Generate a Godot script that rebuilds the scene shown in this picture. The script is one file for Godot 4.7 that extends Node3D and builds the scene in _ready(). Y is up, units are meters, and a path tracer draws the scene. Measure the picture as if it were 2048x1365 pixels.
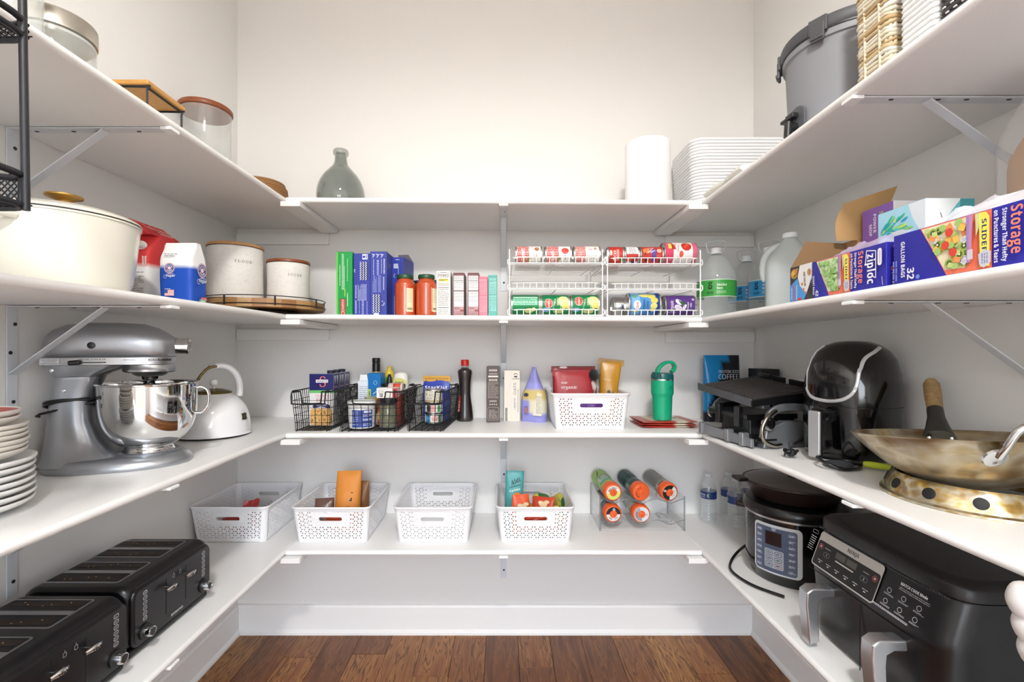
extends Node3D

# ---------- shape collector: triangles of ONE part ----------
class B:
	var p := PackedVector3Array()
	var n := PackedVector3Array()
	var c := PackedColorArray()
	var uv := PackedVector2Array()
	var col := Color.WHITE
	var x := Transform3D.IDENTITY

	func tri(a: Vector3, b: Vector3, d: Vector3, na: Vector3, nb: Vector3, nd: Vector3, ua := Vector2.ZERO, ub := Vector2.ZERO, ud := Vector2.ZERO) -> void:
		a = x * a; b = x * b; d = x * d
		na = (x.basis * na).normalized(); nb = (x.basis * nb).normalized(); nd = (x.basis * nd).normalized()
		if (b - a).cross(d - a).dot(na + nb + nd) > 0.0:
			p.append(a); p.append(d); p.append(b); n.append(na); n.append(nd); n.append(nb); uv.append(ua); uv.append(ud); uv.append(ub)
		else:
			p.append(a); p.append(b); p.append(d); n.append(na); n.append(nb); n.append(nd); uv.append(ua); uv.append(ub); uv.append(ud)
		c.append(col); c.append(col); c.append(col)

	func quad(a: Vector3, b: Vector3, d: Vector3, e: Vector3) -> B:   # counter-clockwise seen from outside
		var m := (b - a).cross(e - a)
		if m.length_squared() < 1e-16:
			m = (d - b).cross(e - b)
		m = m.normalized()
		var w := (b - a).length(); var h := (e - a).length()
		tri(a, b, d, m, m, m, Vector2(0, 0), Vector2(w, 0), Vector2(w, h))
		tri(a, d, e, m, m, m, Vector2(0, 0), Vector2(w, h), Vector2(0, h))
		return self

	func face(a: Vector3, b: Vector3, d: Vector3) -> void:
		var m := (b - a).cross(d - a).normalized()
		tri(a, b, d, m, m, m)

	func box(o: Vector3, s: Vector3, r := 0.0, seg := 1) -> B:   # centre, size, edge radius
		var h := s / 2.0
		if r <= 0.0:
			seg = 0
		r = minf(r, minf(h.x, minf(h.y, h.z)) * 0.98)
		for ax in 3:
			var ua := (ax + 1) % 3; var va := (ax + 2) % 3
			var lu := []; var lv := []
			for k in (seg + 1 if seg else 1):
				var q := (1.0 - float(k) / seg) if seg else 0.0
				lu.append(-h[ua] + r * (1.0 - q)); lv.append(-h[va] + r * (1.0 - q))
			for k in (seg + 1 if seg else 1):
				var q := float(k) / seg if seg else 0.0
				lu.append(h[ua] - r * (1.0 - q)); lv.append(h[va] - r * (1.0 - q))
			for sg in [-1.0, 1.0]:
				for i in lu.size() - 1:
					for j in lv.size() - 1:
						var ps := []; var ns := []; var us := []
						for e in [[i, j], [i + 1, j], [i + 1, j + 1], [i, j + 1]]:
							var q := Vector3.ZERO
							q[ax] = sg * h[ax]; q[ua] = lu[e[0]]; q[va] = lv[e[1]]
							var nn := Vector3.ZERO
							nn[ax] = sg
							if seg:
								var inn := q.clamp(-(h - Vector3(r, r, r)), h - Vector3(r, r, r))
								nn = (q - inn).normalized()
								q = inn + nn * r
							ps.append(o + q); ns.append(nn); us.append(Vector2(q[ua], q[va]))
						tri(ps[0], ps[1], ps[2], ns[0], ns[1], ns[2], us[0], us[1], us[2])
						tri(ps[0], ps[2], ps[3], ns[0], ns[2], ns[3], us[0], us[2], us[3])
		return self

	func lathe(pr: Array, seg := 32, crease := 40.0, a0 := 0.0, a1 := TAU) -> B:   # profile of Vector2(radius, height), outside going up
		var k := pr.size()
		var sn := []
		var ln := [0.0]
		for i in k - 1:
			var d: Vector2 = pr[i + 1] - pr[i]
			sn.append(Vector2(d.y, -d.x).normalized())
			ln.append(ln[i] + d.length())
		var cc := cos(deg_to_rad(crease))
		for i in k - 1:
			var n0: Vector2 = sn[i]; var n1: Vector2 = sn[i]
			if i > 0 and sn[i].dot(sn[i - 1]) > cc: n0 = (sn[i] + sn[i - 1]).normalized()
			if i < k - 2 and sn[i].dot(sn[i + 1]) > cc: n1 = (sn[i] + sn[i + 1]).normalized()
			for j in seg:
				var t0 := lerpf(a0, a1, float(j) / seg); var t1 := lerpf(a0, a1, float(j + 1) / seg)
				var d0 := Vector3(sin(t0), 0, cos(t0)); var d1 := Vector3(sin(t1), 0, cos(t1))
				var A: Vector3 = d0 * pr[i].x + Vector3.UP * pr[i].y; var Bq: Vector3 = d1 * pr[i].x + Vector3.UP * pr[i].y
				var C: Vector3 = d1 * pr[i + 1].x + Vector3.UP * pr[i + 1].y; var D: Vector3 = d0 * pr[i + 1].x + Vector3.UP * pr[i + 1].y
				var na := d0 * n0.x + Vector3.UP * n0.y; var nb := d1 * n0.x + Vector3.UP * n0.y
				var nc := d1 * n1.x + Vector3.UP * n1.y; var nd := d0 * n1.x + Vector3.UP * n1.y
				var u0 := float(j) / seg; var u1 := float(j + 1) / seg
				if pr[i].x > 1e-6: tri(A, Bq, C, na, nb, nc, Vector2(u0, ln[i]), Vector2(u1, ln[i]), Vector2(u1, ln[i + 1]))
				if pr[i + 1].x > 1e-6: tri(A, C, D, na, nc, nd, Vector2(u0, ln[i]), Vector2(u1, ln[i + 1]), Vector2(u0, ln[i + 1]))
		return self

	func tube(pts: Array, r: Variant, sides := 8, closed := false) -> B:
		var k := pts.size()
		var rings := []
		var up := Vector3.ZERO
		for i in k:
			var t: Vector3
			if closed: t = (pts[(i + 1) % k] - pts[(i + k - 1) % k])
			elif i == 0: t = pts[1] - pts[0]
			elif i == k - 1: t = pts[k - 1] - pts[k - 2]
			else: t = (pts[i + 1] - pts[i]).normalized() + (pts[i] - pts[i - 1]).normalized()
			t = t.normalized()
			if up == Vector3.ZERO:
				up = t.cross(Vector3.UP if absf(t.y) < 0.9 else Vector3.RIGHT).normalized()
			up = (up - t * up.dot(t)).normalized()
			var si := t.cross(up)
			var ri: float = r[i] if r is Array else r
			var ring := []
			for j in sides:
				var a := TAU * j / sides
				ring.append([pts[i] + (up * cos(a) + si * sin(a)) * ri, up * cos(a) + si * sin(a)])
			rings.append(ring)
		for i in (k if closed else k - 1):
			var r0: Array = rings[i]; var r1: Array = rings[(i + 1) % k]
			for j in sides:
				var m := (j + 1) % sides
				tri(r0[j][0], r0[m][0], r1[m][0], r0[j][1], r0[m][1], r1[m][1])
				tri(r0[j][0], r1[m][0], r1[j][0], r0[j][1], r1[m][1], r1[j][1])
		if not closed:
			for e in [0, k - 1]:
				var nn: Vector3 = (pts[0] - pts[1]).normalized() if e == 0 else (pts[k - 1] - pts[k - 2]).normalized()
				for j in sides:
					tri(pts[e], rings[e][j][0], rings[e][(j + 1) % sides][0], nn, nn, nn)
		return self

	func ext(poly: PackedVector2Array, z0: float, z1: float, bev := 0.0, crease := 40.0) -> B:   # prism of an outline in x, y
		var k := poly.size()
		var area := 0.0
		for i in k: area += poly[i].cross(poly[(i + 1) % k])
		if area < 0.0:
			poly.reverse()
		var en := []
		for i in k:
			var d := (poly[(i + 1) % k] - poly[i])
			en.append(Vector2(d.y, -d.x).normalized())
		var vn := []
		for i in k: vn.append((en[i] + en[(i + k - 1) % k]).normalized())
		var inner := PackedVector2Array()
		for i in k:
			var cs: float = maxf(0.4, vn[i].dot(en[i]))
			inner.append(poly[i] - vn[i] * bev / cs)
		var cc := cos(deg_to_rad(crease))
		for i in k:
			var j := (i + 1) % k
			var n0: Vector2 = vn[i] if en[i].dot(en[(i + k - 1) % k]) > cc else en[i]
			var n1: Vector2 = vn[j] if en[i].dot(en[j]) > cc else en[i]
			var a := Vector3(n0.x, n0.y, 0); var d := Vector3(n1.x, n1.y, 0)
			var lo := Vector3(poly[i].x, poly[i].y, z0 + bev); var lo2 := Vector3(poly[j].x, poly[j].y, z0 + bev)
			var hi := Vector3(poly[i].x, poly[i].y, z1 - bev); var hi2 := Vector3(poly[j].x, poly[j].y, z1 - bev)
			tri(lo, lo2, hi2, a, d, d); tri(lo, hi2, hi, a, d, a)
			if bev > 0.0:
				var f := Vector3(0, 0, 1)
				var q := Vector3(inner[i].x, inner[i].y, z1); var q2 := Vector3(inner[j].x, inner[j].y, z1)
				tri(hi, hi2, q2, a + f * .4, d + f * .4, d * .4 + f); tri(hi, q2, q, a + f * .4, d * .4 + f, a * .4 + f)
				q.z = z0; q2.z = z0
				tri(lo, lo2, q2, a - f * .4, d - f * .4, d * .4 - f); tri(lo, q2, q, a - f * .4, d * .4 - f, a * .4 - f)
		var ix := Geometry2D.triangulate_polygon(inner)
		for i in range(0, ix.size(), 3):
			var A := inner[ix[i]]; var Bq := inner[ix[i + 1]]; var C := inner[ix[i + 2]]
			var f := Vector3(0, 0, 1)
			tri(Vector3(A.x, A.y, z1), Vector3(Bq.x, Bq.y, z1), Vector3(C.x, C.y, z1), f, f, f, A, Bq, C)
			tri(Vector3(A.x, A.y, z0), Vector3(Bq.x, Bq.y, z0), Vector3(C.x, C.y, z0), -f, -f, -f, A, Bq, C)
		return self

	func loft(rings: Array, closed := true, cap0 := false, cap1 := false, flip := false) -> B:   # rings of equally many points, smooth
		var k := rings.size(); var m: int = rings[0].size()
		var nn := []
		for i in k:
			var row := []
			row.resize(m); row.fill(Vector3.ZERO)
			nn.append(row)
		var vol := 0.0
		var mj := m if closed else m - 1
		for i in k - 1:
			for j in mj:
				var j2 := (j + 1) % m
				var a: Vector3 = rings[i][j]; var b: Vector3 = rings[i][j2]; var d: Vector3 = rings[i + 1][j2]; var e: Vector3 = rings[i + 1][j]
				var f := (d - a).cross(e - b)
				vol += f.dot(a + b + d + e - (rings[0][0] + rings[k - 1][m / 2]) * 2.0)
				nn[i][j] += f; nn[i][j2] += f; nn[i + 1][j2] += f; nn[i + 1][j] += f
		var sg := 1.0 if vol > 0.0 else -1.0
		if flip: sg = -sg
		for i in k - 1:
			for j in mj:
				var j2 := (j + 1) % m
				var a: Vector3 = rings[i][j]; var b: Vector3 = rings[i][j2]; var d: Vector3 = rings[i + 1][j2]; var e: Vector3 = rings[i + 1][j]
				var u0 := Vector2(float(j) / m, float(i) / (k - 1)); var u1 := Vector2(float(j + 1) / m, float(i) / (k - 1)); var u2 := Vector2(float(j + 1) / m, float(i + 1) / (k - 1)); var u3 := Vector2(float(j) / m, float(i + 1) / (k - 1))
				if a.distance_squared_to(b) > 1e-14: tri(a, b, d, nn[i][j] * sg, nn[i][j2] * sg, nn[i + 1][j2] * sg, u0, u1, u2)
				if d.distance_squared_to(e) > 1e-14: tri(a, d, e, nn[i][j] * sg, nn[i + 1][j2] * sg, nn[i + 1][j] * sg, u0, u2, u3)
		for w in 2:
			if (cap0 if w == 0 else cap1):
				var rg: Array = rings[0] if w == 0 else rings[k - 1]
				var other: Array = rings[1] if w == 0 else rings[k - 2]
				var o := Vector3.ZERO; var o2 := Vector3.ZERO
				for q in rg: o += q / m
				for q in other: o2 += q / m
				var f := Vector3.ZERO
				for j in m: f += (rg[j] - o).cross(rg[(j + 1) % m] - o)
				if f.dot(o - o2) < 0.0: f = -f
				f = f.normalized()
				for j in m: tri(o, rg[j], rg[(j + 1) % m], f, f, f)
		return self

	func mesh() -> ArrayMesh:
		var a := []
		a.resize(Mesh.ARRAY_MAX)
		a[Mesh.ARRAY_VERTEX] = p; a[Mesh.ARRAY_NORMAL] = n; a[Mesh.ARRAY_COLOR] = c; a[Mesh.ARRAY_TEX_UV] = uv
		var m := ArrayMesh.new()
		m.add_surface_from_arrays(Mesh.PRIMITIVE_TRIANGLES, a)
		return m

# ---------- flat print on packaging: coloured 2D shapes laid on a surface ----------
class Pr:
	static var gl := {}
	static var fonts := {}
	var b := B.new()
	var f: Callable
	var step := 0.0
	var lift := 0.00025
	var nrm := Vector3.ZERO
	var rng := RandomNumberGenerator.new()

	func _init(map: Callable, st := 0.0) -> void:
		f = map; step = st
		rng.seed = 7
		if step == 0.0: nrm = (f.call(1.0, 0.0, 0.0) - f.call(0.0, 0.0, 0.0)).cross(f.call(0.0, 1.0, 0.0) - f.call(0.0, 0.0, 0.0)).normalized()

	func nat(q: Vector2) -> Vector3:
		if step == 0.0: return nrm
		return (f.call(q.x + .0005, q.y, 0.0) - f.call(q.x - .0005, q.y, 0.0)).cross(f.call(q.x, q.y + .0005, 0.0) - f.call(q.x, q.y - .0005, 0.0)).normalized()

	func put(a: Vector2, d: Vector2, e: Vector2) -> void:
		if step > 0.0:
			var la := a.distance_to(d); var lb := d.distance_to(e); var lc := e.distance_to(a)
			var mx := maxf(la, maxf(lb, lc))
			if mx > step:
				if la == mx:
					var m := (a + d) / 2.0
					put(a, m, e); put(m, d, e)
				elif lb == mx:
					var m := (d + e) / 2.0
					put(a, d, m); put(a, m, e)
				else:
					var m := (e + a) / 2.0
					put(a, d, m); put(m, d, e)
				return
		b.tri(f.call(a.x, a.y, lift), f.call(d.x, d.y, lift), f.call(e.x, e.y, lift), nat(a), nat(d), nat(e), a, d, e)

	func poly(pts: PackedVector2Array, col: String) -> Pr:
		b.col = Color(col).srgb_to_linear()
		var ix := Geometry2D.triangulate_polygon(pts)
		for i in range(0, ix.size(), 3): put(pts[ix[i]], pts[ix[i + 1]], pts[ix[i + 2]])
		lift += 0.00004
		return self

	func rect(x: float, y: float, w: float, h: float, col: String, ang := 0.0) -> Pr:   # centre
		var q := PackedVector2Array()
		for e in [Vector2(-w, -h), Vector2(w, -h), Vector2(w, h), Vector2(-w, h)]: q.append(Vector2(x, y) + (e / 2.0).rotated(ang))
		return poly(q, col)

	func rrect(x: float, y: float, w: float, h: float, r: float, col: String, ang := 0.0) -> Pr:
		var q := PackedVector2Array()
		for k in 4:
			var cx: float = (w / 2.0 - r) * [1, -1, -1, 1][k]; var cy: float = (h / 2.0 - r) * [1, 1, -1, -1][k]
			for s in 5:
				q.append(Vector2(x, y) + (Vector2(cx, cy) + Vector2(r, 0).rotated((k + s / 4.0) * PI / 2.0)).rotated(ang))
		return poly(q, col)

	func circ(x: float, y: float, r: float, col: String, ry := 0.0, seg := 18, ang := 0.0) -> Pr:
		var q := PackedVector2Array()
		for s in seg: q.append(Vector2(x, y) + Vector2(cos(TAU * s / seg) * r, sin(TAU * s / seg) * (ry if ry > 0.0 else r)).rotated(ang))
		return poly(q, col)

	func line(pts: Array, w: float, col: String) -> Pr:
		b.col = Color(col).srgb_to_linear()
		for i in pts.size() - 1:
			var d: Vector2 = (pts[i + 1] - pts[i]).normalized()
			var s := Vector2(-d.y, d.x) * w / 2.0
			var e := d * w * .2
			put(pts[i] - e + s, pts[i] - e - s, pts[i + 1] + e - s); put(pts[i] - e + s, pts[i + 1] + e - s, pts[i + 1] + e + s)
		lift += 0.00004
		return self

	func ring(x: float, y: float, r: float, w: float, col: String, a0 := 0.0, a1 := TAU) -> Pr:
		var q := []
		for s in 25: q.append(Vector2(x, y) + Vector2(cos(lerpf(a0, a1, s / 24.0)), sin(lerpf(a0, a1, s / 24.0))) * r)
		return line(q, w, col)

	func box_line(x: float, y: float, w: float, h: float, t: float, col: String, r := 0.0) -> Pr:
		var q := []
		if r > 0.0:
			for k in 4:
				var cx: float = (w / 2.0 - r) * [1, -1, -1, 1][k]; var cy: float = (h / 2.0 - r) * [1, 1, -1, -1][k]
				for s in 5: q.append(Vector2(x + cx, y + cy) + Vector2(r, 0).rotated((k + s / 4.0) * PI / 2.0))
		else:
			for e in [Vector2(-w, -h), Vector2(w, -h), Vector2(w, h), Vector2(-w, h)]: q.append(Vector2(x, y) + e / 2.0)
		q.append(q[0])
		return line(q, t, col)

	func glyphs(s: String, fk: String) -> Array:   # [triangles, size] with capitals about 1 high
		var key := fk + s
		if gl.has(key): return gl[key]
		if not fonts.has(fk):
			var sf := SystemFont.new()
			sf.font_names = PackedStringArray([{"b": "Droid Sans", "r": "Droid Sans", "s": "Droid Serif", "sb": "Droid Serif", "m": "Droid Sans Mono"}[fk]])
			sf.font_weight = 700 if fk in ["b", "sb"] else 400
			fonts[fk] = sf
		var m := TextMesh.new()
		m.text = s; m.font = fonts[fk]; m.font_size = 32; m.pixel_size = 1.0; m.depth = 0.0; m.curve_step = 5.0
		var a := m.get_mesh_arrays()
		var vs: PackedVector3Array = a[Mesh.ARRAY_VERTEX]
		var ix: PackedInt32Array = a[Mesh.ARRAY_INDEX] if a[Mesh.ARRAY_INDEX] != null else PackedInt32Array()
		if ix.is_empty(): ix = PackedInt32Array(range(vs.size()))
		var lo := Vector2(1e9, 1e9); var hi := -lo
		var tr := PackedVector2Array()
		for i in ix:
			var q := Vector2(vs[i].x, vs[i].y)
			tr.append(q); lo = lo.min(q); hi = hi.max(q)
		var k := 1.0 / (32.0 * 0.714)
		for i in tr.size(): tr[i] = (tr[i] - (lo + hi) / 2.0) * k
		gl[key] = [tr, (hi - lo) * k]
		return gl[key]

	func text(s: String, x: float, y: float, h: float, col: String, ang := 0.0, fk := "b", w := 0.0, slant := 0.0) -> Pr:   # centre; h = height of a capital; w = total width to fit
		var g := glyphs(s, fk)
		var sx: float = w / g[1].x if w > 0.0 else h
		b.col = Color(col).srgb_to_linear()
		var tr: PackedVector2Array = g[0]
		var q := PackedVector2Array()
		for e in tr: q.append(Vector2(x, y) + Vector2(e.x * sx + e.y * h * slant, e.y * h).rotated(ang))
		for i in range(0, q.size(), 3): put(q[i], q[i + 1], q[i + 2])
		lift += 0.00004
		return self

	func arc_text(s: String, x: float, y: float, r: float, mid: float, h: float, col: String, inward := false, gap := 0.95) -> Pr:
		var tot := s.length() * h * gap
		for i in s.length():
			var t := (i + 0.5) * h * gap - tot / 2.0
			var a := mid - t / r if not inward else mid + t / r
			text(s[i], x + cos(a) * r, y + sin(a) * r, h, col, a - PI / 2.0 if not inward else a + PI / 2.0)
			lift -= 0.00004
		lift += 0.00004
		return self

	func rows(x: float, y: float, w: float, h: float, k: int, col: String, ang := 0.0, fill := 0.5) -> Pr:   # small print too fine to read: rows of word-long dashes
		b.col = Color(col).srgb_to_linear()
		for i in k:
			var yy := h / 2.0 - (i + 0.5) * h / k
			var xx := -w / 2.0
			var end := w / 2.0 * (1.0 if rng.randf() < .75 else rng.randf_range(.3, .9))
			while xx < end:
				var l := minf(rng.randf_range(.6, 2.6) * h / k, end - xx)
				var t := h / k * fill / 2.0
				var q := [Vector2(xx, yy - t), Vector2(xx + l, yy - t), Vector2(xx + l, yy + t), Vector2(xx, yy + t)]
				for e in 4: q[e] = Vector2(x, y) + q[e].rotated(ang)
				put(q[0], q[1], q[2]); put(q[0], q[2], q[3])
				xx += l + h / k * .35
		lift += 0.00004
		return self

# ---------- scene helpers ----------
var mats := {}
var taken := {}

func v(x: float, y: float, z: float) -> Vector3: return Vector3(x, y, z)
func pv(a: Array) -> PackedVector2Array:
	var q := PackedVector2Array()
	for i in range(0, a.size(), 2): q.append(Vector2(a[i], a[i + 1]))
	return q
func vs(a: Array) -> Array:   # profile list
	var q := []
	for i in range(0, a.size(), 2): q.append(Vector2(a[i], a[i + 1]))
	return q
func v3(a: Array) -> Array:
	var q := []
	for i in range(0, a.size(), 3): q.append(Vector3(a[i], a[i + 1], a[i + 2]))
	return q
func smooth(pts: Array, per := 6, closed := false) -> Array:   # Catmull-Rom through points
	var q := []
	var k := pts.size()
	for i in (k if closed else k - 1):
		var a: Variant = pts[(i - 1 + k) % k] if closed or i > 0 else pts[0]
		var b: Variant = pts[i]; var c: Variant = pts[(i + 1) % k]
		var d: Variant = pts[(i + 2) % k] if closed or i + 2 < k else pts[k - 1]
		for s in per: q.append(b.cubic_interpolate(c, a, d, float(s) / per))
	if not closed: q.append(pts[k - 1])
	return q
func rr(w: float, h: float, r: float, s := 5, o := Vector2.ZERO) -> PackedVector2Array:
	var q := PackedVector2Array()
	for k in 4:
		var cx: float = (w / 2.0 - r) * [1, -1, -1, 1][k]; var cy: float = (h / 2.0 - r) * [1, 1, -1, -1][k]
		for i in s: q.append(o + Vector2(cx, cy) + Vector2(r, 0).rotated((k + float(i) / (s - 1)) * PI / 2.0))
	return q
func ring_at(o: Vector3, ux: Vector3, uy: Vector3, a: float, b: float, e := 2.0, m := 24) -> Array:   # superellipse ring
	var q := []
	for i in m:
		var t := TAU * i / m
		var c := cos(t); var s := sin(t)
		q.append(o + ux * a * signf(c) * pow(absf(c), 2.0 / e) + uy * b * signf(s) * pow(absf(s), 2.0 / e))
	return q
func arc(o: Vector3, ux: Vector3, uy: Vector3, r: float, a0: float, a1: float, k := 12) -> Array:
	var q := []
	for i in k + 1:
		var t := deg_to_rad(lerpf(a0, a1, float(i) / k))
		q.append(o + ux * r * cos(t) + uy * r * sin(t))
	return q
func pl(o: Vector3, x: Vector3, y: Vector3) -> Callable:   # a plane to print on
	var nn := x.cross(y).normalized()
	return func(a: float, b: float, l: float) -> Vector3: return o + x * a + y * b + nn * l
func cy(r: float, y0 := 0.0, turn := 0.0) -> Callable:   # the side of an upright cylinder, x measured along its girth from local +z
	return func(a: float, b: float, l: float) -> Vector3: return Vector3(sin(a / r + turn) * (r + l), y0 + b, cos(a / r + turn) * (r + l))

func mt(col: String, rough := 0.5, metal := 0.0, o := {}) -> StandardMaterial3D:
	var key := col + str(rough) + "/" + str(metal) + str(o)
	if mats.has(key): return mats[key]
	var m := StandardMaterial3D.new()
	m.albedo_color = Color(col); m.roughness = rough; m.metallic = metal
	for k in o: m.set(k, o[k])
	mats[key] = m
	return m
func ink(rough := 0.45) -> StandardMaterial3D:   # printed colours come with the shapes
	return mt("ffffff", rough, 0.0, {"vertex_color_use_as_albedo": true})
func glass(col: String, a := 0.08, rough := 0.02) -> StandardMaterial3D:
	var k := "gl" + col + str(a) + str(rough)
	if not mats.has(k):
		var m := StandardMaterial3D.new()
		var c := Color(col); c.a = a
		m.albedo_color = c; m.roughness = rough; m.transparency = BaseMaterial3D.TRANSPARENCY_ALPHA
		mats[k] = m
	return mats[k]
func noise_mat(name_: String, freq: float, ramp: Array, sc: Vector3, rough: float, seed_: int, tri := false, o := {}, oct := 4) -> StandardMaterial3D:
	if mats.has(name_): return mats[name_]
	var fn := FastNoiseLite.new()
	fn.seed = seed_; fn.frequency = freq; fn.fractal_octaves = oct
	var g := Gradient.new()
	g.offsets = PackedFloat32Array(); g.colors = PackedColorArray()
	var of := PackedFloat32Array(); var cs := PackedColorArray()
	for i in range(0, ramp.size(), 2): of.append(ramp[i]); cs.append(Color(ramp[i + 1]))
	g.offsets = of; g.colors = cs
	var t := NoiseTexture2D.new()
	t.width = 512; t.height = 512; t.seamless = true; t.noise = fn; t.color_ramp = g
	var m := StandardMaterial3D.new()
	m.albedo_texture = t; m.roughness = rough; m.uv1_scale = sc; m.uv1_triplanar = tri
	for k in o: m.set(k, o[k])
	mats[name_] = m
	return m

func numbered(s: String) -> String:
	if not taken.has(s):
		taken[s] = 0
		return s
	taken[s] += 1
	return "%s_%03d" % [s, taken[s]]
func thing(called: String, label: String, cat: String, at := Vector3.ZERO, turn := 0.0, group := "") -> Node3D:
	var o := Node3D.new()
	o.name = numbered(called)
	add_child(o)
	o.position = at; o.rotation_degrees.y = turn
	o.set_meta("label", label); o.set_meta("category", cat)
	if group: o.set_meta("group", group)
	return o
func part(called: String, b: B, m: Material, parent: Node3D, stuff := false) -> MeshInstance3D:
	var o := MeshInstance3D.new()
	o.name = called
	o.mesh = b.mesh(); o.material_override = m
	if stuff: o.set_meta("kind", "stuff")
	parent.add_child(o, true)
	return o
func solo(called: String, label: String, cat: String, b: B, m: Material, at := Vector3.ZERO, turn := 0.0, group := "") -> MeshInstance3D:
	var o := MeshInstance3D.new()
	o.name = numbered(called)
	o.mesh = b.mesh(); o.material_override = m
	add_child(o)
	o.position = at; o.rotation_degrees.y = turn
	o.set_meta("label", label); o.set_meta("category", cat)
	if group: o.set_meta("group", group)
	return o
func struct(called: String, b: B, m: Material, label := "", cat := "") -> MeshInstance3D:
	var o := MeshInstance3D.new()
	o.name = called
	o.mesh = b.mesh(); o.material_override = m
	add_child(o)
	o.set_meta("kind", "structure")
	if label: o.set_meta("label", label); o.set_meta("category", cat)
	return o
func again(src: Node3D, at: Vector3, turn: float, label: String) -> Node3D:   # a copy with its parts
	var o: Node3D = src.duplicate()
	var nm := String(src.name)
	var rx := RegEx.create_from_string("_\\d{3}$")
	o.name = numbered(rx.sub(nm, ""))
	add_child(o)
	o.position = at; o.rotation_degrees.y = turn
	o.set_meta("label", label)
	return o
func carton(called: String, label: String, cat: String, at: Vector3, turn: float, s: Vector3, col: String, group := "", rough := 0.4, r := 0.0012) -> Node3D:   # a printed box, origin at its base
	var t := thing(called, label, cat, at, turn, group)
	part("box_body", B.new().box(v(0, s.y / 2, 0), s, r, 1), mt(col, rough), t)
	return t
func front(s: Vector3) -> Pr: return Pr.new(pl(v(0, s.y / 2, s.z / 2), Vector3.RIGHT, Vector3.UP))
func side(s: Vector3, sg := 1.0) -> Pr: return Pr.new(pl(v(sg * s.x / 2, s.y / 2, 0), Vector3.FORWARD * sg, Vector3.UP))
func print_on(q: Pr, t: Node3D, rough := 0.4, called := "printed_label") -> void:
	part(called, q.b, ink(rough), t)

# ---------- the scene ----------
const TOPS := [0.0, 1.835, 1.404, 0.970, 0.538]
const NAMES := ["", "topmost", "second highest", "third highest", "lowest"]

func lv(k: int, side_: String, z := -1.735, x := 0.0) -> float:   # height of a shelf top; the boards are a few millimetres out of level
	var d := 0.005 if k <= 2 else 0.0
	var e := -0.006 if k <= 2 else 0.0
	if side_ == "l": return TOPS[k] + d - 0.0055 * (1.735 + z)
	if side_ == "r": return TOPS[k] + e + 0.0055 * (1.735 + z)
	return TOPS[k] + lerpf(d, e, (x + 0.8) / 1.53)

func _ready() -> void:
	var cam := Camera3D.new()
	cam.name = "camera"
	cam.projection = Camera3D.PROJECTION_FRUSTUM
	cam.near = 0.05; cam.far = 40.0
	cam.size = 0.05 * 1365.0 / 945.0
	cam.frustum_offset = Vector2(18.0, 16.0) / 945.0 * 0.05
	add_child(cam)
	cam.position = v(0, 1.28, 0)
	cam.current = true
	var env := Environment.new()
	env.background_mode = Environment.BG_SKY
	var sky := Sky.new()
	var sm := ProceduralSkyMaterial.new()
	sm.sky_top_color = Color("cfe0f5"); sm.sky_horizon_color = Color("eef3f8"); sm.ground_bottom_color = Color("b8b2a8"); sm.ground_horizon_color = Color("e6e4df")
	sm.sky_energy_multiplier = 3.1; sm.ground_energy_multiplier = 1.8
	sky.sky_material = sm
	env.sky = sky
	env.tonemap_mode = Environment.TONE_MAPPER_LINEAR
	env.tonemap_exposure = 0.86
	env.sdfgi_enabled = true; env.ssao_enabled = true; env.ssil_enabled = true
	var we := WorldEnvironment.new()
	we.name = "world_environment"
	we.environment = env
	add_child(we)
	var lamp := SpotLight3D.new()   # the flush ceiling fitting, built in room()
	lamp.name = "ceiling_lamp_light"
	lamp.light_color = Color("fffdfa"); lamp.light_energy = 7.5; lamp.light_size = 0.13
	lamp.spot_angle = 88.0; lamp.spot_angle_attenuation = 0.3; lamp.spot_range = 8.0; lamp.spot_attenuation = 2.0
	lamp.shadow_enabled = true
	add_child(lamp)
	lamp.position = v(0.05, 2.955, 0.62); lamp.rotation_degrees.x = -90.0
	room()
	shelves()
	top_shelf()
	second_shelf_left()
	second_shelf_back()
	second_shelf_right()
	third_shelf_left()
	third_shelf_back()
	third_shelf_right()
	low_shelf()
	low_shelf_right()

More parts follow.
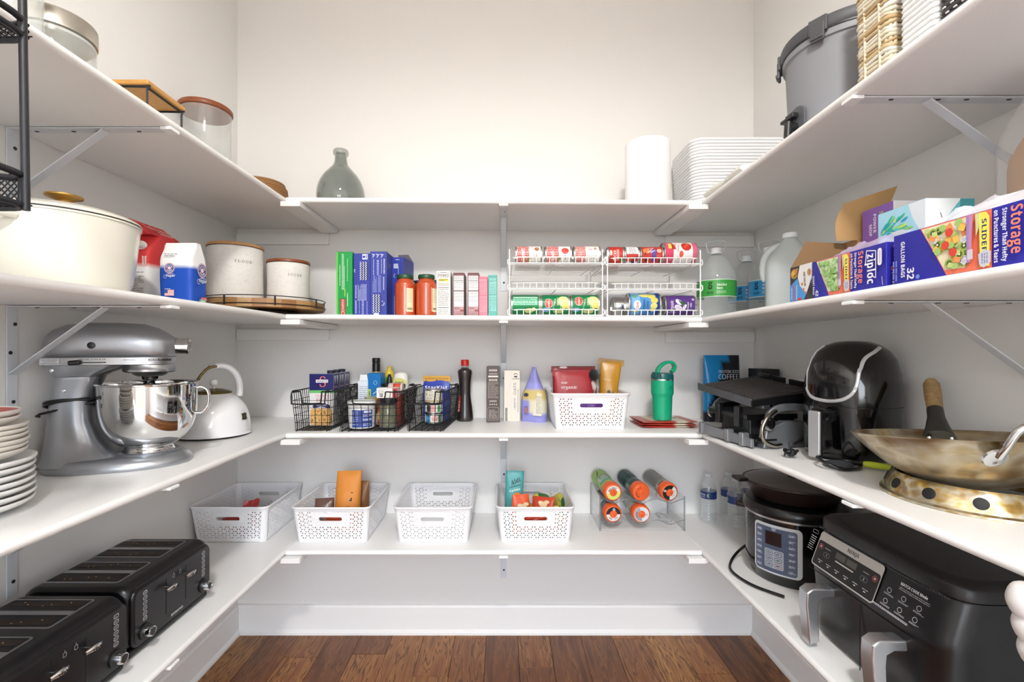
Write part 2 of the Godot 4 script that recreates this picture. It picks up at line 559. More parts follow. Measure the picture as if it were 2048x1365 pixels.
func room() -> void:
	var paint := mt("ebe9e6", 0.75)
	var trim := mt("efeeec", 0.45)
	struct("wall_back", B.new().box(v(-.034, 1.525, -2.185), v(2.532, 3.05, .1)), paint)
	struct("wall_left", B.new().box(v(-1.25, 1.525, -.3), v(.1, 3.05, 3.67)), paint)
	struct("wall_right", B.new().box(v(1.182, 1.525, -.3), v(.1, 3.05, 3.67)), paint)
	var fw := B.new()
	fw.box(v(-.925, 1.525, 1.585), v(.75, 3.05, .1)); fw.box(v(.891, 1.525, 1.585), v(.682, 3.05, .1)); fw.box(v(0, 2.6, 1.585), v(1.1, .9, .1))
	struct("wall_front", fw, paint)
	struct("ceiling", B.new().box(v(-.034, 3.1, -.27), v(2.532, .1, 3.93)), mt("f2f1ee", 0.8))
	var casing := B.new()
	for s in [-1.0, 1.0]: casing.box(v(s * .585, 1.07, 1.527), v(.075, 2.14, .018), .003)
	casing.box(v(0, 2.177, 1.527), v(1.245, .075, .018), .003)
	struct("trim_1", casing, trim)
	# baseboards: board and shoe moulding in one profile
	var prof := pv([0, 0, .026, 0, .025, .010, .015, .021, .014, .118, .010, .126, .004, .129, 0, .129])
	var bb := B.new()
	bb.x = Transform3D(Basis(v(0, 0, 1), v(0, 1, 0), v(-1, 0, 0)), v(0, 0, -2.135))
	bb.ext(prof, -1.132, 1.2, 0, 20)
	struct("baseboard_back", bb, trim)
	bb = B.new()
	bb.x = Transform3D(Basis(v(1, 0, 0), v(0, 1, 0), v(0, 0, 1)), v(-1.2, 0, 0))
	bb.ext(prof, -2.135, 1.535, 0, 20)
	struct("baseboard_left", bb, trim)
	bb = B.new()
	bb.x = Transform3D(Basis(v(-1, 0, 0), v(0, 1, 0), v(0, 0, -1)), v(1.132, 0, 0))
	bb.ext(prof, -1.535, 2.135, 0, 20)
	struct("baseboard_right", bb, trim)
	# floor of separate planks running towards the back wall
	var fl := struct("floor", B.new().box(v(0, -.06, .7), v(2.5, .08, 5.8)), mt("3a2213", 0.8))
	var grain := []
	for k in 4:
		var m := noise_mat("plank%d" % k, 0.011, [0.0, ["5a3116", "6b3d1e", "4c2912", "71441f"][k], .3, ["7d4a22", "8a552b", "6b3d1d", "92602f"][k], .42, ["8e5a2e", "9c6636", "7c4b26", "a3713c"][k], .46, "5b3317", .5, ["99673a", "a8733f", "85552c", "ae7c45"][k], .62, ["7a4821", "94602f", "6a3c1b", "9a6834"][k], .68, "55300f", .72, ["8b5a30", "a06c3b", "774824", "a8763f"][k], 1.0, "66391a"], v(3.2, .32, 1), 0.36, 20 + k)
		grain.append(m)
	var rg := RandomNumberGenerator.new()
	rg.seed = 5
	var pw := 0.1395
	var first := {4: -1.98, 7: -2.09, 9: -1.90, 12: -2.085, 14: -1.86, 2: -1.96, 6: -1.845}
	for i in 17:
		var x0 := -1.19 + i * pw
		if i == 16: pw = .088
		var z := -2.122
		while z < 3.5:
			var l := rg.randf_range(.7, 1.25)
			if z < -2.1: l = (first[i] - z) if first.has(i) else rg.randf_range(.5, 1.1)
			l = minf(l, 3.5 - z)
			if l > .01:
				var b := B.new().box(v(x0 + pw / 2, -.009, z + l / 2), v(pw - .0012, .018, l - .0012), .0014, 1)
				var off := Vector2(rg.randf() * 3.0, rg.randf() * 9.0)
				for q in b.uv.size(): b.uv[q] = Vector2(b.p[b.n.size() - b.n.size() + q].x, b.p[q].z) + off
				part("plank", b, grain[rg.randi() % 4], fl)
			z += l
	# flush ceiling lamp behind the camera
	var cl := thing("ceiling_lamp", "round flush white ceiling lamp over the middle of the pantry", "lamp", v(.05, 3.05, .62))
	part("housing", B.new().lathe(vs([0, 0, .17, 0, .172, -.01, .172, -.05, .16, -.052, .16, -.02, 0, -.02]), 40), mt("f4f4f2", .4), cl)
	var dm := StandardMaterial3D.new()
	dm.albedo_color = Color("ffffff"); dm.emission_enabled = true; dm.emission = Color("fff4e6"); dm.emission_energy_multiplier = 4.0
	part("diffuser", B.new().lathe(vs([0, -.075, .08, -.072, .135, -.062, .158, -.05, .158, -.03, 0, -.03]), 40), dm, cl)

func shelves() -> void:
	var white := mt("f1f0ee", 0.32)
	var steel := mt("d9dde2", 0.38, 0.0, {"metallic_specular": .6})
	var screw := mt("4a4a48", 0.4, 0.8)
	var nose := []   # bullnose outline: x outwards from the wall, y up
	for i in 9:
		var a := -PI / 2 + PI * i / 8.0
		nose.append_array([cos(a) * .0095 - .0095, sin(a) * .00975 - .00975])
	for k in range(1, 5):
		for s in ["l", "b", "r"]:
			var depth: float = {"l": .4, "b": .4, "r": .4}[s]
			var where: String = {"l": "left", "b": "back", "r": "right"}[s]
			var q := PackedVector2Array()
			for i in range(0, nose.size(), 2): q.append(Vector2(nose[i] + depth, nose[i + 1]))
			q.append(Vector2(0.001, 0)); q.append(Vector2(0.001, -.0195))
			var t := thing("shelf", "%s white shelf board along the %s wall" % [NAMES[k], where], "shelf", Vector3.ZERO, 0, "white pantry shelf boards")
			t.set_meta("kind", "structure")
			var b := B.new()
			if s == "b":
				b.x = Transform3D(Basis(v(0, 0, 1), v(0, 1, 0), v(-1, 0, 0)), v(0, 0, -2.135))
				b.ext(q, -.731, .7987, 0, 30)
				for i in b.p.size(): b.p[i].y += lv(k, "b", 0, b.p[i].x)
			else:
				var g := 1.0 if s == "l" else -1.0
				b.x = Transform3D(Basis(v(g, 0, 0), v(0, 1, 0), v(0, 0, g)), v(-1.2 if s == "l" else 1.132, 0, 0))
				b.ext(q, -2.1335 if s == "l" else -.35, .35 if s == "l" else 2.1335, 0, 30)
				for i in b.p.size(): b.p[i].y += lv(k, s, b.p[i].z)
			part("board", b, white, t)
			if s == "b": continue
			# the wooden cleat that carries the corner joint, and the strip on the back wall under the side board
			var xc := -.775 if s == "l" else .712
			var y := lv(k, "b", 0, xc) - .0195 - .0215
			part("corner_cleat", B.new().box(v(xc, y + .0105, -1.918), v(.072, .019, .40), .002), white, t)
			part("wall_strip", B.new().box(v(-.99 if s == "l" else .93, y - .024, -2.1275), v(.415 if s == "l" else .40, .05, .013), .0015), white, t)
	# steel brackets
	for k in range(1, 5):
		for s in ["b", "l", "r"]:
			var spot: Vector3 = {"b": v(.002, 0, -2.135), "l": v(-1.2, 0, -1.152), "r": v(1.132, 0, -1.005)}[s]
			spot.y = lv(k, s, spot.z, spot.x) - .0200
			if s == "b": spot.y = lv(k, "b", 0, 0) - .0200
			var where: String = {"b": "in the middle of the back wall", "l": "on the left wall", "r": "on the right wall"}[s]
			var t := thing("shelf_bracket", "pale grey steel bracket %s under the %s shelf" % [where, NAMES[k]], "bracket", spot, {"b": 0.0, "l": 90.0, "r": -90.0}[s], "steel shelf brackets")
			# local: z away from the wall, y up
			part("wall_plate", B.new().box(v(0, -.137, .0025), v(.026, .27, .003), .001), steel, t)
			part("arm", B.new().box(v(0, -.0025, .195), v(.026, .003, .385), .001), steel, t)
			var st := B.new()
			var d := v(0, .16, .225).normalized()
			st.x = Transform3D(Basis(v(1, 0, 0), d.cross(v(1, 0, 0)) * -1.0, d), v(0, -.085, .118))
			st.box(Vector3.ZERO, v(.022, .003, .278), .001)
			if not (k == 3 and s == "r"): part("brace", st, steel, t)
			part("front_clip", B.new().box(v(0, -.004, .388), v(.034, .008, .026), .002), mt("f6f6f6", .4), t)
			for h in [-.045, -.115, -.235]:
				var sb := B.new()
				sb.x = Transform3D(Basis(Vector3.RIGHT, -PI / -2.0), v([.006, -.005, .002][[-.045, -.115, -.235].find(h)], h, .004))
				sb.lathe(vs([0, -.001, .0046, -.001, .0044, .0012, .0028, .0022, 0, .0022]), 12)
				part("screw", sb, screw, t)
			for h in [.06, .15, .21, .31]:
				part("screw", B.new().box(v(.004, -.0045, h), v(.004, .002, .009), .0005), screw, t)

# ---------- topmost shelf ----------
func top_shelf() -> void:
	var blackwire := mt("1b1c22", 0.45)
	# tiered mesh rack hooked over the left board, close to the camera
	var t := thing("hanging_rack", "black metal rack with mesh tiers hooked over the left end of the topmost shelf", "rack", v(-.8, 1.8, -.62))
	var fr := B.new()
	for z in [0.0, .17]:
		# hook over the board, then the post down to the lowest tier
		fr.tube(smooth(v3([-.05, .055, z, .0, .058, z, .012, .052, z, .06, .052, z, .162, .05, z, .168, .04, z, .1685, 0, z, .171, -.16, z, .174, -.338, z]), 5), .0046, 8)
	part("post", fr, blackwire, t)
	for tier in 2:
		var y: float = [-.332, -.108][tier]
		var hgt: float = [.040, .020][tier]
		var rim := B.new(); var net := B.new()
		var lo := []; var hi := []
		for e in rr(.25, .19, .025, 5): lo.append(v(.048 + e.x, y, .085 + e.y)); hi.append(v(.048 + e.x, y + hgt * (1.0 if e.x > -.1 else 1.6), .085 + e.y))
		rim.tube(lo, .0042, 7, true); rim.tube(hi, .0046, 7, true)
		for i in lo.size():
			if i % 5 == 2: rim.tube([lo[i], hi[i]], .004, 6)
		part("tier_rim", rim, blackwire, t)
		var a := -.075
		while a < .17:
			net.tube([v(a, y + .001, -.008), v(a, y + .001, .178)], .0011, 4); a += .0095
		a = -.006
		while a < .178:
			net.tube([v(-.08, y + .002, a), v(.176, y + .002, a)], .0011, 4); a += .0095
		for q in 2:   # diamond mesh in the end panels
			var zz: float = -.008 if q else .178
			for i in 30:
				var x0 := -.078 + i * .0085
				net.tube([v(x0, y, zz), v(minf(x0 + hgt, .17), y + minf(hgt, .17 - x0), zz)], .0011, 4)
				net.tube([v(x0, y + hgt, zz), v(minf(x0 + hgt, .17), y + hgt - minf(hgt, .17 - x0), zz)], .0011, 4)
		part("mesh", net, blackwire, t, true)
	# glass storage jars
	var clear := glass("dfe8e6", .10)
	var lidm := mt("c9c4ba", .28, 1.0)
	for k in 2:
		var at: Vector3 = [v(-1.06, 1.8375, -1.12), v(-.996, 1.836, -.948)][k]
		var r: float = [.075, .055][k]; var h: float = [.178, .27][k]
		var j := thing("glass_jar", ["short clear glass jar with a brushed steel lid on the topmost left shelf", "tall clear glass jar behind the black hanging rack, nearest the camera on the topmost shelf"][k], "jar", at, 0, "clear glass jars")
		part("glass_body", B.new().lathe(vs([0, .002, r * .9, .002, r * .97, .006, r, .016, r, h - .006, r * .97, h, r * .94, h, r * .955, h - .01, r * .955, .018, r * .9, .009, 0, .008]), 40), clear, j)
		var lid := B.new().lathe(vs([0, h - .012, r * .9, h - .012, r * .9, h, r * 1.03, h, r * 1.035, h + .003, r * 1.035, h + .036, r * 1.01, h + .039, 0, h + .039]), 44)
		part("lid", lid, lidm, j)
		part("seal", B.new().lathe(vs([r * .9, h - .01, r * .985, h - .01, r * .985, h - .004, r * .9, h - .004]), 36), glass("f4f4f0", .5, .2), j)
	# bamboo riser on wire legs
	var bamboo := noise_mat("bamboo", .02, [0, "b9803f", .4, "cf9852", .5, "bb8443", .6, "d7a45e", 1, "c08a48"], v(2, 26, 26), .45, 3, true)
	var rz := thing("riser_stand", "small bamboo board on a black wire stand, on the topmost left shelf", "stand", v(-1.02, 1.837, -1.298))
	part("board", B.new().box(v(0, .137, 0), v(.2, .013, .148), .004, 2), bamboo, rz)
	var lg := B.new()
	for s in [-1.0, 1.0]:
		lg.tube(smooth(v3([.09, .0, s * .066, .092, .118, s * .066, .086, .127, s * .066, -.086, .127, s * .066, -.092, .118, s * .066, -.09, 0, s * .066]), 4), .0026, 7)
		lg.tube([v(s * .089, .127, -.066), v(s * .089, .127, .066)], .0026, 7)
	part("wire_frame", lg, blackwire, rz)
	# big glass canister with a wooden lid
	var wood := noise_mat("acacia", .02, [0, "6e3417", .4, "8b4a24", .55, "7a3d1c", .7, "9a5a30", 1, "70381a"], v(3, 20, 20), .4, 8, true)
	var gc := thing("glass_canister", "large clear glass canister with a round brown wooden lid, topmost left shelf", "canister", v(-1.1, 1.839, -1.75))
	part("glass_body", B.new().lathe(vs([0, .002, .075, .002, .083, .006, .085, .014, .085, .312, .082, .314, .0815, .312, .0815, .016, .078, .008, 0, .007]), 48), clear, gc)
	part("lid", B.new().lathe(vs([0, .306, .080, .306, .080, .3145, .0865, .3145, .0885, .318, .0885, .329, .086, .332, 0, .332]), 48), wood, gc)
	# round woven basket in the corner
	var wick := noise_mat("wicker", .06, [0, "5d3a1c", .45, "8a5f36", .55, "b88a57", 1, "6d4725"], v(14, 40, 14), .7, 9, true, {}, 2)
	var wb := thing("woven_basket", "low round brown woven basket in the left back corner of the topmost shelf", "basket", v(-1.0, 1.839, -1.95))
	var coil := B.new()
	for i in 14:
		var y := .005 + i * .0088
		var rr_ := .094 + .006 * sin(i * .23) - (.006 if i > 11 else 0.0)
		var c := []
		for s in 40: c.append(v(cos(TAU * s / 40) * (rr_ + .0012 * sin(s * PI + i * PI)), y, sin(TAU * s / 40) * (rr_ + .0012 * sin(s * PI + i * PI))))
		coil.tube(c, .0052, 6, true)
	part("coil_wall", coil, wick, wb, true)
	part("base", B.new().lathe(vs([0, 0, .09, 0, .092, .006, 0, .006]), 32), wick, wb)
	# demijohn
	var dj := B.new()
	var outer := smooth(vs([.0, .0, .070, .0, .084, .008, .092, .03, .096, .062, .094, .092, .086, .122, .070, .152, .049, .177, .033, .196, .026, .214, .0235, .24]), 4)
	var prof := outer.duplicate()
	prof.append_array(vs([.0285, .2405, .031, .246, .031, .256, .028, .261, .022, .262, .019, .258, .019, .24]))
	for i in range(outer.size() - 1, 3, -1): prof.append(Vector2(maxf(0, outer[i].x - .0035), maxf(.006, outer[i].y)))
	prof.append(Vector2(0, .008))
	dj.lathe(prof, 56)
	var djm := StandardMaterial3D.new()
	djm.albedo_color = Color(.42, .46, .43, .38); djm.roughness = .04; djm.transparency = BaseMaterial3D.TRANSPARENCY_ALPHA
	solo("demijohn", "bulbous grey-green glass bottle with a short lipped neck on the topmost back shelf", "bottle", dj, djm, v(-.669, lv(1, "b", 0, -.67), -1.95))
	# paper towel roll
	var pt := thing("paper_towel_roll", "white paper towel roll standing on the topmost back shelf", "paper towel", v(.566, lv(1, "b", 0, .566), -1.85))
	part("paper", B.new().lathe(vs([.021, 0, .084, 0, .086, .003, .086, .247, .084, .25, .021, .25, .021, 0]), 56), mt("f7f7f6", .95), pt)
	part("core", B.new().lathe(vs([.019, .001, .021, .001, .021, .2495, .019, .2495, .019, .001]), 24), mt("b79b78", .9), pt)
	# tall ribbed white bin
	var wh := mt("f4f4f6", .55)
	var rb := thing("ribbed_basket", "white woven bin with fine horizontal ribs in the right back corner of the topmost shelf", "basket", v(.937, lv(1, "r", -2.0), -1.985))
	for i in 23:
		var y := .006 + i * .0124
		var q := []
		for e in rr(.35 + i * .0012, .235 + i * .0010, .045, 7): q.append(v(e.x, y, e.y))
		part("strand", B.new().tube(q, [.0062, .0066][i % 2], 6, true), wh, rb)
	var inner := B.new()
	for w in [0.0]:
		var rings := []
		for i in 3:
			var q := []
			for e in rr(.342 + i * .013, .227 + i * .011, .042, 7): q.append(v(e.x, .002 + i * .139, e.y))
			rings.append(q)
		inner.loft(rings, true, true, false)
	part("liner", inner, mt("ebebed", .7), rb)
	var fold := B.new()
	var rings := []
	for i in 9:
		var t_ := i / 8.0
		var q := []
		for j in 14:
			var a := TAU * j / 14
			q.append(v(cos(a) * (.055 + .006 * sin(t_ * 9 + j)), .019 + sin(a) * (.017 + .003 * sin(t_ * 7 + j * 2)), -.13 + .26 * t_))
		rings.append(q)
	fold.loft(rings, true, true, true)
	solo("folded_cloth", "cream folded cloth by the front edge of the topmost shelf, before the ribbed white bin", "cloth", fold, mt("f1efe6", .95), v(.80, lv(1, "r", -1.63) + .002, -1.62), 0)
	# grey drink cooler with lid clips and a spigot
	var grey := mt("8b8c91", .48)
	var dark := mt("4c4c4f", .5)
	var black := mt("232326", .4)
	var face := rad_to_deg(atan2(-.588, .809))
	var ck := thing("drink_cooler", "round grey drink cooler with dark clipped lid and spigot, topmost right shelf", "cooler", v(.93, lv(1, "r", -1.28), -1.28), face)
	var body := B.new()
	body.lathe(vs([0, 0, .128, 0, .132, .004, .142, .225, .1435, .235, .149, .238, .150, .256, .146, .258, 0, .258]), 64)
	part("body", body, grey, ck)
	part("lid", B.new().lathe(vs([.1, .2575, .152, .2575, .154, .260, .155, .282, .153, .287, .148, .289, .12, .291, 0, .291]), 64), dark, ck)
	part("lid_seal", B.new().lathe(vs([.147, .2530, .1525, .2530, .1525, .2575, .147, .2575]), 64), black, ck)
	for a in [-22.0, -90.0, 90.0, 158.0]:
		var b := B.new()
		b.x = Transform3D(Basis(Vector3.UP, deg_to_rad(a)), Vector3.ZERO)
		b.box(v(0, .268, .155), v(.044, .040, .010), .003); b.box(v(0, .250, .158), v(.033, .046, .008), .003)
		b.box(v(0, .236, .1625), v(.030, .008, .006), .002)
		part("clip", b, dark, ck)
	var a := deg_to_rad(-50.0)
	var nb := B.new()
	nb.x = Transform3D(Basis(Vector3.UP, a), Vector3.ZERO)
	nb.ext(pv([-.032, .0, .032, 0, .032, .075, .026, .088, .014, .096, 0, .099, -.014, .096, -.026, .088, -.032, .075]), .1395, .1432, .001)
	part("spigot_recess", nb, mt("5d5e63", .6), ck)
	var sp := B.new()
	sp.x = Transform3D(Basis(Vector3.UP, a), v(0, .045, 0))
	sp.tube([v(0, 0, .14), v(0, 0, .164)], .011, 12); sp.tube([v(0, .012, .164), v(0, -.028, .166)], .010, 12)
	sp.box(v(0, .020, .162), v(.052, .009, .018), .003); sp.box(v(0, .028, .155), v(.03, .012, .018), .003)
	part("spigot", sp, black, ck)
	# three baskets at the near right end
	var straw := ["ddd0b6", "cdb690", "e6dcc8", "bfa277", "eae4d6"]
	var wk := thing("wicker_basket", "natural straw wicker basket beside the grey cooler on the topmost right shelf", "basket", v(.93, lv(1, "r", -1.01), -1.017))
	for i in 30:
		var y := .004 + i * .0092
		var q := []
		for e in rr(.262 + i * .0005, .088, .01, 3):
			q.append(v(e.x + sin(e.y * 300 + i) * .001, y + sin(e.x * 120.0 + e.y * 150.0 + i * 1.7) * .0018, e.y))
		part("strand", B.new().tube(q, .0036 + .0008 * (i % 3), 6, true), mt(straw[(i * 7) % 5], .75), wk)
	var st := B.new()
	for e in rr(.258, .084, .01, 3): st.tube([v(e.x, 0, e.y), v(e.x * 1.04, .28, e.y * 1.0)], .004, 6)
	for z in [-.02, .02]: st.tube([v(-.1335, 0, z), v(-.138, .28, z)], .0032, 6)
	part("stake", st, mt("dccfb4", .75), wk, true)
	var w2 := thing("white_basket", "white strap basket with thin dark seams next to the straw wicker basket", "basket", v(.925, lv(1, "r", -.91), -.907))
	for i in 24:
		var q := []
		for e in rr(.256, .070, .006, 3): q.append(v(e.x, .006 + i * .0112, e.y))
		part("strap", B.new().tube(q, .0052, 6, true), mt("f6f6f5", .6), w2)
	part("liner", B.new().box(v(0, .135, 0), v(.249, .265, .066), .004), mt("55524e", .8), w2)
	var w3 := thing("grey_basket", "dark grey speckled woven basket cut off at the top of the photo", "basket", v(.925, lv(1, "r", -.8), -.829))
	for i in 22:
		var q := []
		for e in rr(.25, .06, .008, 3): q.append(v(e.x, .006 + i * .0122, e.y))
		part("strand", B.new().tube(q, .006, 6, true), mt(["3f3a3d", "4a4447"][i % 2], .8), w3)
	part("liner", B.new().box(v(0, .134, 0), v(.242, .262, .052), .004), mt("2f2b2d", .8), w3)
	var dots := B.new()
	for i in 20:
		for k in 4: dots.box(v(-.1305, .012 + i * .0122, -.022 + k * .015 + (i % 2) * .006), v(.003, .003, .006), .001)
	part("stitching", dots, mt("d8d4d0", .8), w3, true)

# ---------- second shelf, left ----------
func bag(w: float, d: float, h: float, bulge: float, seed_: int, topd := .15) -> B:   # a filled paper bag with soft creased sides
	var rg := FastNoiseLite.new()
	rg.seed = seed_; rg.frequency = 9.0
	var rings := []
	for i in 15:
		var t := i / 14.0
		var q := []
		var dd: float = d * lerpf(1.0, topd, smoothstep(.72, 1.0, t))
		for e in ring_at(Vector3.ZERO, Vector3.RIGHT, Vector3.BACK, w / 2, dd / 2, 7.0, 48):
			var k := 1.0 + bulge * sin(t * PI * .95)
			var z: float = rg.get_noise_3d(e.x * 2.0, t * h * 2.0, e.z * 2.0) * .003
			q.append(v(e.x * (1.0 + bulge * .25 * sin(t * PI)) + z, t * h, e.z * k + z))
		rings.append(q)
	return B.new().loft(rings, true, true, true)

func second_shelf_left() -> void:
	var cream := mt("eae6d8", .18, 0.0, {"clearcoat_enabled": true, "clearcoat": .5, "clearcoat_roughness": .06})
	var brass := mt("c09a55", .3, 1.0)
	var black := mt("1c1c1c", .4)
	var dark := mt("23201d", .5)
	var t := thing("dutch_oven", "large cream enamelled dutch oven with a brass lid knob on the second left shelf", "pot", v(-.987, lv(2, "l", -1.06), -1.062), -100)
	var bp := smooth(vs([0, 0, .098, .001, .113, .006, .121, .020, .128, .06, .1335, .11, .138, .156]), 4)
	bp.append_array(vs([.1405, .157, .1405, .1605, .134, .1605, .128, .13, .118, .03, .1, .009, 0, .008]))
	part("pot_body", B.new().lathe(bp, 72), cream, t)
	part("rim_gasket", B.new().lathe(vs([.12, .1603, .1392, .1603, .1395, .1632, .12, .1632]), 72), dark, t)
	part("lid", B.new().lathe(smooth(vs([.11, .163, .139, .163, .1395, .166, .137, .170, .115, .180, .08, .188, .04, .192, 0, .193]), 3), 72), cream, t)
	part("knob", B.new().lathe(smooth(vs([0, .190, .0135, .1905, .0125, .2, .0145, .207, .024, .2115, .0325, .2145, .034, .217, .0325, .2195, .02, .221, 0, .2215]), 3), 40), brass, t)
	for s in [-1.0, 1.0]:
		var hb := B.new()
		hb.x = Transform3D(Basis(Vector3.UP, PI / 2 * s), Vector3.ZERO)
		var pts := smooth(v3([-.05, .14, .126, -.046, .141, .15, -.02, .142, .168, .02, .142, .168, .046, .141, .15, .05, .14, .126]), 6)
		hb.tube(pts, .0085, 10)
		part("side_handle", hb, cream, t)
	# flour bag, red over white, with its top folded over
	var red := "d8393b"
	var f := thing("flour_bag", "red and white paper flour bag with a folded peaked top, behind the sugar bag", "bag", v(-1.055, lv(2, "l", -1.4), -1.405), 0)
	var fb := bag(.115, .14, .205, .05, 3, .55)
	for i in fb.p.size():
		fb.c[i] = Color("ecebe8").srgb_to_linear() if fb.p[i].y < .106 else Color(red).srgb_to_linear()
	part("paper_body", fb, ink(.6), f)
	var fl := B.new()
	fl.x = Transform3D(Basis(v(0, 0, -1), v(0, 1, 0), v(1, 0, 0)), Vector3.ZERO)
	fl.ext(pv([-.066, .0, .066, 0, .066, .046, -.066, .046]), -.004, .004, .001)
	for i in fl.p.size():
		var q := fl.p[i]
		fl.p[i] = v(.052 - q.y * 1.3 + q.x, .2 + q.y * .95, q.z)
	part("folded_top", fl, mt(red, .6), f)
	var fl2 := B.new()
	fl2.ext(pv([-.052, 0, .058, 0, -.004, .043]), -.064, .064, .001)
	for i in fl2.p.size(): fl2.p[i].y += .199
	part("peak", fl2, mt("c92f33", .6), f)
	var q := Pr.new(pl(v(0, 0, .0745), Vector3.RIGHT, Vector3.UP))
	q.rows(0.018, .05, .05, .085, 15, "8b8782", 0, .35).rrect(.02, .165, .026, .018, .008, "f3f1ee")
	for i in 5:
		q.circ(.045 + .004, .113 + i * .005, .0035, "f1e6dc", .0016, 8, .8); q.circ(.041, .113 + i * .005, .0035, "f1e6dc", .0016, 8, -.8)
	q.rect(.045, .118, .0008, .032, "f1e6dc")
	print_on(q, f, .6)
	q = Pr.new(pl(v(.0622, 0, 0), Vector3.FORWARD, Vector3.UP))
	q.circ(.012, .105, .030, "27272a").circ(.012, .105, .027, "e9e5de").circ(.012, .105, .025, "27272a").arc_text("MILLED", .012, .105, .016, PI / 2, .008, "e9e5de")
	q.circ(.012, .105, .012, "e9e5de").text("A", .006, .028, .013, "b0302f")
	print_on(q, f, .6)
	q = Pr.new(func(a: float, b: float, l: float) -> Vector3: return v(.0545 - b * 1.25 + l, .204 + b * .95 + l, -a))
	q.text("Fluffy Baking", 0, .022, .012, "f3d9d2", 0, "s", .1).rows(.02, .009, .07, .01, 2, "f3d9d2")
	print_on(q, f, .6)
	# sugar bag
	var s := thing("sugar_bag", "blue and white paper sugar bag with round logos on the second left shelf", "bag", v(-.905, lv(2, "l", -1.33), -1.338), 0)
	var sb := bag(.09, .068, .166, .10, 11, .42)
	for i in sb.p.size(): sb.c[i] = Color("f1f1ef").srgb_to_linear() if sb.p[i].y > .106 else Color("1c4fb4").srgb_to_linear()
	part("paper_body", sb, ink(.55), s)
	part("crimped_top", B.new().box(v(0, .168, 0), v(.088, .008, .022), .003), mt("e9e9e6", .6), s)
	q = Pr.new(pl(v(0, 0, .0392), Vector3.RIGHT, Vector3.UP))
	sugar_print(q, -.012, 1.0)
	q.rect(-.012, .028, .026, .0165, "f4efee")
	for i in 6: q.rect(-.012, .0208 + i * .0029, .026, .0013, "d8545a")
	q.rect(-.0205, .0318, .009, .009, "3c5a94")
	q.rows(-.012, .0385, .025, .003, 1, "f4efee").rows(-.008, .132, .036, .010, 2, "8a9096", 0, .4)
	print_on(q, s, .55)
	q = Pr.new(pl(v(.0492, 0, 0), Vector3.FORWARD, Vector3.UP))
	sugar_print(q, .006, 1.42)
	q.rrect(.014, .016, .026, .007, .003, "e86f72").rrect(.008, .008, .03, .012, .002, "6fb28c").text("4LB", .008, .008, .007, "f4f4f2")
	print_on(q, s, .55)
	# lazy susan with rail
	var acacia: Material = mats["acacia"]
	var oak := noise_mat("oak", .02, [0, "a9794a", .35, "bf8f5b", .5, "ad7c4c", .65, "cda06d", 1, "b3824f"], v(4, 30, 30), .45, 14, true)
	var y := lv(2, "l", -1.88)
	var ls := thing("lazy_susan", "round wooden turntable with a thin black wire rail in the left back corner", "turntable", v(-.94, y, -1.88))
	part("foot", B.new().lathe(vs([0, 0, .13, 0, .13, .012, .07, .014, .07, .022, 0, .022]), 48), mt("2a2622", .6), ls)
	var tones := ["a87547", "c99b66", "b98752", "d1a876", "b27d4a", "c29059"]
	for i in 9:   # the disc is glued up from staves
		var x0 := -.215 + i * .43 / 9; var x1 := x0 + .43 / 9
		var o := PackedVector2Array()
		for k in 9:
			var xx := lerpf(x0, x1, k / 8.0)
			o.append(Vector2(xx, -sqrt(maxf(0.0, .215 * .215 - xx * xx)) - .0001))
		for k in 9:
			var xx := lerpf(x1, x0, k / 8.0)
			o.append(Vector2(xx, sqrt(maxf(0.0, .215 * .215 - xx * xx)) + .0001))
		var b := B.new()
		b.x = Transform3D(Basis(Vector3.UP, .35) * Basis(Vector3.RIGHT, -PI / 2), v(0, .022, 0))
		b.ext(o, 0, .03, .0006)
		part("stave", b, noise_mat("stave" + tones[i % 6], .02, [0, tones[i % 6], .5, Color(tones[i % 6]).darkened(.12).to_html(false), 1, Color(tones[i % 6]).lightened(.1).to_html(false)], v(4, 30, 30), .45, 14 + i % 6, true), ls)
	for h in [.034, .062]:
		part("rail", B.new().tube(arc(v(0, h, 0), Vector3.RIGHT, Vector3.BACK, .2185, 0, 359, 90), .0019, 6, true), black, ls)
	for i in 8:
		part("rail_post", B.new().box(v(cos(i * PI / 4 + .2) * .2185, .045, sin(i * PI / 4 + .2) * .2185), v(.005, .034, .005), .001), black, ls)
	# ceramic canisters
	var stone := noise_mat("stoneware", .03, [0, "dedbd4", .5, "e7e4de", 1, "d8d4cc"], v(3, 3, 3), .6, 6, true)
	for k in 2:
		var at: Vector3 = [v(-1.01, y + .0535, -1.785), v(-.843, y + .0535, -1.858)][k]
		var r: float = [.0955, .078][k]; var h: float = [.193, .148][k]
		var c := thing("ceramic_canister", ["tall off-white ceramic flour canister with a wooden lid on the turntable", "shorter off-white ceramic sugar canister with a dark wooden lid on the turntable"][k], "canister", at, 0, "ceramic canisters")
		part("canister_body", B.new().lathe(vs([0, .0, r - .006, 0, r - .001, .004, r, .01, r - .0015, h * .5, r, h - .004, r - .002, h, r - .006, h, 0, h]), 64), stone, c)
		part("lid", B.new().lathe(vs([0, h, r - .001, h, r + .0012, h + .002, r + .0012, h + .009, r - .001, h + .012, 0, h + .012]), 64), acacia if k else oak, c)
		part("seal", B.new().lathe(vs([0, h - .0012, r + .0003, h - .0012, r + .0003, h + .0008, 0, h + .0008]), 64), black, c)
		q = Pr.new(cy(r + .0006, h * [.70, .67][k], [.78, .72][k]), .006)
		q.text(["F L O U R", "S U G A R"][k], 0, 0, .0088, "4d4843", 0, "s", [.058, .050][k])
		print_on(q, c, .6, "lettering")

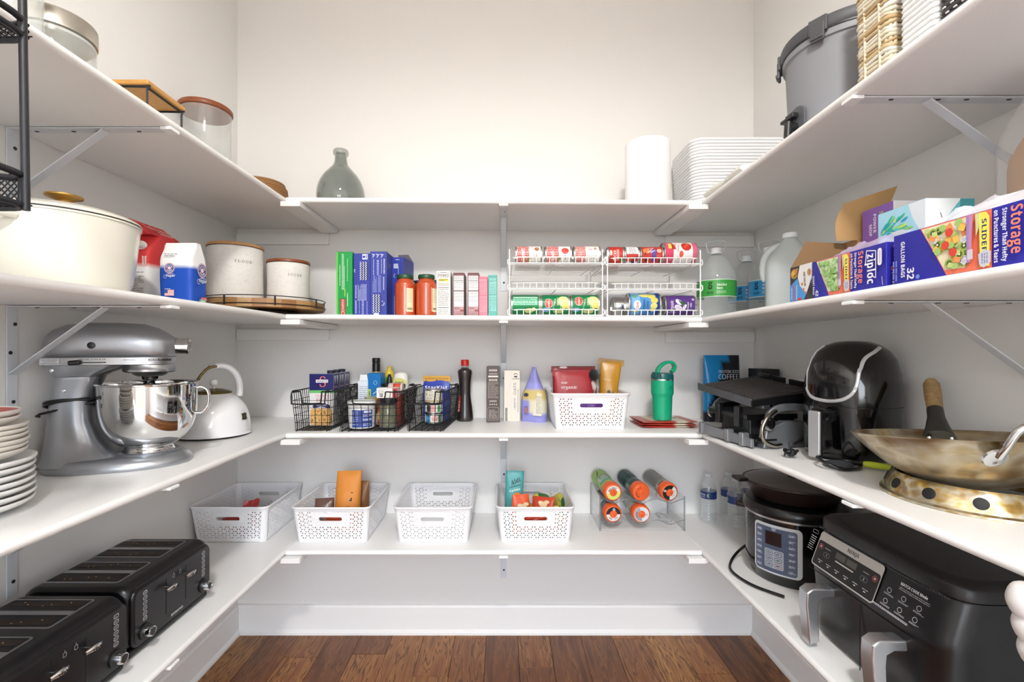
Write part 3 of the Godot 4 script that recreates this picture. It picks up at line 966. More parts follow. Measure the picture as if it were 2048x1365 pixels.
func sugar_print(q: Pr, x: float, k: float) -> void:
	q.circ(x, .096, .0145 * k, "e8e6e8", 0, 28).ring(x, .096, .0135 * k, .0012 * k, "d4595f").circ(x, .096, .0118 * k, "25408a", 0, 28).circ(x, .096, .0046 * k, "efdde0").ring(x, .096, .0046 * k, .0008 * k, "d4595f")
	q.arc_text("CRYSTAL", x, .096, .0081 * k, PI / 2, .0040 * k, "f4f2f2").arc_text("SUGAR", x, .096, .0081 * k, -PI / 2, .0040 * k, "f4f2f2", true)
	var yy := .096 - .0215 * k
	q.text("Sugar", x + .003, yy, .0064 * k, "f6f6f6", 0, "sb", .0, .25).ring(x - .011 * k, yy - .002 * k, .0045 * k, .0009 * k, "f6f6f6", .4, 5.6).rows(x + .004, yy + .0058 * k, .017 * k, .002 * k, 1, "f6f6f6")

# ---------- second shelf, back ----------
func nutrition(q: Pr, w: float, h: float, y0: float, c: String, head := true) -> void:   # a nutrition panel down a carton side
	if head: q.text("Nutrition Facts", 0, y0 - .006, .0042, c, 0, "b", w * .92)
	q.rows(0, y0 - .013, w * .95, .007, 2, c, 0, .4).rect(0, y0 - .022, w * .95, .0022, c).text("Calories 110", 0, y0 - .028, .004, c, 0, "b", w * .9).rows(0, y0 - .032 - h * .24, w * .95, h * .46, 11, c, 0, .28).rect(0, y0 - .036 - h * .49, w * .95, .0024, c).rows(0, y0 - .04 - h * .64, w * .95, h * .26, 6, c, 0, .26)



func second_shelf_back() -> void:
	var y := lv(2, "b", 0, -.5)
	# pasta boxes
	var s := v(.0605, .240, .14)
	var t := carton("pasta_box", "tall green pasta box with white cooking text, leftmost box on the second back shelf", "box", v(-.5985, y, -1.852), 0, s, "0f9a45", "pasta boxes")
	var fl := B.new()
	fl.x = Transform3D(Basis(Vector3.RIGHT, -.5), v(0, s.y, s.z / 2 - .002))
	fl.box(v(0, .0, -.018), v(.059, .0012, .036))
	part("open_flap", fl, mt("2c2119", .8), t)
	var q := front(s)
	q.rect(-.0265, 0, .0065, .238, "5cc24b").rows(-.004, .045, .135, .012, 4, "dff3e2", PI / 2, .4).rows(-.0165, .045, .105, .004, 1, "dff3e2", PI / 2).rows(.012, .052, .085, .003, 1, "c8ecce", PI / 2)
	q.text("LASAGNE", .002, -.034, .004, "d8e04a", PI / 2, "b", .028).rows(.0125, -.06, .05, .004, 1, "e6f5e8", PI / 2)
	q.rect(-.005, -.088, .022, .062, "4a2420").rect(-.005, -.088, .0195, .059, "b2564b").text("Quattro", -.005, -.083, .0085, "f3e3dc", PI / 2, "s", .046).ring(-.005, -.112, .0062, .0014, "f3e3dc")
	print_on(q, t)
	for k in 3:
		var at: Vector3 = [v(-.5355, y, -1.862), v(-.4705, y, -1.852), v(-.408, y, -1.93)][k]
		s = v([.0625, .0625, .046][k], [.236, .242, .236][k], [.14, .135, .13][k])
		t = carton("pasta_box", ["tall blue pasta box with a zigzag band near its top, right of the green box", "tall blue pasta box with a zigzag band near its bottom, middle of the blue ones", "blue pasta box set back with an open top, behind the sauce jar"][k], "box", at, [0.0, 0.0, -8.0][k], s, "2a3a9b", "pasta boxes")
		q = front(s)
		if k == 0:
			pasta_zig(q, .006, .052).rrect(.012, .105, .020, .020, .002, "dfe3f5").circ(.008, .105, .005, "2a3a9b").rect(.017, .105, .003, .014, "2a3a9b").arc_text("COOK", -.020, .052, .008, PI, .004, "dde2f6")
			q.rows(.010, -.03, .062, .018, 5, "bfc8ec", PI / 2, .42).rows(-.008, -.03, .062, .016, 5, "bfc8ec", PI / 2, .42).text("INFORMAZIONI", -.022, -.028, .004, "dde2f6", PI / 2, "b", .05).text("INGREDIENTI", -.022, -.085, .0045, "dde2f6", PI / 2, "b", .05)
			q.rows(-.009, -.085, .05, .003, 1, "bfc8ec", PI / 2).rows(.004, -.085, .055, .008, 2, "bfc8ec", PI / 2).rows(.02, -.085, .055, .003, 1, "bfc8ec", PI / 2)
			var fb := B.new()
			fb.x = Transform3D(Basis(Vector3.FORWARD, .35), v(-.031, s.y, 0))
			fb.box(v(.033, 0, 0), v(.066, .0012, .13))
			part("open_flap", fb, mt("d9d4cb", .8), t)
		elif k == 1:
			pasta_zig(q, -.008, -.075).arc_text("AL DENTE", .014, -.075, .008, 0, .004, "dde2f6")
			for i in 3:
				var xx := -.018 + i * .016
				q.line([Vector2(xx - .005, .112), Vector2(xx + .002, .106), Vector2(xx - .004, .098)], .002, "dde2f6").line([Vector2(xx - .005, .107), Vector2(xx + .006, .110)], .0016, "dde2f6")
			q.text("PREPARAZIONE", .022, .065, .005, "dde2f6", PI / 2, "b", .056).rows(.012, .065, .055, .003, 1, "bfc8ec", PI / 2).rows(-.002, .06, .058, .008, 2, "bfc8ec", PI / 2).rows(-.018, .062, .06, .004, 1, "bfc8ec", PI / 2)
			q.rows(-.014, -.002, .064, .016, 5, "9fabdf", PI / 2, .42).rows(.004, -.002, .064, .012, 4, "9fabdf", PI / 2, .42).text("INFORMAZIONI", .020, 0, .004, "dde2f6", PI / 2, "b", .05)
			q.rrect(-.008, -.116, .02, .008, .002, "dfe3f5")
		else:
			q.rows(0, .108, .016, .005, 1, "d4dbf5").rect(-.006, .083, .018, .018, "cfd4e2").rows(-.006, .083, .015, .015, 4, "8b93b5").arc_text("PASTA", -.006, .045, .008, PI, .004, "dde2f6").rect(.004, .046, .0012, .07, "dde2f6")
			q.circ(.004, -.015, .015, "c0444a", .008, 16, 1.57).rows(-.012, -.075, .08, .003, 1, "d4dbf5", PI / 2)
			for i in 3: q.circ(-.002 + i * .002, -.06 - i * .018, .0035, "d4dbf5", .002)
			var fb := B.new()
			fb.x = Transform3D(Basis(Vector3.RIGHT, -.35), v(0, s.y, -s.z / 2))
			fb.box(v(0, .0, .034), v(.045, .0012, .068))
			fb.box(v(-.024, -.03, .05), v(.0012, .08, .04))
			part("open_flap", fb, mt("d9d4cb", .8), t)
		print_on(q, t)
	# jars of sauce, and two dark-lidded jars behind them
	var sauce := mt("bf4a1b", .32, 0.0, {"clearcoat_enabled": true, "clearcoat": 1.0, "clearcoat_roughness": .03})
	for k in 4:
		var back := k > 1
		var at: Vector3 = [v(-.3725, y, -1.80), v(-.2918, y, -1.80), v(-.345, y, -1.96), v(-.268, y, -1.95)][k]
		t = thing("sauce_jar", ["jar of orange tomato sauce with a green lid next to the blue pasta boxes", "jar of orange tomato sauce with a green lid beside the panko carton", "dark-lidded sauce jar showing between the two tomato sauce jars", "dark-lidded sauce jar hidden behind the panko carton"][k], "jar", at, [0.0, 24.0, 0.0, 0.0][k], "sauce jars")
		var jp := smooth(vs([.0, .0, .034, .0, .0385, .004, .0392, .012, .0392, .108, .037, .122, .030, .132, .0275, .137]), 3)
		jp.append_array(vs([.0275, .143, 0, .143]))
		part("sauce_body", B.new().lathe(jp, 40), sauce if not back else mt("6d2a16", .3), t)
		part("lid", B.new().lathe(vs([0, .139, .0305, .139, .0315, .141, .0312, .152, .029, .1545, .0, .154]), 40), mt("1f4d33" if not back else "1d211f", .35), t)
		if not back:
			q = Pr.new(cy(.0394, 0, .62), .006)
			q.rect(.002, .057, .028, .088, "efe3bd").rows(.002, .072, .022, .05, 15, "a59f83", 0, .3).rect(.002, .024, .022, .009, "b5ab8a").rows(-.0160, .06, .09, .003, 1, "f4e6c0", PI / 2)
			for i in 8: q.rect(-.007 + i * .0026, .024, .001, .008, "746c55")
			print_on(q, t, .5)
	# cartons
	var yb := lv(2, "b", 0, -.15)
	s = v(.053, .172, .085)
	t = carton("panko_carton", "white panko carton with black lettering on the second back shelf", "carton", v(-.2255, yb, -1.832), 0, s, "eceae3")
	q = front(s)
	q.box_line(0, .070, .043, .017, .0012, "2b2b29").rect(0, .070, .04, .014, "f2f0e8").text("PANKO", 0, .069, .0105, "20201f", 0, "b", .037).rrect(0, .051, .038, .0095, .001, "d6cf45").rows(0, .051, .034, .007, 2, "5d5b26", 0, .6)
	nutrition(q, .043, .125, .044, "44423f")
	q.rows(0, .0795, .02, .003, 1, "5f5d58")
	print_on(q, t)
	for k in 2:
		s = v(.0425, .165, .105)
		t = carton("snack_box", ["brown snack box with white nutrition panels beside the panko carton", "brown snack box with white nutrition panels beside the pink box"][k], "box", v([-.1675, -.1125][k], yb, -1.842), 0, s, "6b3534", "brown snack boxes")
		q = front(s)
		q.rect(0, .043, .037, .056, "e9e5e4").rect(0, -.019, .037, .062, "e9e5e4").text("Nutrition Facts", 0, .066, .004, "3b3130", 0, "b", .034).rows(0, .059, .034, .006, 2, "4a4342", 0, .4).rect(0, .052, .035, .0022, "3b3130").text("Calories 100", 0, .046, .0045, "3b3130", 0, "b", .033).rows(0, .028, .034, .026, 6, "6b6362", 0, .26).rect(0, .0125, .037, .0022, "3b3130").rows(0, -.01, .034, .035, 8, "6b6362", 0, .25)
		q.rect(0, -.056, .037, .02, "b88e92").rows(-.006, -.053, .018, .01, 3, "6b3534").rect(.012, -.061, .014, .007, "8e3f3f").rect(0, -.0735, .037, .012, "b88e92").rows(0, -.074, .033, .006, 2, "6b3534")
		print_on(q, t)
	for k in 2:
		s = v([.0365, .0335][k], [.152, .159][k], [.10, .05][k])
		t = carton("snack_box", ["pink snack box with a faint nutrition table, right of the brown boxes", "slim teal snack box at the right end of the row of cartons"][k], "box", v([-.0765, -.0395][k], yb, -1.848 + k * .02), 0, s, ["e8798a", "57b0a5"][k])
		q = front(s)
		var c: String = ["a34d5c", "2c716b"][k]
		q.rect(0, .035, s.x - .007, .06, ["ee93a0", "86cbc2"][k]).rect(0, -.028, s.x - .007, .062, ["ee93a0", "86cbc2"][k])
		q.text("Nutrition Facts", 0, s.y / 2 - .007, .0034, c, 0, "b", s.x * .8).rect(0, s.y / 2 - .0205, s.x * .82, .0016, c).text("Amount  1 2", 0, s.y / 2 - .026, .004, c, 0, "b", s.x * .8).rows(0, .026, s.x * .78, .04, 9, c, 0, .22).rect(0, .0025, s.x * .82, .0012, c).rows(0, -.03, s.x * .78, .05, 9, c, 0, .18)
		for i in 4: q.rect(-.009 + i * .006, -.02 + .02 * (i % 2), .0005, .07, c)
		print_on(q, t)
	can_racks()
	water_jugs()

func pasta_zig(q: Pr, x: float, y_: float) -> Pr:
	for i in 3:
		var a := []
		for k in 17: a.append(Vector2(x - .010 + i * .010 + (.0032 if k % 2 else -.0032), y_ + .034 - k * .0043))
		q.line(a, .0022, "e6e9f7")
		var d := []
		for e in a: d.append(e + Vector2(.0045, -.001))
		q.line(d, .0022, "101642")
	return q

func can_racks() -> void:
	var wire := mt("f4f4f3", .3)
	for k in 2:
		var x0: float = [.0265, .3945][k]
		var y := lv(2, "b", 0, x0 + .17) + .001
		var t := thing("can_rack", ["white wire can rack with red soup cans on top, left one of the pair", "white wire can rack nearest the water bottles, right one of the pair"][k], "rack", v(x0 + .1725, y, -1.775), 0, "wire can racks")
		var W := .1745
		for s in [-1.0, 1.0]:
			var up := B.new()
			up.tube(v3([s * W, .0, 0, s * W, .252, 0]), .0026, 7); up.tube(v3([s * W, 0, -.32, s * W, .27, -.32]), .0026, 7)
			for hh in [.012, .105, .2]:
				up.tube([v(s * W, hh, 0), v(s * W, hh + .006, -.32)], .002, 6)
				up.tube(smooth([v(s * (W - .002), hh + .014, .0), v(s * (W + .006), hh + .012, .002), v(s * (W + .006), hh - .004, .002), v(s * (W - .004), hh - .006, 0)], 4), .0022, 6)
			part("side_frame", up, wire, t)
		for tier in 3:
			var yy: float = [.004, .1045, .2][tier]
			var fr := B.new()
			fr.tube([v(-W, yy, 0), v(W, yy, 0)], .0027, 7)
			fr.tube(smooth([v(-W + .028, yy, .001), v(-W + .0285, yy + .0175, .004), v(-W + .032, yy + .021, .005), v(W - .032, yy + .021, .005), v(W - .0285, yy + .0175, .004), v(W - .028, yy, .001)], 3), .0021, 6)
			for i in range(1, 12): fr.tube([v(lerpf(-W + .028, W - .028, i / 12.0), yy, .001), v(lerpf(-W + .028, W - .028, i / 12.0), yy + .021, .005)], .0018, 6)
			part("front_fence", fr, wire, t)
			var dk := B.new()
			for i in 12: dk.tube([v(-W, yy - .002 + i * .0006, -.018 - i * .0265), v(W, yy - .002 + i * .0006, -.018 - i * .0265)], .0015, 5)
			for xx in [-W + .01, 0.0, W - .03]: dk.tube([v(xx, yy - .0045, -.002), v(xx, yy + .003, -.32)], .0021, 6)
			part("wire_deck", dk, wire, t)
	# cans lying on the racks: [x, tier, radius, length, kind, label]
	var top := lv(2, "b", 0, .3) + .2038
	var low := lv(2, "b", 0, .3) + .0092
	soup_can(v(.0975, top, -1.815), .0345, .1016, 0, "red and white cream of mushroom soup can, leftmost on the left rack top")
	soup_can(v(.2095, top, -1.815), .0345, .1016, 1, "red and white tomato soup can, middle one on top of the left can rack")
	soup_can(v(.3185, top, -1.815), .0345, .1016, 2, "soup can showing its nutrition side, right one on the left rack top")
	soup_can(v(.4295, top, -1.82), .034, .062, 3, "short red can with white lettering, leftmost on the right rack top")
	soup_can(v(.4905, top, -1.82), .034, .056, 4, "short can with a white and red label, second on the right rack top")
	soup_can(v(.5655, top, -1.82), .034, .089, 5, "red and purple fruit soda can on top of the right can rack")
	soup_can(v(.6735, top, -1.825), .0425, .124, 6, "biggest can on the racks, pink and white label with red tomatoes")
	soup_can(v(.4365, top, -1.93), .034, .062, 3, "dark can end just behind the short red can on the right rack")
	soup_can(v(.0865, low, -1.83), .0395, .112, 7, "green can with a pale printed panel, leftmost on the bottom of the left rack")
	soup_can(v(.1995, low, -1.83), .0395, .112, 8, "green sweet corn can in the middle of the left rack bottom")
	soup_can(v(.3135, low, -1.83), .0395, .110, 9, "green lima bean can at the right of the left rack bottom")
	soup_can(v(.5395, low, -1.83), .043, .122, 10, "blue pineapple can with yellow fruit on the bottom of the right rack")
	soup_can(v(.512, low, -1.95), .043, .122, 12, "bare silver can end behind the blue pineapple can")
	soup_can(v(.6765, low, -1.83), .0385, .118, 11, "purple organic coconut milk can on the bottom of the right rack")

func soup_can(at: Vector3, r: float, l: float, kind: int, label: String) -> void:   # lies along x
	var t := thing("food_can", label, "can", at + v(0, r, 0), 0, "cans on the wire can racks")
	var steel := mt("c9c9c7", .25, 1.0)
	var b := B.new()
	b.x = Transform3D(Basis(Vector3.FORWARD, PI / 2), Vector3.ZERO)
	var h := l / 2
	var body := vs([0, -h + .004, r - .004, -h + .004, r - .004, -h, r - .0005, -h, r, -h + .002, r - .0014, -h + .005, r - .001, -h + .007, r - .001, h - .007, r - .0014, h - .005, r, h - .002, r - .0005, h, r - .004, h, r - .004, h - .004, 0, h - .004])
	b.lathe(body, 40)
	part("tin_body", b, steel, t)
	if kind == 12: return
	var rl := r - .0006
	# print map: a runs along the can (x), b runs round it; b = 0 faces the camera
	var q := Pr.new(func(a: float, c: float, e: float) -> Vector3: return v(a, sin(c / rl) * (rl + e), cos(c / rl) * (rl + e)), .007)
	var base: String = ["f0efec", "f0efec", "f0efec", "c9302c", "efeceb", "c8392f", "f2eeec", "0f8a4e", "0c8448", "0c8448", "4f93d2", "5b3a86"][kind]
	var L := l - .012
	var C := PI * rl
	q.rect(0, 0, L, C * 1.995, base)
	var e0 := -L / 2
	match kind:
		0, 1:
			q.rect(e0 + L * .26, 0, L * .52, C * 1.99, "c9211f").text("Campbell's", e0 + L * .27, -.004 if kind == 0 else -.016, .0115, "f4efe9", PI / 2, "sb", .056, .2)
			q.circ(e0 + L * .52, -.018, .0085, "b9b088").circ(e0 + L * .52, -.018, .0065, "8d8a57")
			if kind == 0:
				q.circ(e0 + L * .64, .022, .0085, "dcdad2").circ(e0 + L * .84, .02, .009, "a2613c").circ(e0 + L * .86, .022, .005, "c98d63").text("Cream of", e0 + L * .72, -.010, .005, "4d4642", PI / 2, "s", .024).text("Mushroom", e0 + L * .82, -.010, .005, "8e2f2c", PI / 2, "sb", .028)
			else:
				q.circ(e0 + L * .78, .012, .014, "d8392c", .013).circ(e0 + L * .73, .014, .005, "e8695a").circ(e0 + L * .72, .016, .002, "5d8a3a").text("Tomato", e0 + L * .78, -.015, .005, "4a3f78", PI / 2, "sb", .02)
		2:
			q.rect(e0 + L * .22, 0, L * .44, C * 1.99, "c42f2d").rows(e0 + L * .22, .004, .05, L * .36, 8, "eeb9b3", PI / 2, .3).circ(e0 + L * .84, .022, .006, "c79a6e").rows(e0 + L * .62, .02, .012, .014, 3, "b9756f", PI / 2).rows(e0 + L * .68, -.014, .02, .04, 5, "b8b4b0", PI / 2, .3).text("5 5 1", e0 + L * .84, -.016, .004, "4b4744")
		3:
			q.text("DICED", e0 + L * .38, -.004, .010, "f3e9e2", PI / 2, "b", .04).text("TOMATOES", e0 + L * .62, -.002, .008, "f3e9e2", PI / 2, "b", .046).rect(e0 + L * .10, .006, L * .16, .02, "ead8d2").circ(e0 + L * .9, -.02, .008, "3d7a35")
		4:
			q.rect(0, -.014, L, .03, "c8332c").circ(.004, -.028, .010, "4b2a4e").circ(-.012, -.024, .006, "e0574c").rows(0, .014, .03, .026, 6, "6d6a68", PI / 2, .4).circ(.014, -.014, .006, "3a2740")
		5:
			q.rect(0, .012, L, .03, "c33831").text("Dr", -.004, .022, .014, "e7e3ee", .3, "sb").circ(-.024, .014, .011, "e38b4e", .012).circ(-.026, .002, .004, "372225").rrect(.006, -.004, .018, .05, .006, "574a9b").circ(.026, .014, .009, "e7b6a6").circ(.022, -.01, .008, "d9584a").circ(-.022, -.022, .006, "3b2223").circ(.03, -.024, .006, "2c5d33").text("Pepper", -.002, .010, .007, "e7e3ee", .3, "b", .03)
		6:
			q.rect(e0 + .012, .0, .03, C * 1.9, "d8476a").rect(e0 + L * .96, 0, .016, C * 1.9, "d8657e").circ(e0 + L * .68, .024, .019, "c5301f", .02).circ(e0 + L * .64, .020, .006, "dd5a41").circ(e0 + L * .72, .030, .006, "e06a4e").rrect(e0 + L * .13, .026, .012, .026, .002, "e5da5e").rrect(e0 + L * .26, .022, .016, .026, .002, "b9392e").text("Great Value", e0 + L * .3, .024, .004, "f2ecea", PI / 2 + .2, "b", .024).text("10", e0 + L * .43, -.024, .010, "b0352d").circ(e0 + L * .5, -.008, .008, "e2604d", .012).text("TOMATOES", e0 + L * .4, .012, .005, "a5463d", PI / 2 - .15, "b", .032).ring(e0 + L * .16, -.028, .004, .001, "f6e6e8").rrect(e0 + L * .76, -.026, .022, .014, .002, "e4dedd")
		7:
			q.rect(-.002, .014, L * .92, .034, "8fd0b4").rect(0, .030, L * .9, .004, "e8f5ee").rows(-.004, .014, L * .8, .028, 5, "2f9a6a", 0, .45).circ(.012, -.026, .016, "e6d98a", .012).circ(.03, -.02, .008, "efe6ac").text("VEGETABLES", .006, -.014, .006, "173d24", .3, "b", .04)
		8, 9:
			q.circ(e0 + L * .24, .004 if kind == 8 else .014, .0165, "f0d9c4", .0195).circ(e0 + L * .24, .004 if kind == 8 else .014, .0145, "c9453c", .0175).text("Del Monte", e0 + L * .24, .003 if kind == 8 else .013, .0065, "f7ece2", PI / 2, "b", .03)
			q.circ(e0 + L * .80, .014, .02, "ece3a0", .022).circ(e0 + L * .88, -.008, .014, "e6d678", .016).text("Fresh Cut", e0 + L * .46, .008, .006, "dff0e4", PI / 2 - .2, "sb", .028).text("SWEET" if kind == 8 else "GREEN", e0 + L * .60, .012, .008, "e4ecaf", PI / 2, "b", .032).text("CORN" if kind == 8 else "LIMAS", e0 + L * .72, .0, .009, "e4ecaf", PI / 2, "b", .034)
			q.rrect(e0 + L * .14, -.022, .022, .018, .004, "86a7dc").circ(e0 + L * .62, -.03, .02, "cfd08b", .01).circ(e0 + L * .9, -.022, .008, "3f8d3a").rows(e0 + L * .42, -.016, .02, .006, 2, "9fd3b4", PI / 2)
		10:
			q.rect(L * .44, 0, .014, C * 1.99, "1f3f86").rect(e0 + .02, .0, .03, C * 1.99, "7fb6e4").circ(e0 + .016, .03, .012, "5ea26b", .008).circ(.0, .034, .022, "e9e07d", .010).circ(.024, .030, .016, "e3d86a", .012).circ(.034, .012, .014, "ded25f", .012).circ(.032, -.01, .013, "e6dd80", .012).circ(.028, -.026, .012, "d8cb58", .008).circ(e0 + .024, -.006, .014, "f3efec", .017).text("Dole", e0 + .024, -.006, .009, "c8473f", PI / 2, "b", .022).text("PINEAPPLE", e0 + .050, -.004, .009, "1c3c77", PI / 2, "b", .036).text("CHUNKS", e0 + .063, -.006, .009, "1c3c77", PI / 2, "b", .030).circ(e0 + .02, -.03, .01, "d9cf66", .006).rrect(.016, -.03, .012, .014, .003, "2c4fa8")
		11:
			q.text("organic", e0 + L * .18, -.006, .011, "eee6f2", PI / 2, "sb", .044).circ(e0 + L * .42, .010, .015, "efe8f2", .009, 18, -.7).circ(e0 + L * .40, -.012, .016, "efe8f2", .010, 18, -.5).circ(e0 + L * .40, -.012, .012, "d9cfe0", .006, 18, -.5).circ(e0 + L * .62, -.010, .012, "f1ebf3", .006, 18, 1.1).circ(e0 + L * .52, .004, .018, "3f6b45", .004, 14, -.9).circ(e0 + L * .58, .006, .012, "2f5738", .003, 12, -.3).text("coconut", e0 + L * .74, -.006, .006, "eee6f2", PI / 2, "b", .03).text("milk", e0 + L * .84, -.002, .006, "eee6f2", PI / 2, "b", .016).circ(e0 + L * .93, .02, .005, "c9b7da").rows(e0 + L * .2, -.032, L * .3, .006, 2, "cdbcdc")
	part("paper_label", q.b, ink(.35), t)

func bottle_print(q: Pr, h0: float, h1: float, w: float, c: String, c2: String, words: Array) -> void:
	var m := (h0 + h1) / 2
	q.rect(0, m, w, h1 - h0, c).rect(0, h1 - .001, w, .002, "e8efe8").rect(0, h0 + .001, w, .002, "e8efe8")
	q.text("g", -.022, m + .012, .022, c2, 0, "b").rect(-.022, m - .002, .016, .0035, c2).rows(-.022, m - .018, .024, .010, 2, c2)
	q.text(words[0], .02, m + .012, .008, "eef4ea", 0, "sb", .036).text(words[1], .012, m - .001, .008, "eef4ea", 0, "sb", .022).rows(.018, m - .016, .034, .012, 3, "d8e8d4", 0, .3)

func water_jugs() -> void:
	var pet := glass("e6efec", .16, .06)
	var capm := mt("eef2f3", .4)
	# ribbed gallon bottles with a carrying loop
	for k in 3:
		var at: Vector3 = [v(.845, lv(2, "r", -1.87), -1.872), v(1.048, lv(2, "r", -2.03), -2.033), v(1.048, lv(2, "r", -1.86), -1.862)][k]
		var t := thing("water_bottle", ["clear gallon bottle of distilled water with a green label", "clear gallon water bottle with a blue label, farthest back in the corner", "clear gallon water bottle with a blue label beside the milk jug"][k], "bottle", at, [-24.0, -30.0, -48.0][k], "gallon water bottles")
		var pr := vs([0, .004, .045, .0, .064, .002, .071, .012])
		for i in 9:
			pr.append_array(vs([.0725, .018 + i * .0072, .0695, .0216 + i * .0072]))
		pr.append_array(vs([.072, .084, .0722, .150, .070, .156, .072, .163]))
		pr.append_array(smooth(vs([.069, .18, .058, .208, .042, .232, .027, .250, .0185, .258, .0175, .266]), 3))
		part("bottle_body", B.new().lathe(pr, 44, 25), pet, t)
		part("cap", B.new().lathe(vs([.017, .258, .0225, .258, .0225, .262, .020, .263, .0203, .280, .019, .282, 0, .282]), 28), capm, t)
		var q := Pr.new(cy(.0726, 0, 0), .008)
		bottle_print(q, .084, .150, .36, "3d9a40" if k == 0 else "3192cf", "12311a" if k == 0 else "0e3557", ["Distilled", "Water"] if k == 0 else ["Purified", "Water"])
		part("paper_label", q.b, ink(.4), t)
		var hp := smooth(v3([.019, .262, 0, .030, .268, 0, .036, .292, .004, .032, .305, .008, 0, .309, .010, -.032, .305, .008, -.036, .292, .004, -.030, .268, 0, -.019, .262, 0]), 4)
		var hb := B.new()
		var rings := []
		for i in hp.size():
			var nx: Vector3 = (hp[mini(i + 1, hp.size() - 1)] - hp[maxi(i - 1, 0)]).normalized()
			rings.append(ring_at(hp[i], nx.cross(Vector3.BACK).normalized(), Vector3.BACK, .0018, .006, 3, 8))
		hb.loft(rings, true, true, true)
		part("carry_loop", hb, mt("e7efee", .4, 0, {"transparency": 1, "albedo_color": Color(.9, .94, .94, .75)}), t)
	# milk jug
	var t := thing("water_jug", "frosted square gallon jug of water with a white cap and moulded handle", "jug", v(.975, lv(2, "r", -1.6), -1.605), -28)
	var milky := StandardMaterial3D.new()
	milky.albedo_color = Color(.90, .93, .92, .55); milky.roughness = .35; milky.transparency = BaseMaterial3D.TRANSPARENCY_ALPHA
	var rings := []
	for e in [[0, .060, 5.0], [.004, .070, 5.0], [.012, .0745, 5.0], [.10, .0745, 5.0], [.15, .0745, 4.5], [.172, .072, 3.6], [.195, .064, 3.0], [.214, .052, 2.5], [.232, .038, 2.1], [.246, .026, 2.0], [.254, .0205, 2.0], [.262, .0195, 2.0]]:
		rings.append(ring_at(v(0, e[0], 0), Vector3.RIGHT, Vector3.BACK, e[1], e[1], e[2], 40))
	part("jug_body", B.new().loft(rings, true, true, true), milky, t)
	part("cap", B.new().lathe(vs([0, .258, .022, .258, .0228, .261, .0228, .272, .021, .2745, 0, .2745]), 32), mt("f3f5f6", .4), t)
	part("handle", B.new().tube(smooth(v3([-.022, .236, .0, -.052, .226, .0, -.074, .200, 0, -.0795, .168, 0, -.078, .135, 0, -.070, .118, 0]), 5), [.0105, .011, .0115, .012, .012, .012, .012, .012, .012, .012, .012, .012, .012, .012, .012, .012, .012, .012, .012, .012, .012, .012, .012, .012, .012, .011], 12), milky, t)
	var wl := []
	for e in [[.003, .066, 5.0], [.012, .0725, 5.0], [.15, .0725, 4.5], [.168, .0715, 3.8]]: wl.append(ring_at(v(0, e[0], 0), Vector3.RIGHT, Vector3.BACK, e[1], e[1], e[2], 40))
	var wm := StandardMaterial3D.new()
	wm.albedo_color = Color(.80, .87, .88, .35); wm.roughness = .12; wm.transparency = BaseMaterial3D.TRANSPARENCY_ALPHA
	part("water", B.new().loft(wl, true, true, true), wm, t)

# ---------- second shelf, right ----------
func film(x0: Vector3, x1: Vector3, up: Vector3, seed_: int, amp := .006) -> B:   # crumpled plastic film between two ends
	var nz := FastNoiseLite.new()
	nz.seed = seed_; nz.frequency = 22.0
	var rings := []
	for i in 13:
		var q := []
		for j in 26:
			var p := x0.lerp(x1, j / 25.0) + up * (i / 12.0) * (1.0 + .25 * nz.get_noise_1d(j * .02))
			q.append(p + v(nz.get_noise_3d(p.x, p.y, p.z), nz.get_noise_3d(p.y, p.z, p.x) * .6, nz.get_noise_3d(p.z, p.x, p.y)) * amp * 2.0 * minf(1.0, i / 3.0))
		rings.append(q)
	return B.new().loft(rings, false)

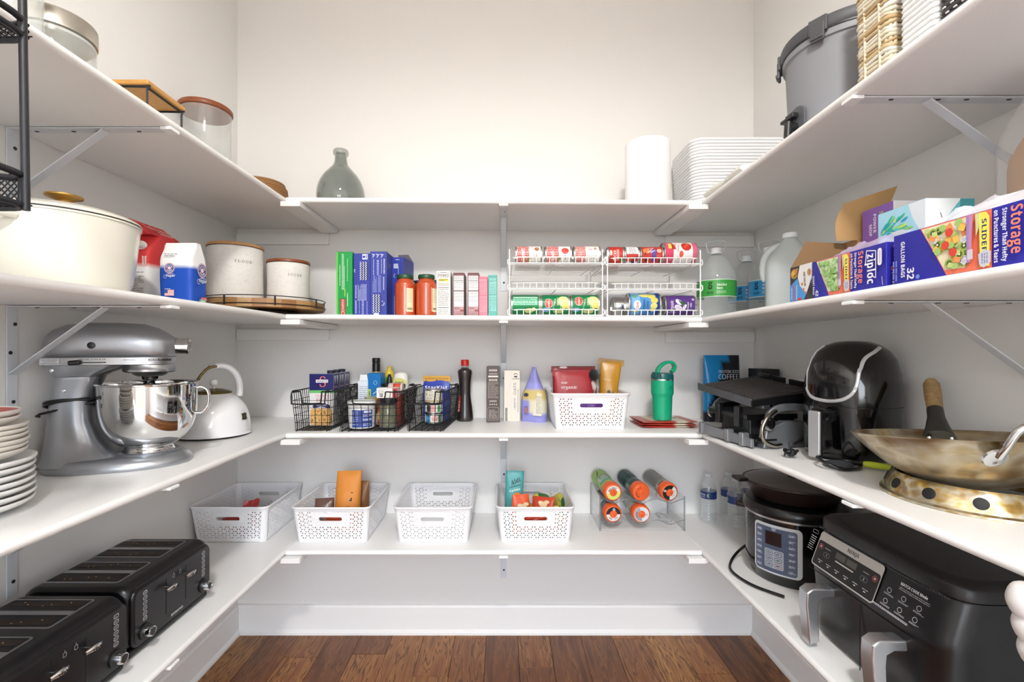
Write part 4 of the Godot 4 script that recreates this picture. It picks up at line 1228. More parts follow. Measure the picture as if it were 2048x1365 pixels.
func zip_print(q: Pr, k: float, o: float, fruit: bool, h: float) -> void:   # storage bag carton face; x runs towards the camera
	var rg := RandomNumberGenerator.new()
	rg.seed = 4 if fruit else 9
	# picture of the bag: orange edge, produce, coloured slider strip
	q.poly(pv([o - .094 * k, h - .001, o - .050 * k, .001, o + .016 * k, .001, o + .016 * k, h - .001]), "ef7a5c")
	q.poly(pv([o - .092 * k, h - .003, o - .053 * k, .010, o - .022 * k, .008, o - .012 * k, .022, o - .012 * k, h - .003]), "dcecc4" if not fruit else "efe6c0")
	var L := func(y_: float) -> float: return lerpf(o - .050 * k, o - .090 * k, clampf((y_ - .008) / (h - .012), 0, 1))
	for i in (90 if not fruit else 60):
		var yy := rg.randf_range(.012, h - .007)
		var lo: float = L.call(yy) + .005 * k
		var xx := rg.randf_range(lo, o - .019 * k)
		if not fruit:
			q.circ(xx, yy, .0052 * k, ["9cc978", "b4d992", "8abb66", "c5e3a8", "a6d184"][i % 5], .0038 * k, 10, rg.randf() * 3.0)
		else:
			match i % 6:
				0: q.circ(xx, yy, .0075 * k, "a9bf5e", 0, 14).circ(xx, yy, .0055 * k, "7f9a3c", 0, 14).circ(xx, yy, .0038 * k, "3e4a22", 0, 10).circ(xx, yy, .0018 * k, "efead0", 0, 8)
				1: q.rect(xx, yy, .010 * k, .009 * k, "f2c35a", rg.randf() * 3)
				2: q.circ(xx, yy, .0058 * k, "a8cc74", .0052 * k, 12)
				3: q.rect(xx, yy, .009 * k, .008 * k, "d9dbe4", rg.randf() * 3).rows(xx, yy, .006 * k, .005 * k, 3, "a7a6b8")
				4: q.rect(xx, yy, .011 * k, .008 * k, "f09a5c", rg.randf() * 3)
				5: q.circ(xx, yy, .0048 * k, "c8d98a", .004 * k, 10)
	if fruit:
		for e in [[-.042, .070], [-.036, .036], [-.048, .05]]: q.circ(o + e[0] * k, e[1] * h / .091, .0062 * k, "e2493c", 0, 14)
	q.poly(pv([o - .016 * k, h - .003, o - .006 * k, h - .003, o - .010 * k, .014, o - .015 * k, .014]), "c98ab4").poly(pv([o - .016 * k, h - .003, o - .012 * k, h - .003, o - .013 * k, .014, o - .015 * k, .014]), "9d86c8")
	q.rrect(o - .0105 * k, h * .29, .008 * k, .014 * k, .001, "d3cddc")
	q.poly(pv([o - .003 * k, h - .003, o + .003 * k, h - .003, o + .002 * k, h * .72, o - .002 * k, h * .58]), "cfd99a")
	# yellow tab, badge and lettering
	q.poly(pv([o + .002 * k, h - .003, o + .012 * k, h - .004, o + .0165 * k, h - .012, o + .0165 * k, .004, o + .004 * k, .004]), "f3ea66").text("SLIDER", o + .0095 * k, h * .56, .0065 * k, "23356b", -PI / 2, "b", .052 * h / .091)
	q.poly(pv([o + .001 * k, h * .26, o + .009 * k, h * .33, o + .0185 * k, h * .28, o + .018 * k, h * .1, o + .009 * k, .002, o + .003 * k, h * .08]), "c9cddb").rows(o + .010 * k, h * .18, .014 * k, .010 * k, 3, "8a93b8", -PI / 2)
	q.text("Stronger Than Hefty", o + .0355 * k, h * .5, .0060 * k, "f4f4fa", -PI / 2, "b", h * .86).text("on Punctures & Tears", o + .0255 * k, h * .5, .0060 * k, "f4f4fa", -PI / 2, "b", h * .86)
	q.text("Storage", o + .0485 * k, h * .55, .0145 * k, "f08a72", -PI / 2, "b", h * .76)

func second_shelf_right() -> void:
	# sandwich bag carton with its brown inner flap standing open
	var navy := "2b2aa0"
	var y := lv(2, "r", -1.18)
	var s := v(.0885, .089, .15)
	var t := carton("bag_carton", "black and light blue sandwich bag carton with an open brown flap", "box", v(.820, y, -1.182), -90, s, "34302f")
	var kraft := mt("8a6a48", .85)
	var fl := B.new()
	fl.x = Transform3D(Basis(Vector3.UP, PI / 2), v(-.0435, .088, 0))
	fl.ext(pv([-.074, 0, .074, 0, .070, .064, -.034, .070]), -.001, .001)
	part("open_flap", fl, kraft, t)
	part("open_flap", B.new().box(v(.0, .112, -.074), v(.085, .048, .0016)), kraft, t)
	var q := front(s)
	q.poly(pv([-.044, -.0435, -.044, -.004, -.012, .014, -.008, -.002, .022, -.030, .022, -.0435]), "4a9be0").poly(pv([-.012, .016, -.004, .044, .044, .044, .044, .012, .022, -.030, -.004, -.006]), "ecebe8").poly(pv([.018, -.036, .044, .008, .044, -.0435, .012, -.0435]), "34302f")
	q.circ(-.026, .026, .0145, "c9963f", .0125).circ(-.026, .028, .012, "e0b64e", .006).rect(-.020, .024, .020, .004, "a8472f", .5).rect(-.022, .019, .02, .003, "5f8f3a", .5).circ(-.018, .033, .009, "c98a45", .004, 14, .6)
	q.text("Sandwich", -.026, -.022, .0085, "e3574f", -PI / 2, "b", .040).rows(-.016, -.022, .036, .006, 2, "d7e9f7", -PI / 2).rows(-.036, -.024, .03, .004, 1, "d7e9f7", -PI / 2)
	q.text("300 VALUE", .016, .008, .007, "35343a", -PI / 2 + .1, "b", .036).circ(.033, .022, .007, "c98a52", .0085).circ(.006, -.004, .004, "d58a66").circ(.012, -.018, .004, "d58a66").circ(.020, -.026, .003, "d07a5e").rrect(-.004, -.040, .016, .006, .002, "d5453f")
	print_on(q, t)
	# quart storage bags
	y = lv(2, "r", -1.03)
	s = v(.2185, .087, .093)
	t = carton("bag_carton", "dark blue quart bag carton with green beans pictured, middle of the bag cartons", "box", v(.7915, y, -1.0275), -90, s, navy)
	q = Pr.new(pl(v(0, 0, s.z / 2), Vector3.RIGHT, Vector3.UP))
	zip_print(q, 1.0, -.002, false, .087)
	q.text("ziploc", .0735, .040, .0195, "f7f7fb", -PI / 2, "b", .060).line([Vector2(.065, .078), Vector2(.0885, .074), Vector2(.0885, .020), Vector2(.081, .024)], .002, "f2f2fa").line([Vector2(.065, .078), Vector2(.062, .052)], .002, "f2f2fa")
	q.rrect(.0985, .060, .0105, .034, .005, "f1eff8").text("Johnson", .0985, .060, .0045, "8d84bb", -PI / 2, "s", .024)
	q.text("QUART BAGS", -.0995, .030, .0055, "f3f3fa", -PI / 2, "b", .045).text("42", -.087, .010, .010, "f3f3fa", -PI / 2).rows(-.105, .06, .045, .004, 1, "8f97dc", -PI / 2).line([Vector2(.104, .02), Vector2(.106, .004)], .0012, "d8d8ee")
	print_on(q, t)
	q = side(s)
	q.text("Storage", -.028, .008, .014, "ef7f63", -PI / 2, "b", .06).text("QUART BAGS", -.033, -.03, .006, "f3f3fa", -PI / 2, "b", .03)
	print_on(q, t)
	# gallon storage bags
	y = lv(2, "r", -.75)
	s = v(.30, .0915, .096)
	t = carton("bag_carton", "dark blue gallon storage bag carton with fruit salad pictured, nearest the camera", "box", v(.793, y, -.7512), -90, s, navy)
	q = Pr.new(pl(v(0, 0, s.z / 2), Vector3.RIGHT, Vector3.UP))
	zip_print(q, 1.12, .0135, true, .0915)
	q.text("GALLON BAGS", -.1235, .042, .0085, "f5f5fb", -PI / 2, "b", .066).text("32", -.107, .014, .0145, "f5f5fb", -PI / 2).rows(-.141, .022, .04, .012, 2, "7f87e0", -PI / 2, .5).circ(-.092, .006, .004, "6f8be0")
	q.text("ziploc", .100, .042, .026, "f7f7fb", -PI / 2, "b", .066)
	print_on(q, t)
	q = side(s, -1.0)
	q.text("Storage", .028, .01, .012, "ef7f63", -PI / 2, "b", .06).rows(-.004, .0, .06, .02, 4, "8f97dc", -PI / 2)
	print_on(q, t)
	# films of spare bags spilling out of the cartons
	var poly := StandardMaterial3D.new()
	poly.albedo_color = Color(.96, .95, .98, .72); poly.roughness = .3; poly.transparency = BaseMaterial3D.TRANSPARENCY_ALPHA
	var lilac := StandardMaterial3D.new()
	lilac.albedo_color = Color(.86, .80, .95, .6); lilac.roughness = .3; lilac.transparency = BaseMaterial3D.TRANSPARENCY_ALPHA
	solo("plastic_film", "crumpled white plastic film along the top of the gallon bag carton", "film", film(v(.752, 1.4935, -.862), v(.752, 1.4945, -.604), v(.055, .036, .02), 3, .006), poly)
	solo("plastic_film", "lilac see-through plastic film poking out behind the quart bag carton", "film", film(v(.762, 1.4885, -1.10), v(.762, 1.4885, -.925), v(.045, .03, .0), 8, .004), lilac)
	# brown carton with a curled flap
	var bc := thing("brown_carton", "open brown cardboard box with a curled flap behind the sandwich bag carton", "box", v(.985, lv(2, "r", -1.25), -1.24), 0)
	part("box_body", B.new().box(v(0, .08, 0), v(.17, .16, .086), .002), mt("a8825a", .85), bc)
	var fp := []
	for i in 9:
		var q2 := []
		for j in 9:
			var a := i / 8.0; var b := j / 8.0
			var w := lerpf(.10, .135, a)
			q2.append(v(-.135 + .02 * a + b * w - .012 * (1.0 - b) * sin(a * 3.0), .155 + a * (.095 + .045 * b) , .036 + .006 * sin(b * PI)))
		fp.append(q2)
	part("curled_flap", B.new().loft(fp, false), mt("b48e5e", .85), bc)
	# mop pad boxes
	s = v(.094, .222, .15)
	t = carton("mop_box", "purple and white box with power mop lettering on its narrow face, behind the cartons", "box", v(.976, lv(2, "r", -1.13), -1.137), -90, s, "e4e2e2")
	q = front(s)
	q.rect(0, 0, .093, .221, "8e63b8").text("POWER", -.008, .072, .0085, "f3eef8", -PI / 2, "b", .046).text("MOP", -.021, .058, .0085, "f3eef8", -PI / 2, "b", .028).text("Swiffer", .012, .075, .011, "c9d26a", -PI / 2, "sb", .042).poly(pv([.03, -.11, .046, -.11, .046, .06]), "a884cc").rows(.034, -.02, .06, .006, 2, "e4d8f0", -PI / 2)
	print_on(q, t)
	q = side(s)
	q.text("5 pads", .046, .085, .010, "5a5866", -PI / 2, "r", .036).text("REFILL", .030, .085, .006, "77757f", -PI / 2, "r", .032)
	print_on(q, t)
	s = v(.12, .183, .10)
	t = carton("mop_box", "white box with turquoise splash print standing behind the quart bag carton", "box", v(.902, lv(2, "r", -1.01), -1.013), -90, s, "dfe3e3")
	q = front(s)
	q.rect(0, 0, .119, .182, "a9dcea").poly(pv([.02, .0905, .059, .0905, .059, .01, .03, .06]), "e6eef0").poly(pv([-.059, .02, .059, .0, .059, -.09, -.059, -.09]), "c2e4f2")
	var rg := RandomNumberGenerator.new()
	rg.seed = 12
	for i in 46:
		var a := rg.randf_range(-.5, .9)
		var r := rg.randf_range(.01, .075)
		q.circ(-.055 + cos(a) * r, .045 + sin(a) * r * .7, rg.randf_range(.006, .014), ["29b7a8", "58cf9a", "2fa3c4", "8fdc7a", "4bc4d8", "c6e46a"][i % 6], .0028, 10, a)
	print_on(q, t)
	q = side(s)
	q.poly(pv([.0, .02, .048, .07, .048, .088, .02, .088, -.01, .05]), "5fb3b8").poly(pv([.02, .05, .049, .05, .049, .0905, .02, .0905]), "3c8b92").line([Vector2(-.02, .062), Vector2(-.016, .05), Vector2(-.024, .046)], .0016, "66646c")
	print_on(q, t)
	# brown paper bag inside clear plastic
	var bg := thing("paper_bag", "brown paper bag wrapped in clear plastic at the right edge of the photo, second shelf", "bag", v(1.052, lv(2, "r", -.88), -.874), 0)
	part("paper_body", bag(.118, .135, .315, .03, 21, .3), mt("b5854e", .8), bg)
	part("plastic_wrap", bag(.142, .16, .375, .05, 33, .2), glass("f4f4f4", .16, .12), bg)

# ---------- third shelf, left ----------
func third_shelf_left() -> void:
	var y := lv(3, "l", -1.25)
	plates(y)
	mixer(v(-1.034, y, -1.281))
	kettle(v(-1.04, lv(3, "l", -1.7), -1.70))

func plates(y: float) -> void:
	var groups := [[7, .115, .0132, "f1efec"], [6, .1045, .0098, "e9e3d8"], [2, .094, .0125, "efe9e0"]]
	var h := 0.0
	var n := 0
	var count := ["bottom", "second lowest", "third lowest", "fourth from the bottom", "fifth from the bottom", "sixth from the bottom", "uppermost of the wide white ones"]
	var count2 := ["lowest", "second", "third", "fourth", "fifth", "uppermost"]
	for gi in 3:
		var g: Array = groups[gi]
		var first: Node3D = null
		for k in g[0]:
			var at := v(-1.03 + .0015 * sin(n * 2.3), y + h, -.88 + .0015 * cos(n * 1.7))
			var label: String = ["%s wide white plate in the stack at the left edge" % count[k] if k < 6 else "uppermost of the wide white plates in the stack at the left", "%s cream plate of the narrower middle group in the left stack" % count2[mini(k, 5)], ["cream plate with a red inside, second from the top of the left stack", "cream plate with a pinkish red inside on top of the left stack"][k % 2]][gi]
			if first == null:
				var r: float = g[1]
				first = thing("dinner_plate", label, "plate", at, 0, "stacked plates")
				var pr := vs([0, .0015, r * .52, .0015, r * .53, 0, r * .58, 0, r * .60, .0022, r * .80, .0065, r * .93, .0125, r * .985, .0175, r, .0205, r * .998, .0232, r * .98, .0236, r * .955, .0205, r * .80, .0125, r * .58, .0062, 0, .0058])
				part("plate_body", B.new().lathe(pr, 64, 50), mt(g[3], .22, 0, {"clearcoat_enabled": true, "clearcoat": .4}), first)
				if gi == 2: part("glazed_inside", B.new().lathe(vs([0, .0062, r * .58, .0066, r * .80, .0129, r * .945, .0206, r * .955, .0212, r * .95, .0215, r * .80, .0135, r * .58, .0072, 0, .0068]), 64, 50), mt("c9625c", .25), first)
			else:
				again(first, at, 0, label)
			h += g[2]
			n += 1
		h += .004

func mixer(at: Vector3) -> void:
	var silver := mt("a3a6ab", .34, .75, {"clearcoat_enabled": true, "clearcoat": .6, "clearcoat_roughness": .12})
	var chrome := mt("d4d5d6", .12, 1.0)
	var mirror := mt("dcdcdc", .045, 1.0)
	var satin := mt("bfc1c4", .28, 1.0)
	var black := mt("121214", .35)
	var t := thing("stand_mixer", "silver tilt-head stand mixer with a polished steel bowl on the third left shelf", "mixer", at, 22)
	# foot
	var rings := []
	for e in [[0, 0, .160, .105], [.004, 0, .163, .108], [.012, 0, .1625, .1075], [.021, -.002, .157, .103], [.028, -.005, .147, .095], [.0315, -.008, .135, .085], [.033, -.01, .05, .04]]:
		rings.append(ring_at(v(e[1], e[0], 0), Vector3.RIGHT, Vector3.BACK, e[2], e[3], 2.5, 56))
	part("foot", B.new().loft(rings, true, true, true), silver, t)
	rings = []
	for e in [[.018, -.064, .098, .094], [.030, -.072, .088, .084], [.050, -.086, .0705, .069], [.078, -.097, .058, .058], [.125, -.104, .0465, .049], [.17, -.103, .0435, .0465], [.205, -.098, .044, .0465], [.232, -.090, .049, .049], [.240, -.088, .050, .049]]:
		rings.append(ring_at(v(e[1], e[0], 0), Vector3.RIGHT, Vector3.BACK, e[2], e[3], 3.0, 48))
	part("column", B.new().loft(rings, true, false, true), silver, t)
	part("hinge_seam", B.new().loft([ring_at(v(-.088, .2405, 0), Vector3.RIGHT, Vector3.BACK, .0485, .0475, 3.0, 40), ring_at(v(-.088, .2435, 0), Vector3.RIGHT, Vector3.BACK, .0485, .0475, 3.0, 40)], true, true, true), black, t)
	# head
	rings = []
	for e in [[-.158, .010, .318, .012], [-.1555, .022, .3175, .026], [-.149, .034, .3175, .039], [-.135, .044, .321, .050], [-.11, .051, .3255, .0565], [-.07, .0545, .3275, .059], [0, .0555, .328, .060], [.05, .0545, .327, .060], [.082, .0485, .3225, .0565], [.102, .040, .3185, .049], [.115, .032, .3165, .039], [.122, .0265, .318, .029], [.126, .023, .3205, .0235]]:
		rings.append(ring_at(v(e[0], e[2], 0), Vector3.UP, Vector3.BACK, e[1], e[3], 2.5, 48))
	var head := part("head", B.new().loft(rings, true, true, true), silver, t)
	# trim band round the head with its lettering
	var plan := PackedVector2Array()
	for i in 19:
		var a := -PI / 2 + PI * i / 18.0
		plan.append(Vector2(.064 + cos(a) * .0605, sin(a) * .0605))
	plan.append_array(pv([-.12, .0605, -.148, .046, -.156, .02, -.156, -.02, -.148, -.046, -.12, -.0605]))
	var bd := B.new()
	bd.x = Transform3D(Basis(Vector3.RIGHT, PI / 2), v(0, .2915, 0))
	bd.ext(plan, 0, .021, .0015, 40)
	var band := part("trim_band", bd, satin, t)
	var q := Pr.new(func(a: float, b: float, l: float) -> Vector3:
		if a < .064: return v(a, .281 + b, .0605 + l)
		var an := (a - .064) / .0605
		return v(.064 + sin(an) * (.0605 + l), .281 + b, cos(an) * (.0605 + l)), .006)
	q.rect(-.128, 0, .040, .017, "8f9297").rect(-.128, 0, .038, .0155, "c6c8ca").text("FOR STAND MIXER", -.128, .004, .0024, "33343a", 0, "b", .032).text("ATTACHMENTS", -.128, -.0005, .0022, "33343a", 0, "b", .024).rows(-.128, -.0048, .032, .003, 2, "5a5b60")
	q.text("OFF  STIR", -.060, .0048, .0024, "26272b", 0, "b", .022).text("2 4 6 8 10", -.030, .0048, .0030, "26272b", 0, "b", .030).text("ARTISAN", .034, .003, .0036, "3a3b40", 0, "r", .026).rect(.034, -.004, .026, .0006, "6b6c70").text("KitchenAid", .104, .003, .0062, "15151a", 0, "b", .056).rows(.1, -.0055, .03, .002, 1, "5a5b60").rect(-.040, -.003, .052, .0028, "1b1b1e")
	part("lettering", q.b, ink(.4), band)
	var kb := B.new()
	kb.x = Transform3D(Basis(Vector3.BACK, .08), v(-.078, .278, .064))
	kb.box(Vector3.ZERO, v(.026, .012, .010), .0048, 2)
	part("speed_lever", kb, black, t)
	var nb := B.new()
	nb.x = Transform3D(Basis(Vector3.RIGHT, PI / 2), v(-.045, .322, .0585))
	nb.lathe(vs([0, 0, .0088, 0, .0086, .0022, .006, .003, 0, .003]), 24)
	part("side_plug", nb, black, t)
	# jaw below the head, planetary housing and shaft
	rings = []
	for e in [[.240, -.088, .048, .047], [.250, -.082, .060, .050], [.262, -.07, .080, .053], [.272, -.066, .088, .0545]]:
		rings.append(ring_at(v(e[1], e[0], 0), Vector3.RIGHT, Vector3.BACK, e[2], e[3], 3.2, 48))
	part("jaw", B.new().loft(rings, true, true, true), silver, t)
	var pb := B.new()
	pb.x = Transform3D(Basis(), v(.064, 0, 0))
	pb.lathe(vs([0, .238, .028, .238, .038, .243, .042, .249, .0545, .249, .060, .252, .0605, .258, .058, .262, .057, .272, 0, .272]), 48, 30)
	part("beater_housing", pb, satin, t)
	pb = B.new()
	pb.x = Transform3D(Basis(), v(.064, 0, 0))
	pb.lathe(vs([0, .212, .0105, .212, .012, .214, .012, .226, .018, .230, .020, .239, 0, .239]), 28)
	part("beater_shaft", pb, chrome, t)
	# attachment hub at the nose
	var hb := B.new()
	hb.x = Transform3D(Basis(Vector3.BACK, -PI / 2), v(0, .3205, 0))
	hb.lathe(vs([0, .118, .0215, .118, .0215, .150, .0225, .150, .0225, .1555, .020, .157, .0185, .155, 0, .155]), 40)
	var hub := part("hub_cap", hb, chrome, t)
	var sl := B.new()
	for i in 5: sl.box(v(.1555, .3125 + i * .004, 0), v(.0012, .0016, .026), .0004)
	part("groove", sl, black, hub)
	part("hub_knob", B.new().box(v(.146, .3205, -.034), v(.012, .012, .022), .0045, 2), black, t)
	# bowl
	var bo := smooth(vs([.058, .0335, .060, .036, .056, .042, .055, .050, .066, .0545, .069, .058]), 3)
	bo.append_array(smooth(vs([.069, .058, .084, .070, .099, .092, .109, .125, .1135, .165, .1145, .215]), 5))
	bo.append_array(vs([.1175, .2165, .118, .2195, .1165, .2215, .1138, .2205]))
	var inn := smooth(vs([.113, .215, .112, .165, .1075, .126, .0975, .094, .082, .072, .05, .061, .0, .058]), 5)
	bo.append_array(inn)
	bo.insert(0, Vector2(0, .0335))
	var bb := B.new()
	bb.x = Transform3D(Basis(), v(.062, 0, 0))
	bb.lathe(bo, 72, 35)
	part("bowl", bb, mirror, t)
	var hp := smooth(v3([.170, .203, 0, .186, .205, 0, .200, .196, 0, .205, .175, 0, .201, .148, 0, .188, .133, 0, .168, .132, 0]), 5)
	rings = []
	for i in hp.size():
		var d: Vector3 = (hp[mini(i + 1, hp.size() - 1)] - hp[maxi(i - 1, 0)]).normalized()
		rings.append(ring_at(hp[i], d.cross(Vector3.BACK).normalized(), Vector3.BACK, .0035, .0105, 3.0, 14))
	part("bowl_handle", B.new().loft(rings, true, true, true), mirror, t)
	part("seat_ring", B.new().lathe(vs([.06, .031, .072, .031, .073, .0345, .069, .0365, .061, .0365]), 48), silver, t).position.x = .062
	# cord looped round the column
	var cd := []
	for i in 70:
		var a := i * .19
		cd.append(v(-.103 + cos(a) * .053 + .004 * sin(a * 2), .168 + .016 * sin(a * .93 + .7), sin(a) * .056))
	cd.append_array(v3([-.150, .150, .05, -.158, .142, .035]))
	part("power_cord", B.new().tube(smooth(cd, 2), .0032, 7), black, t)
	var sb := B.new()
	sb.x = Transform3D(Basis(Vector3.RIGHT, PI / 2), v(-.105, .206, .0445))
	sb.lathe(vs([0, 0, .0045, 0, .004, .002, 0, .0025]), 16)
	part("screw", sb, chrome, t)
	sb = B.new()
	sb.x = Transform3D(Basis(Vector3.RIGHT, PI / 2), v(-.128, .258, .0485))
	sb.lathe(vs([0, 0, .0045, 0, .004, .002, 0, .0025]), 16)
	part("screw", sb, chrome, t)

func kettle(at: Vector3) -> void:
	var enamel := mt("f6f6f7", .1, 0, {"clearcoat_enabled": true, "clearcoat": 1.0, "clearcoat_roughness": .03})
	var olive := mt("7d6f45", .25, 1.0)
	var black := mt("17171a", .4)
	var t := thing("tea_kettle", "round white enamel tea kettle with a brass handle bracket beside the mixer bowl", "kettle", at, 31.6)
	part("base_ring", B.new().lathe(vs([0, 0, .108, 0, .1125, .002, .1135, .006, 0, .006]), 56), black, t)
	part("kettle_body", B.new().lathe(smooth(vs([.0, .006, .112, .006, .1155, .012, .1168, .03, .1155, .055, .1095, .085, .097, .112, .078, .134, .060, .147, .050, .152, 0, .152]), 3), 64), enamel, t)
	part("lid", B.new().lathe(vs([0, .150, .056, .150, .058, .153, .056, .157, .048, .160, .03, .166, .012, .169, 0, .169]), 48, 50), olive, t)
	part("finial", B.new().lathe(smooth(vs([0, .167, .005, .168, .0055, .174, .011, .180, .0135, .188, .0115, .197, .006, .201, 0, .202]), 3), 28), enamel, t)
	var hp := smooth(v3([.004, .2485, 0, .028, .249, 0, .052, .238, 0, .070, .216, 0, .0795, .188, 0, .0815, .160, 0, .079, .138, 0]), 5)
	part("handle_grip", B.new().tube(hp, .0115, 14), enamel, t)
	var bp := smooth(v3([.010, .2485, 0, -.014, .243, 0, -.036, .222, 0, -.052, .190, 0, -.060, .156, 0, -.064, .128, 0]), 5)
	var rings := []
	for i in bp.size():
		var d: Vector3 = (bp[mini(i + 1, bp.size() - 1)] - bp[maxi(i - 1, 0)]).normalized()
		var w := lerpf(.0125, .019, sin(PI * i / (bp.size() - 1.0)))
		rings.append(ring_at(bp[i], d.cross(Vector3.BACK).normalized(), Vector3.BACK, .0052, w, 3.0, 16))
	part("handle_bracket", B.new().loft(rings, true, true, true), olive, t)
	for e in [[-.012, .2445], [-.049, .198]]:
		var sb := B.new()
		sb.x = Transform3D(Basis(Vector3.BACK, .75), v(e[0] - .003, e[1] + .004, 0))
		sb.lathe(vs([0, 0, .005, 0, .004, .0025, 0, .003]), 16)
		part("rivet", sb, mt("d9d5c8", .2, 1.0), t)
	part("spout", B.new().tube(smooth(v3([-.095, .085, .0, -.112, .102, 0, -.122, .122, 0]), 4), [.021, .0205, .020, .019, .018, .017, .0165, .016, .0155], 20), enamel, t)
	part("whistle", B.new().tube(smooth(v3([-.119, .117, 0, -.126, .130, 0, -.124, .137, 0]), 4), [.0175, .0178, .018, .018, .0178, .016, .012, .008, .004], 20), olive, t)
	var q := Pr.new(func(a: float, b: float, l: float) -> Vector3:
		var an := .93 + a / .113
		return v(sin(an) * (.1150 + l - b * .12), .070 + b, cos(an) * (.1150 + l - b * .12)), .006)
	q.lift = .0012
	q.poly(pv([-.014, -.012, -.006, -.010, 0, -.014, .006, -.010, .014, -.012, .011, 0, .014, .012, .006, .010, 0, .014, -.006, .010, -.014, .012, -.011, 0]), "4a4334").circ(0, 0, .006, "6d6450").ring(0, 0, .007, .0008, "8d8468")
	part("badge", q.b, mt("ffffff", .35, .6, {"vertex_color_use_as_albedo": true}), t)

# ---------- third shelf, back ----------
var bin_src: Node3D
var basket_src: Node3D

func weave_bin(label: String, at: Vector3, turn := 0.0) -> Node3D:
	if bin_src: return again(bin_src, at, turn, label)
	var white := mt("f3f3f5", .42)
	var t := thing("weave_bin", label, "storage bin", at, turn, "white woven plastic bins")
	var H := .138; var T := .0022
	var tw := .148; var td := .163; var bw := .133; var bd := .148   # half sizes at top and bottom
	var cw := .0153; var es := .0176   # triangle cell: width, edge
	for f in 4:
		var along: float = (tw if f % 2 == 0 else td) - .018
		var b := B.new()
		# s along the face, h height -> point; n outwards
		var ux: Vector3 = [Vector3.RIGHT, Vector3.FORWARD, Vector3.LEFT, Vector3.BACK][f]
		var un: Vector3 = [Vector3.BACK, Vector3.RIGHT, Vector3.FORWARD, Vector3.LEFT][f]
		var P := func(s: float, h: float, o: float) -> Vector3:
			var k := h / H
			var half: float = lerpf(bd, td, k) if f % 2 == 0 else lerpf(bw, tw, k)
			var sc: float = (lerpf(bw, tw, k) - .018) / along if f % 2 == 0 else (lerpf(bd, td, k) - .018) / along
			return ux * s * sc + un * (half + o) + Vector3.UP * h
		var nc := int(round(2.0 * along / cw))
		var w := 2.0 * along / nc
		var h0 := .010; var h1 := H - .012
		var nr := int(round((h1 - h0) / es))
		var e := (h1 - h0) / nr
		var handle := f % 2 == 0
		for i in nc:
			for j in range(-1, nr * 2 + 1):
				# columns of triangles that point left and right by turns
				var xa := -along + i * w; var xb := xa + w
				var yc := h0 + j * e / 2.0
				var rt := (i + j) % 2 == 0
				var tri3 := [Vector2(xa, yc - e / 2), Vector2(xa, yc + e / 2), Vector2(xb, yc)] if rt else [Vector2(xb, yc - e / 2), Vector2(xb, yc + e / 2), Vector2(xa, yc)]
				var c: Vector2 = (tri3[0] + tri3[1] + tri3[2]) / 3.0
				if c.y < h0 - .001 or c.y > h1 + .001: continue
				if handle and absf(c.x) < .056 and absf(c.y - .094) < .0135: continue
				var inner := []
				var vo := []
				for q in tri3:
					q.y = clampf(q.y, h0 - .002, h1 + .002)
					inner.append(c + (q - c) * (.42 if not (handle and absf(c.x) < .075 and absf(c.y - .094) < .026) else .12))
					vo.append(.0012 if int(round((q.x + along) / w) + round((q.y - h0) / (e / 2))) % 3 == 0 else .0)
				for k in 3:
					var m := (k + 1) % 3
					b.quad(P.call(tri3[k].x, tri3[k].y, vo[k]), P.call(tri3[m].x, tri3[m].y, vo[m]), P.call(inner[m].x, inner[m].y, -.0008), P.call(inner[k].x, inner[k].y, -.0008))
					b.quad(P.call(inner[k].x, inner[k].y, -.0008), P.call(inner[m].x, inner[m].y, -.0008), P.call(inner[m].x, inner[m].y, -T), P.call(inner[k].x, inner[k].y, -T))
					b.quad(P.call(tri3[m].x, tri3[m].y, -T), P.call(tri3[k].x, tri3[k].y, -T), P.call(inner[k].x, inner[k].y, -T), P.call(inner[m].x, inner[m].y, -T))
		part("weave_panel", b, white, t)
		if handle:   # stadium grip with its frame
			var g := B.new()
			var o := rr(.122, .036, .0175, 7); var n_ := rr(.092, .0155, .0077, 7)
			for k in o.size():
				var m := (k + 1) % o.size()
				g.quad(P.call(o[k].x, .094 + o[k].y, .001), P.call(o[m].x, .094 + o[m].y, .001), P.call(n_[m].x, .094 + n_[m].y, .0024), P.call(n_[k].x, .094 + n_[k].y, .0024))
				g.quad(P.call(n_[k].x, .094 + n_[k].y, .0024), P.call(n_[m].x, .094 + n_[m].y, .0024), P.call(n_[m].x, .094 + n_[m].y, -.003), P.call(n_[k].x, .094 + n_[k].y, -.003))
				g.quad(P.call(o[m].x, .094 + o[m].y, -.003), P.call(o[k].x, .094 + o[k].y, -.003), P.call(n_[k].x, .094 + n_[k].y, -.003), P.call(n_[m].x, .094 + n_[m].y, -.003))
				g.quad(P.call(o[m].x, .094 + o[m].y, .001), P.call(o[k].x, .094 + o[k].y, .001), P.call(o[k].x, .094 + o[k].y, -.003), P.call(o[m].x, .094 + o[m].y, -.003))
			part("grip_frame", g, white, t)
	# corner posts, rim, foot band and floor
	for sx in [-1.0, 1.0]:
		for sz in [-1.0, 1.0]:
			var rings := []
			for k in 5:
				var h := H * k / 4.0
				var hw := lerpf(bw, tw, k / 4.0); var hd := lerpf(bd, td, k / 4.0)
				var q := []
				for i in 9:
					var a := PI / 2 * i / 8.0
					q.append(v(sx * (hw - .02 + sin(a) * .0205), h, sz * (hd - .02 + cos(a) * .0205)))
				for i in 9:
					var a := PI / 2 * (8 - i) / 8.0
					q.append(v(sx * (hw - .02 + sin(a) * .018), h, sz * (hd - .02 + cos(a) * .018)))
				rings.append(q)
			part("corner", B.new().loft(rings, true, true, true), white, t)
	var rings := []
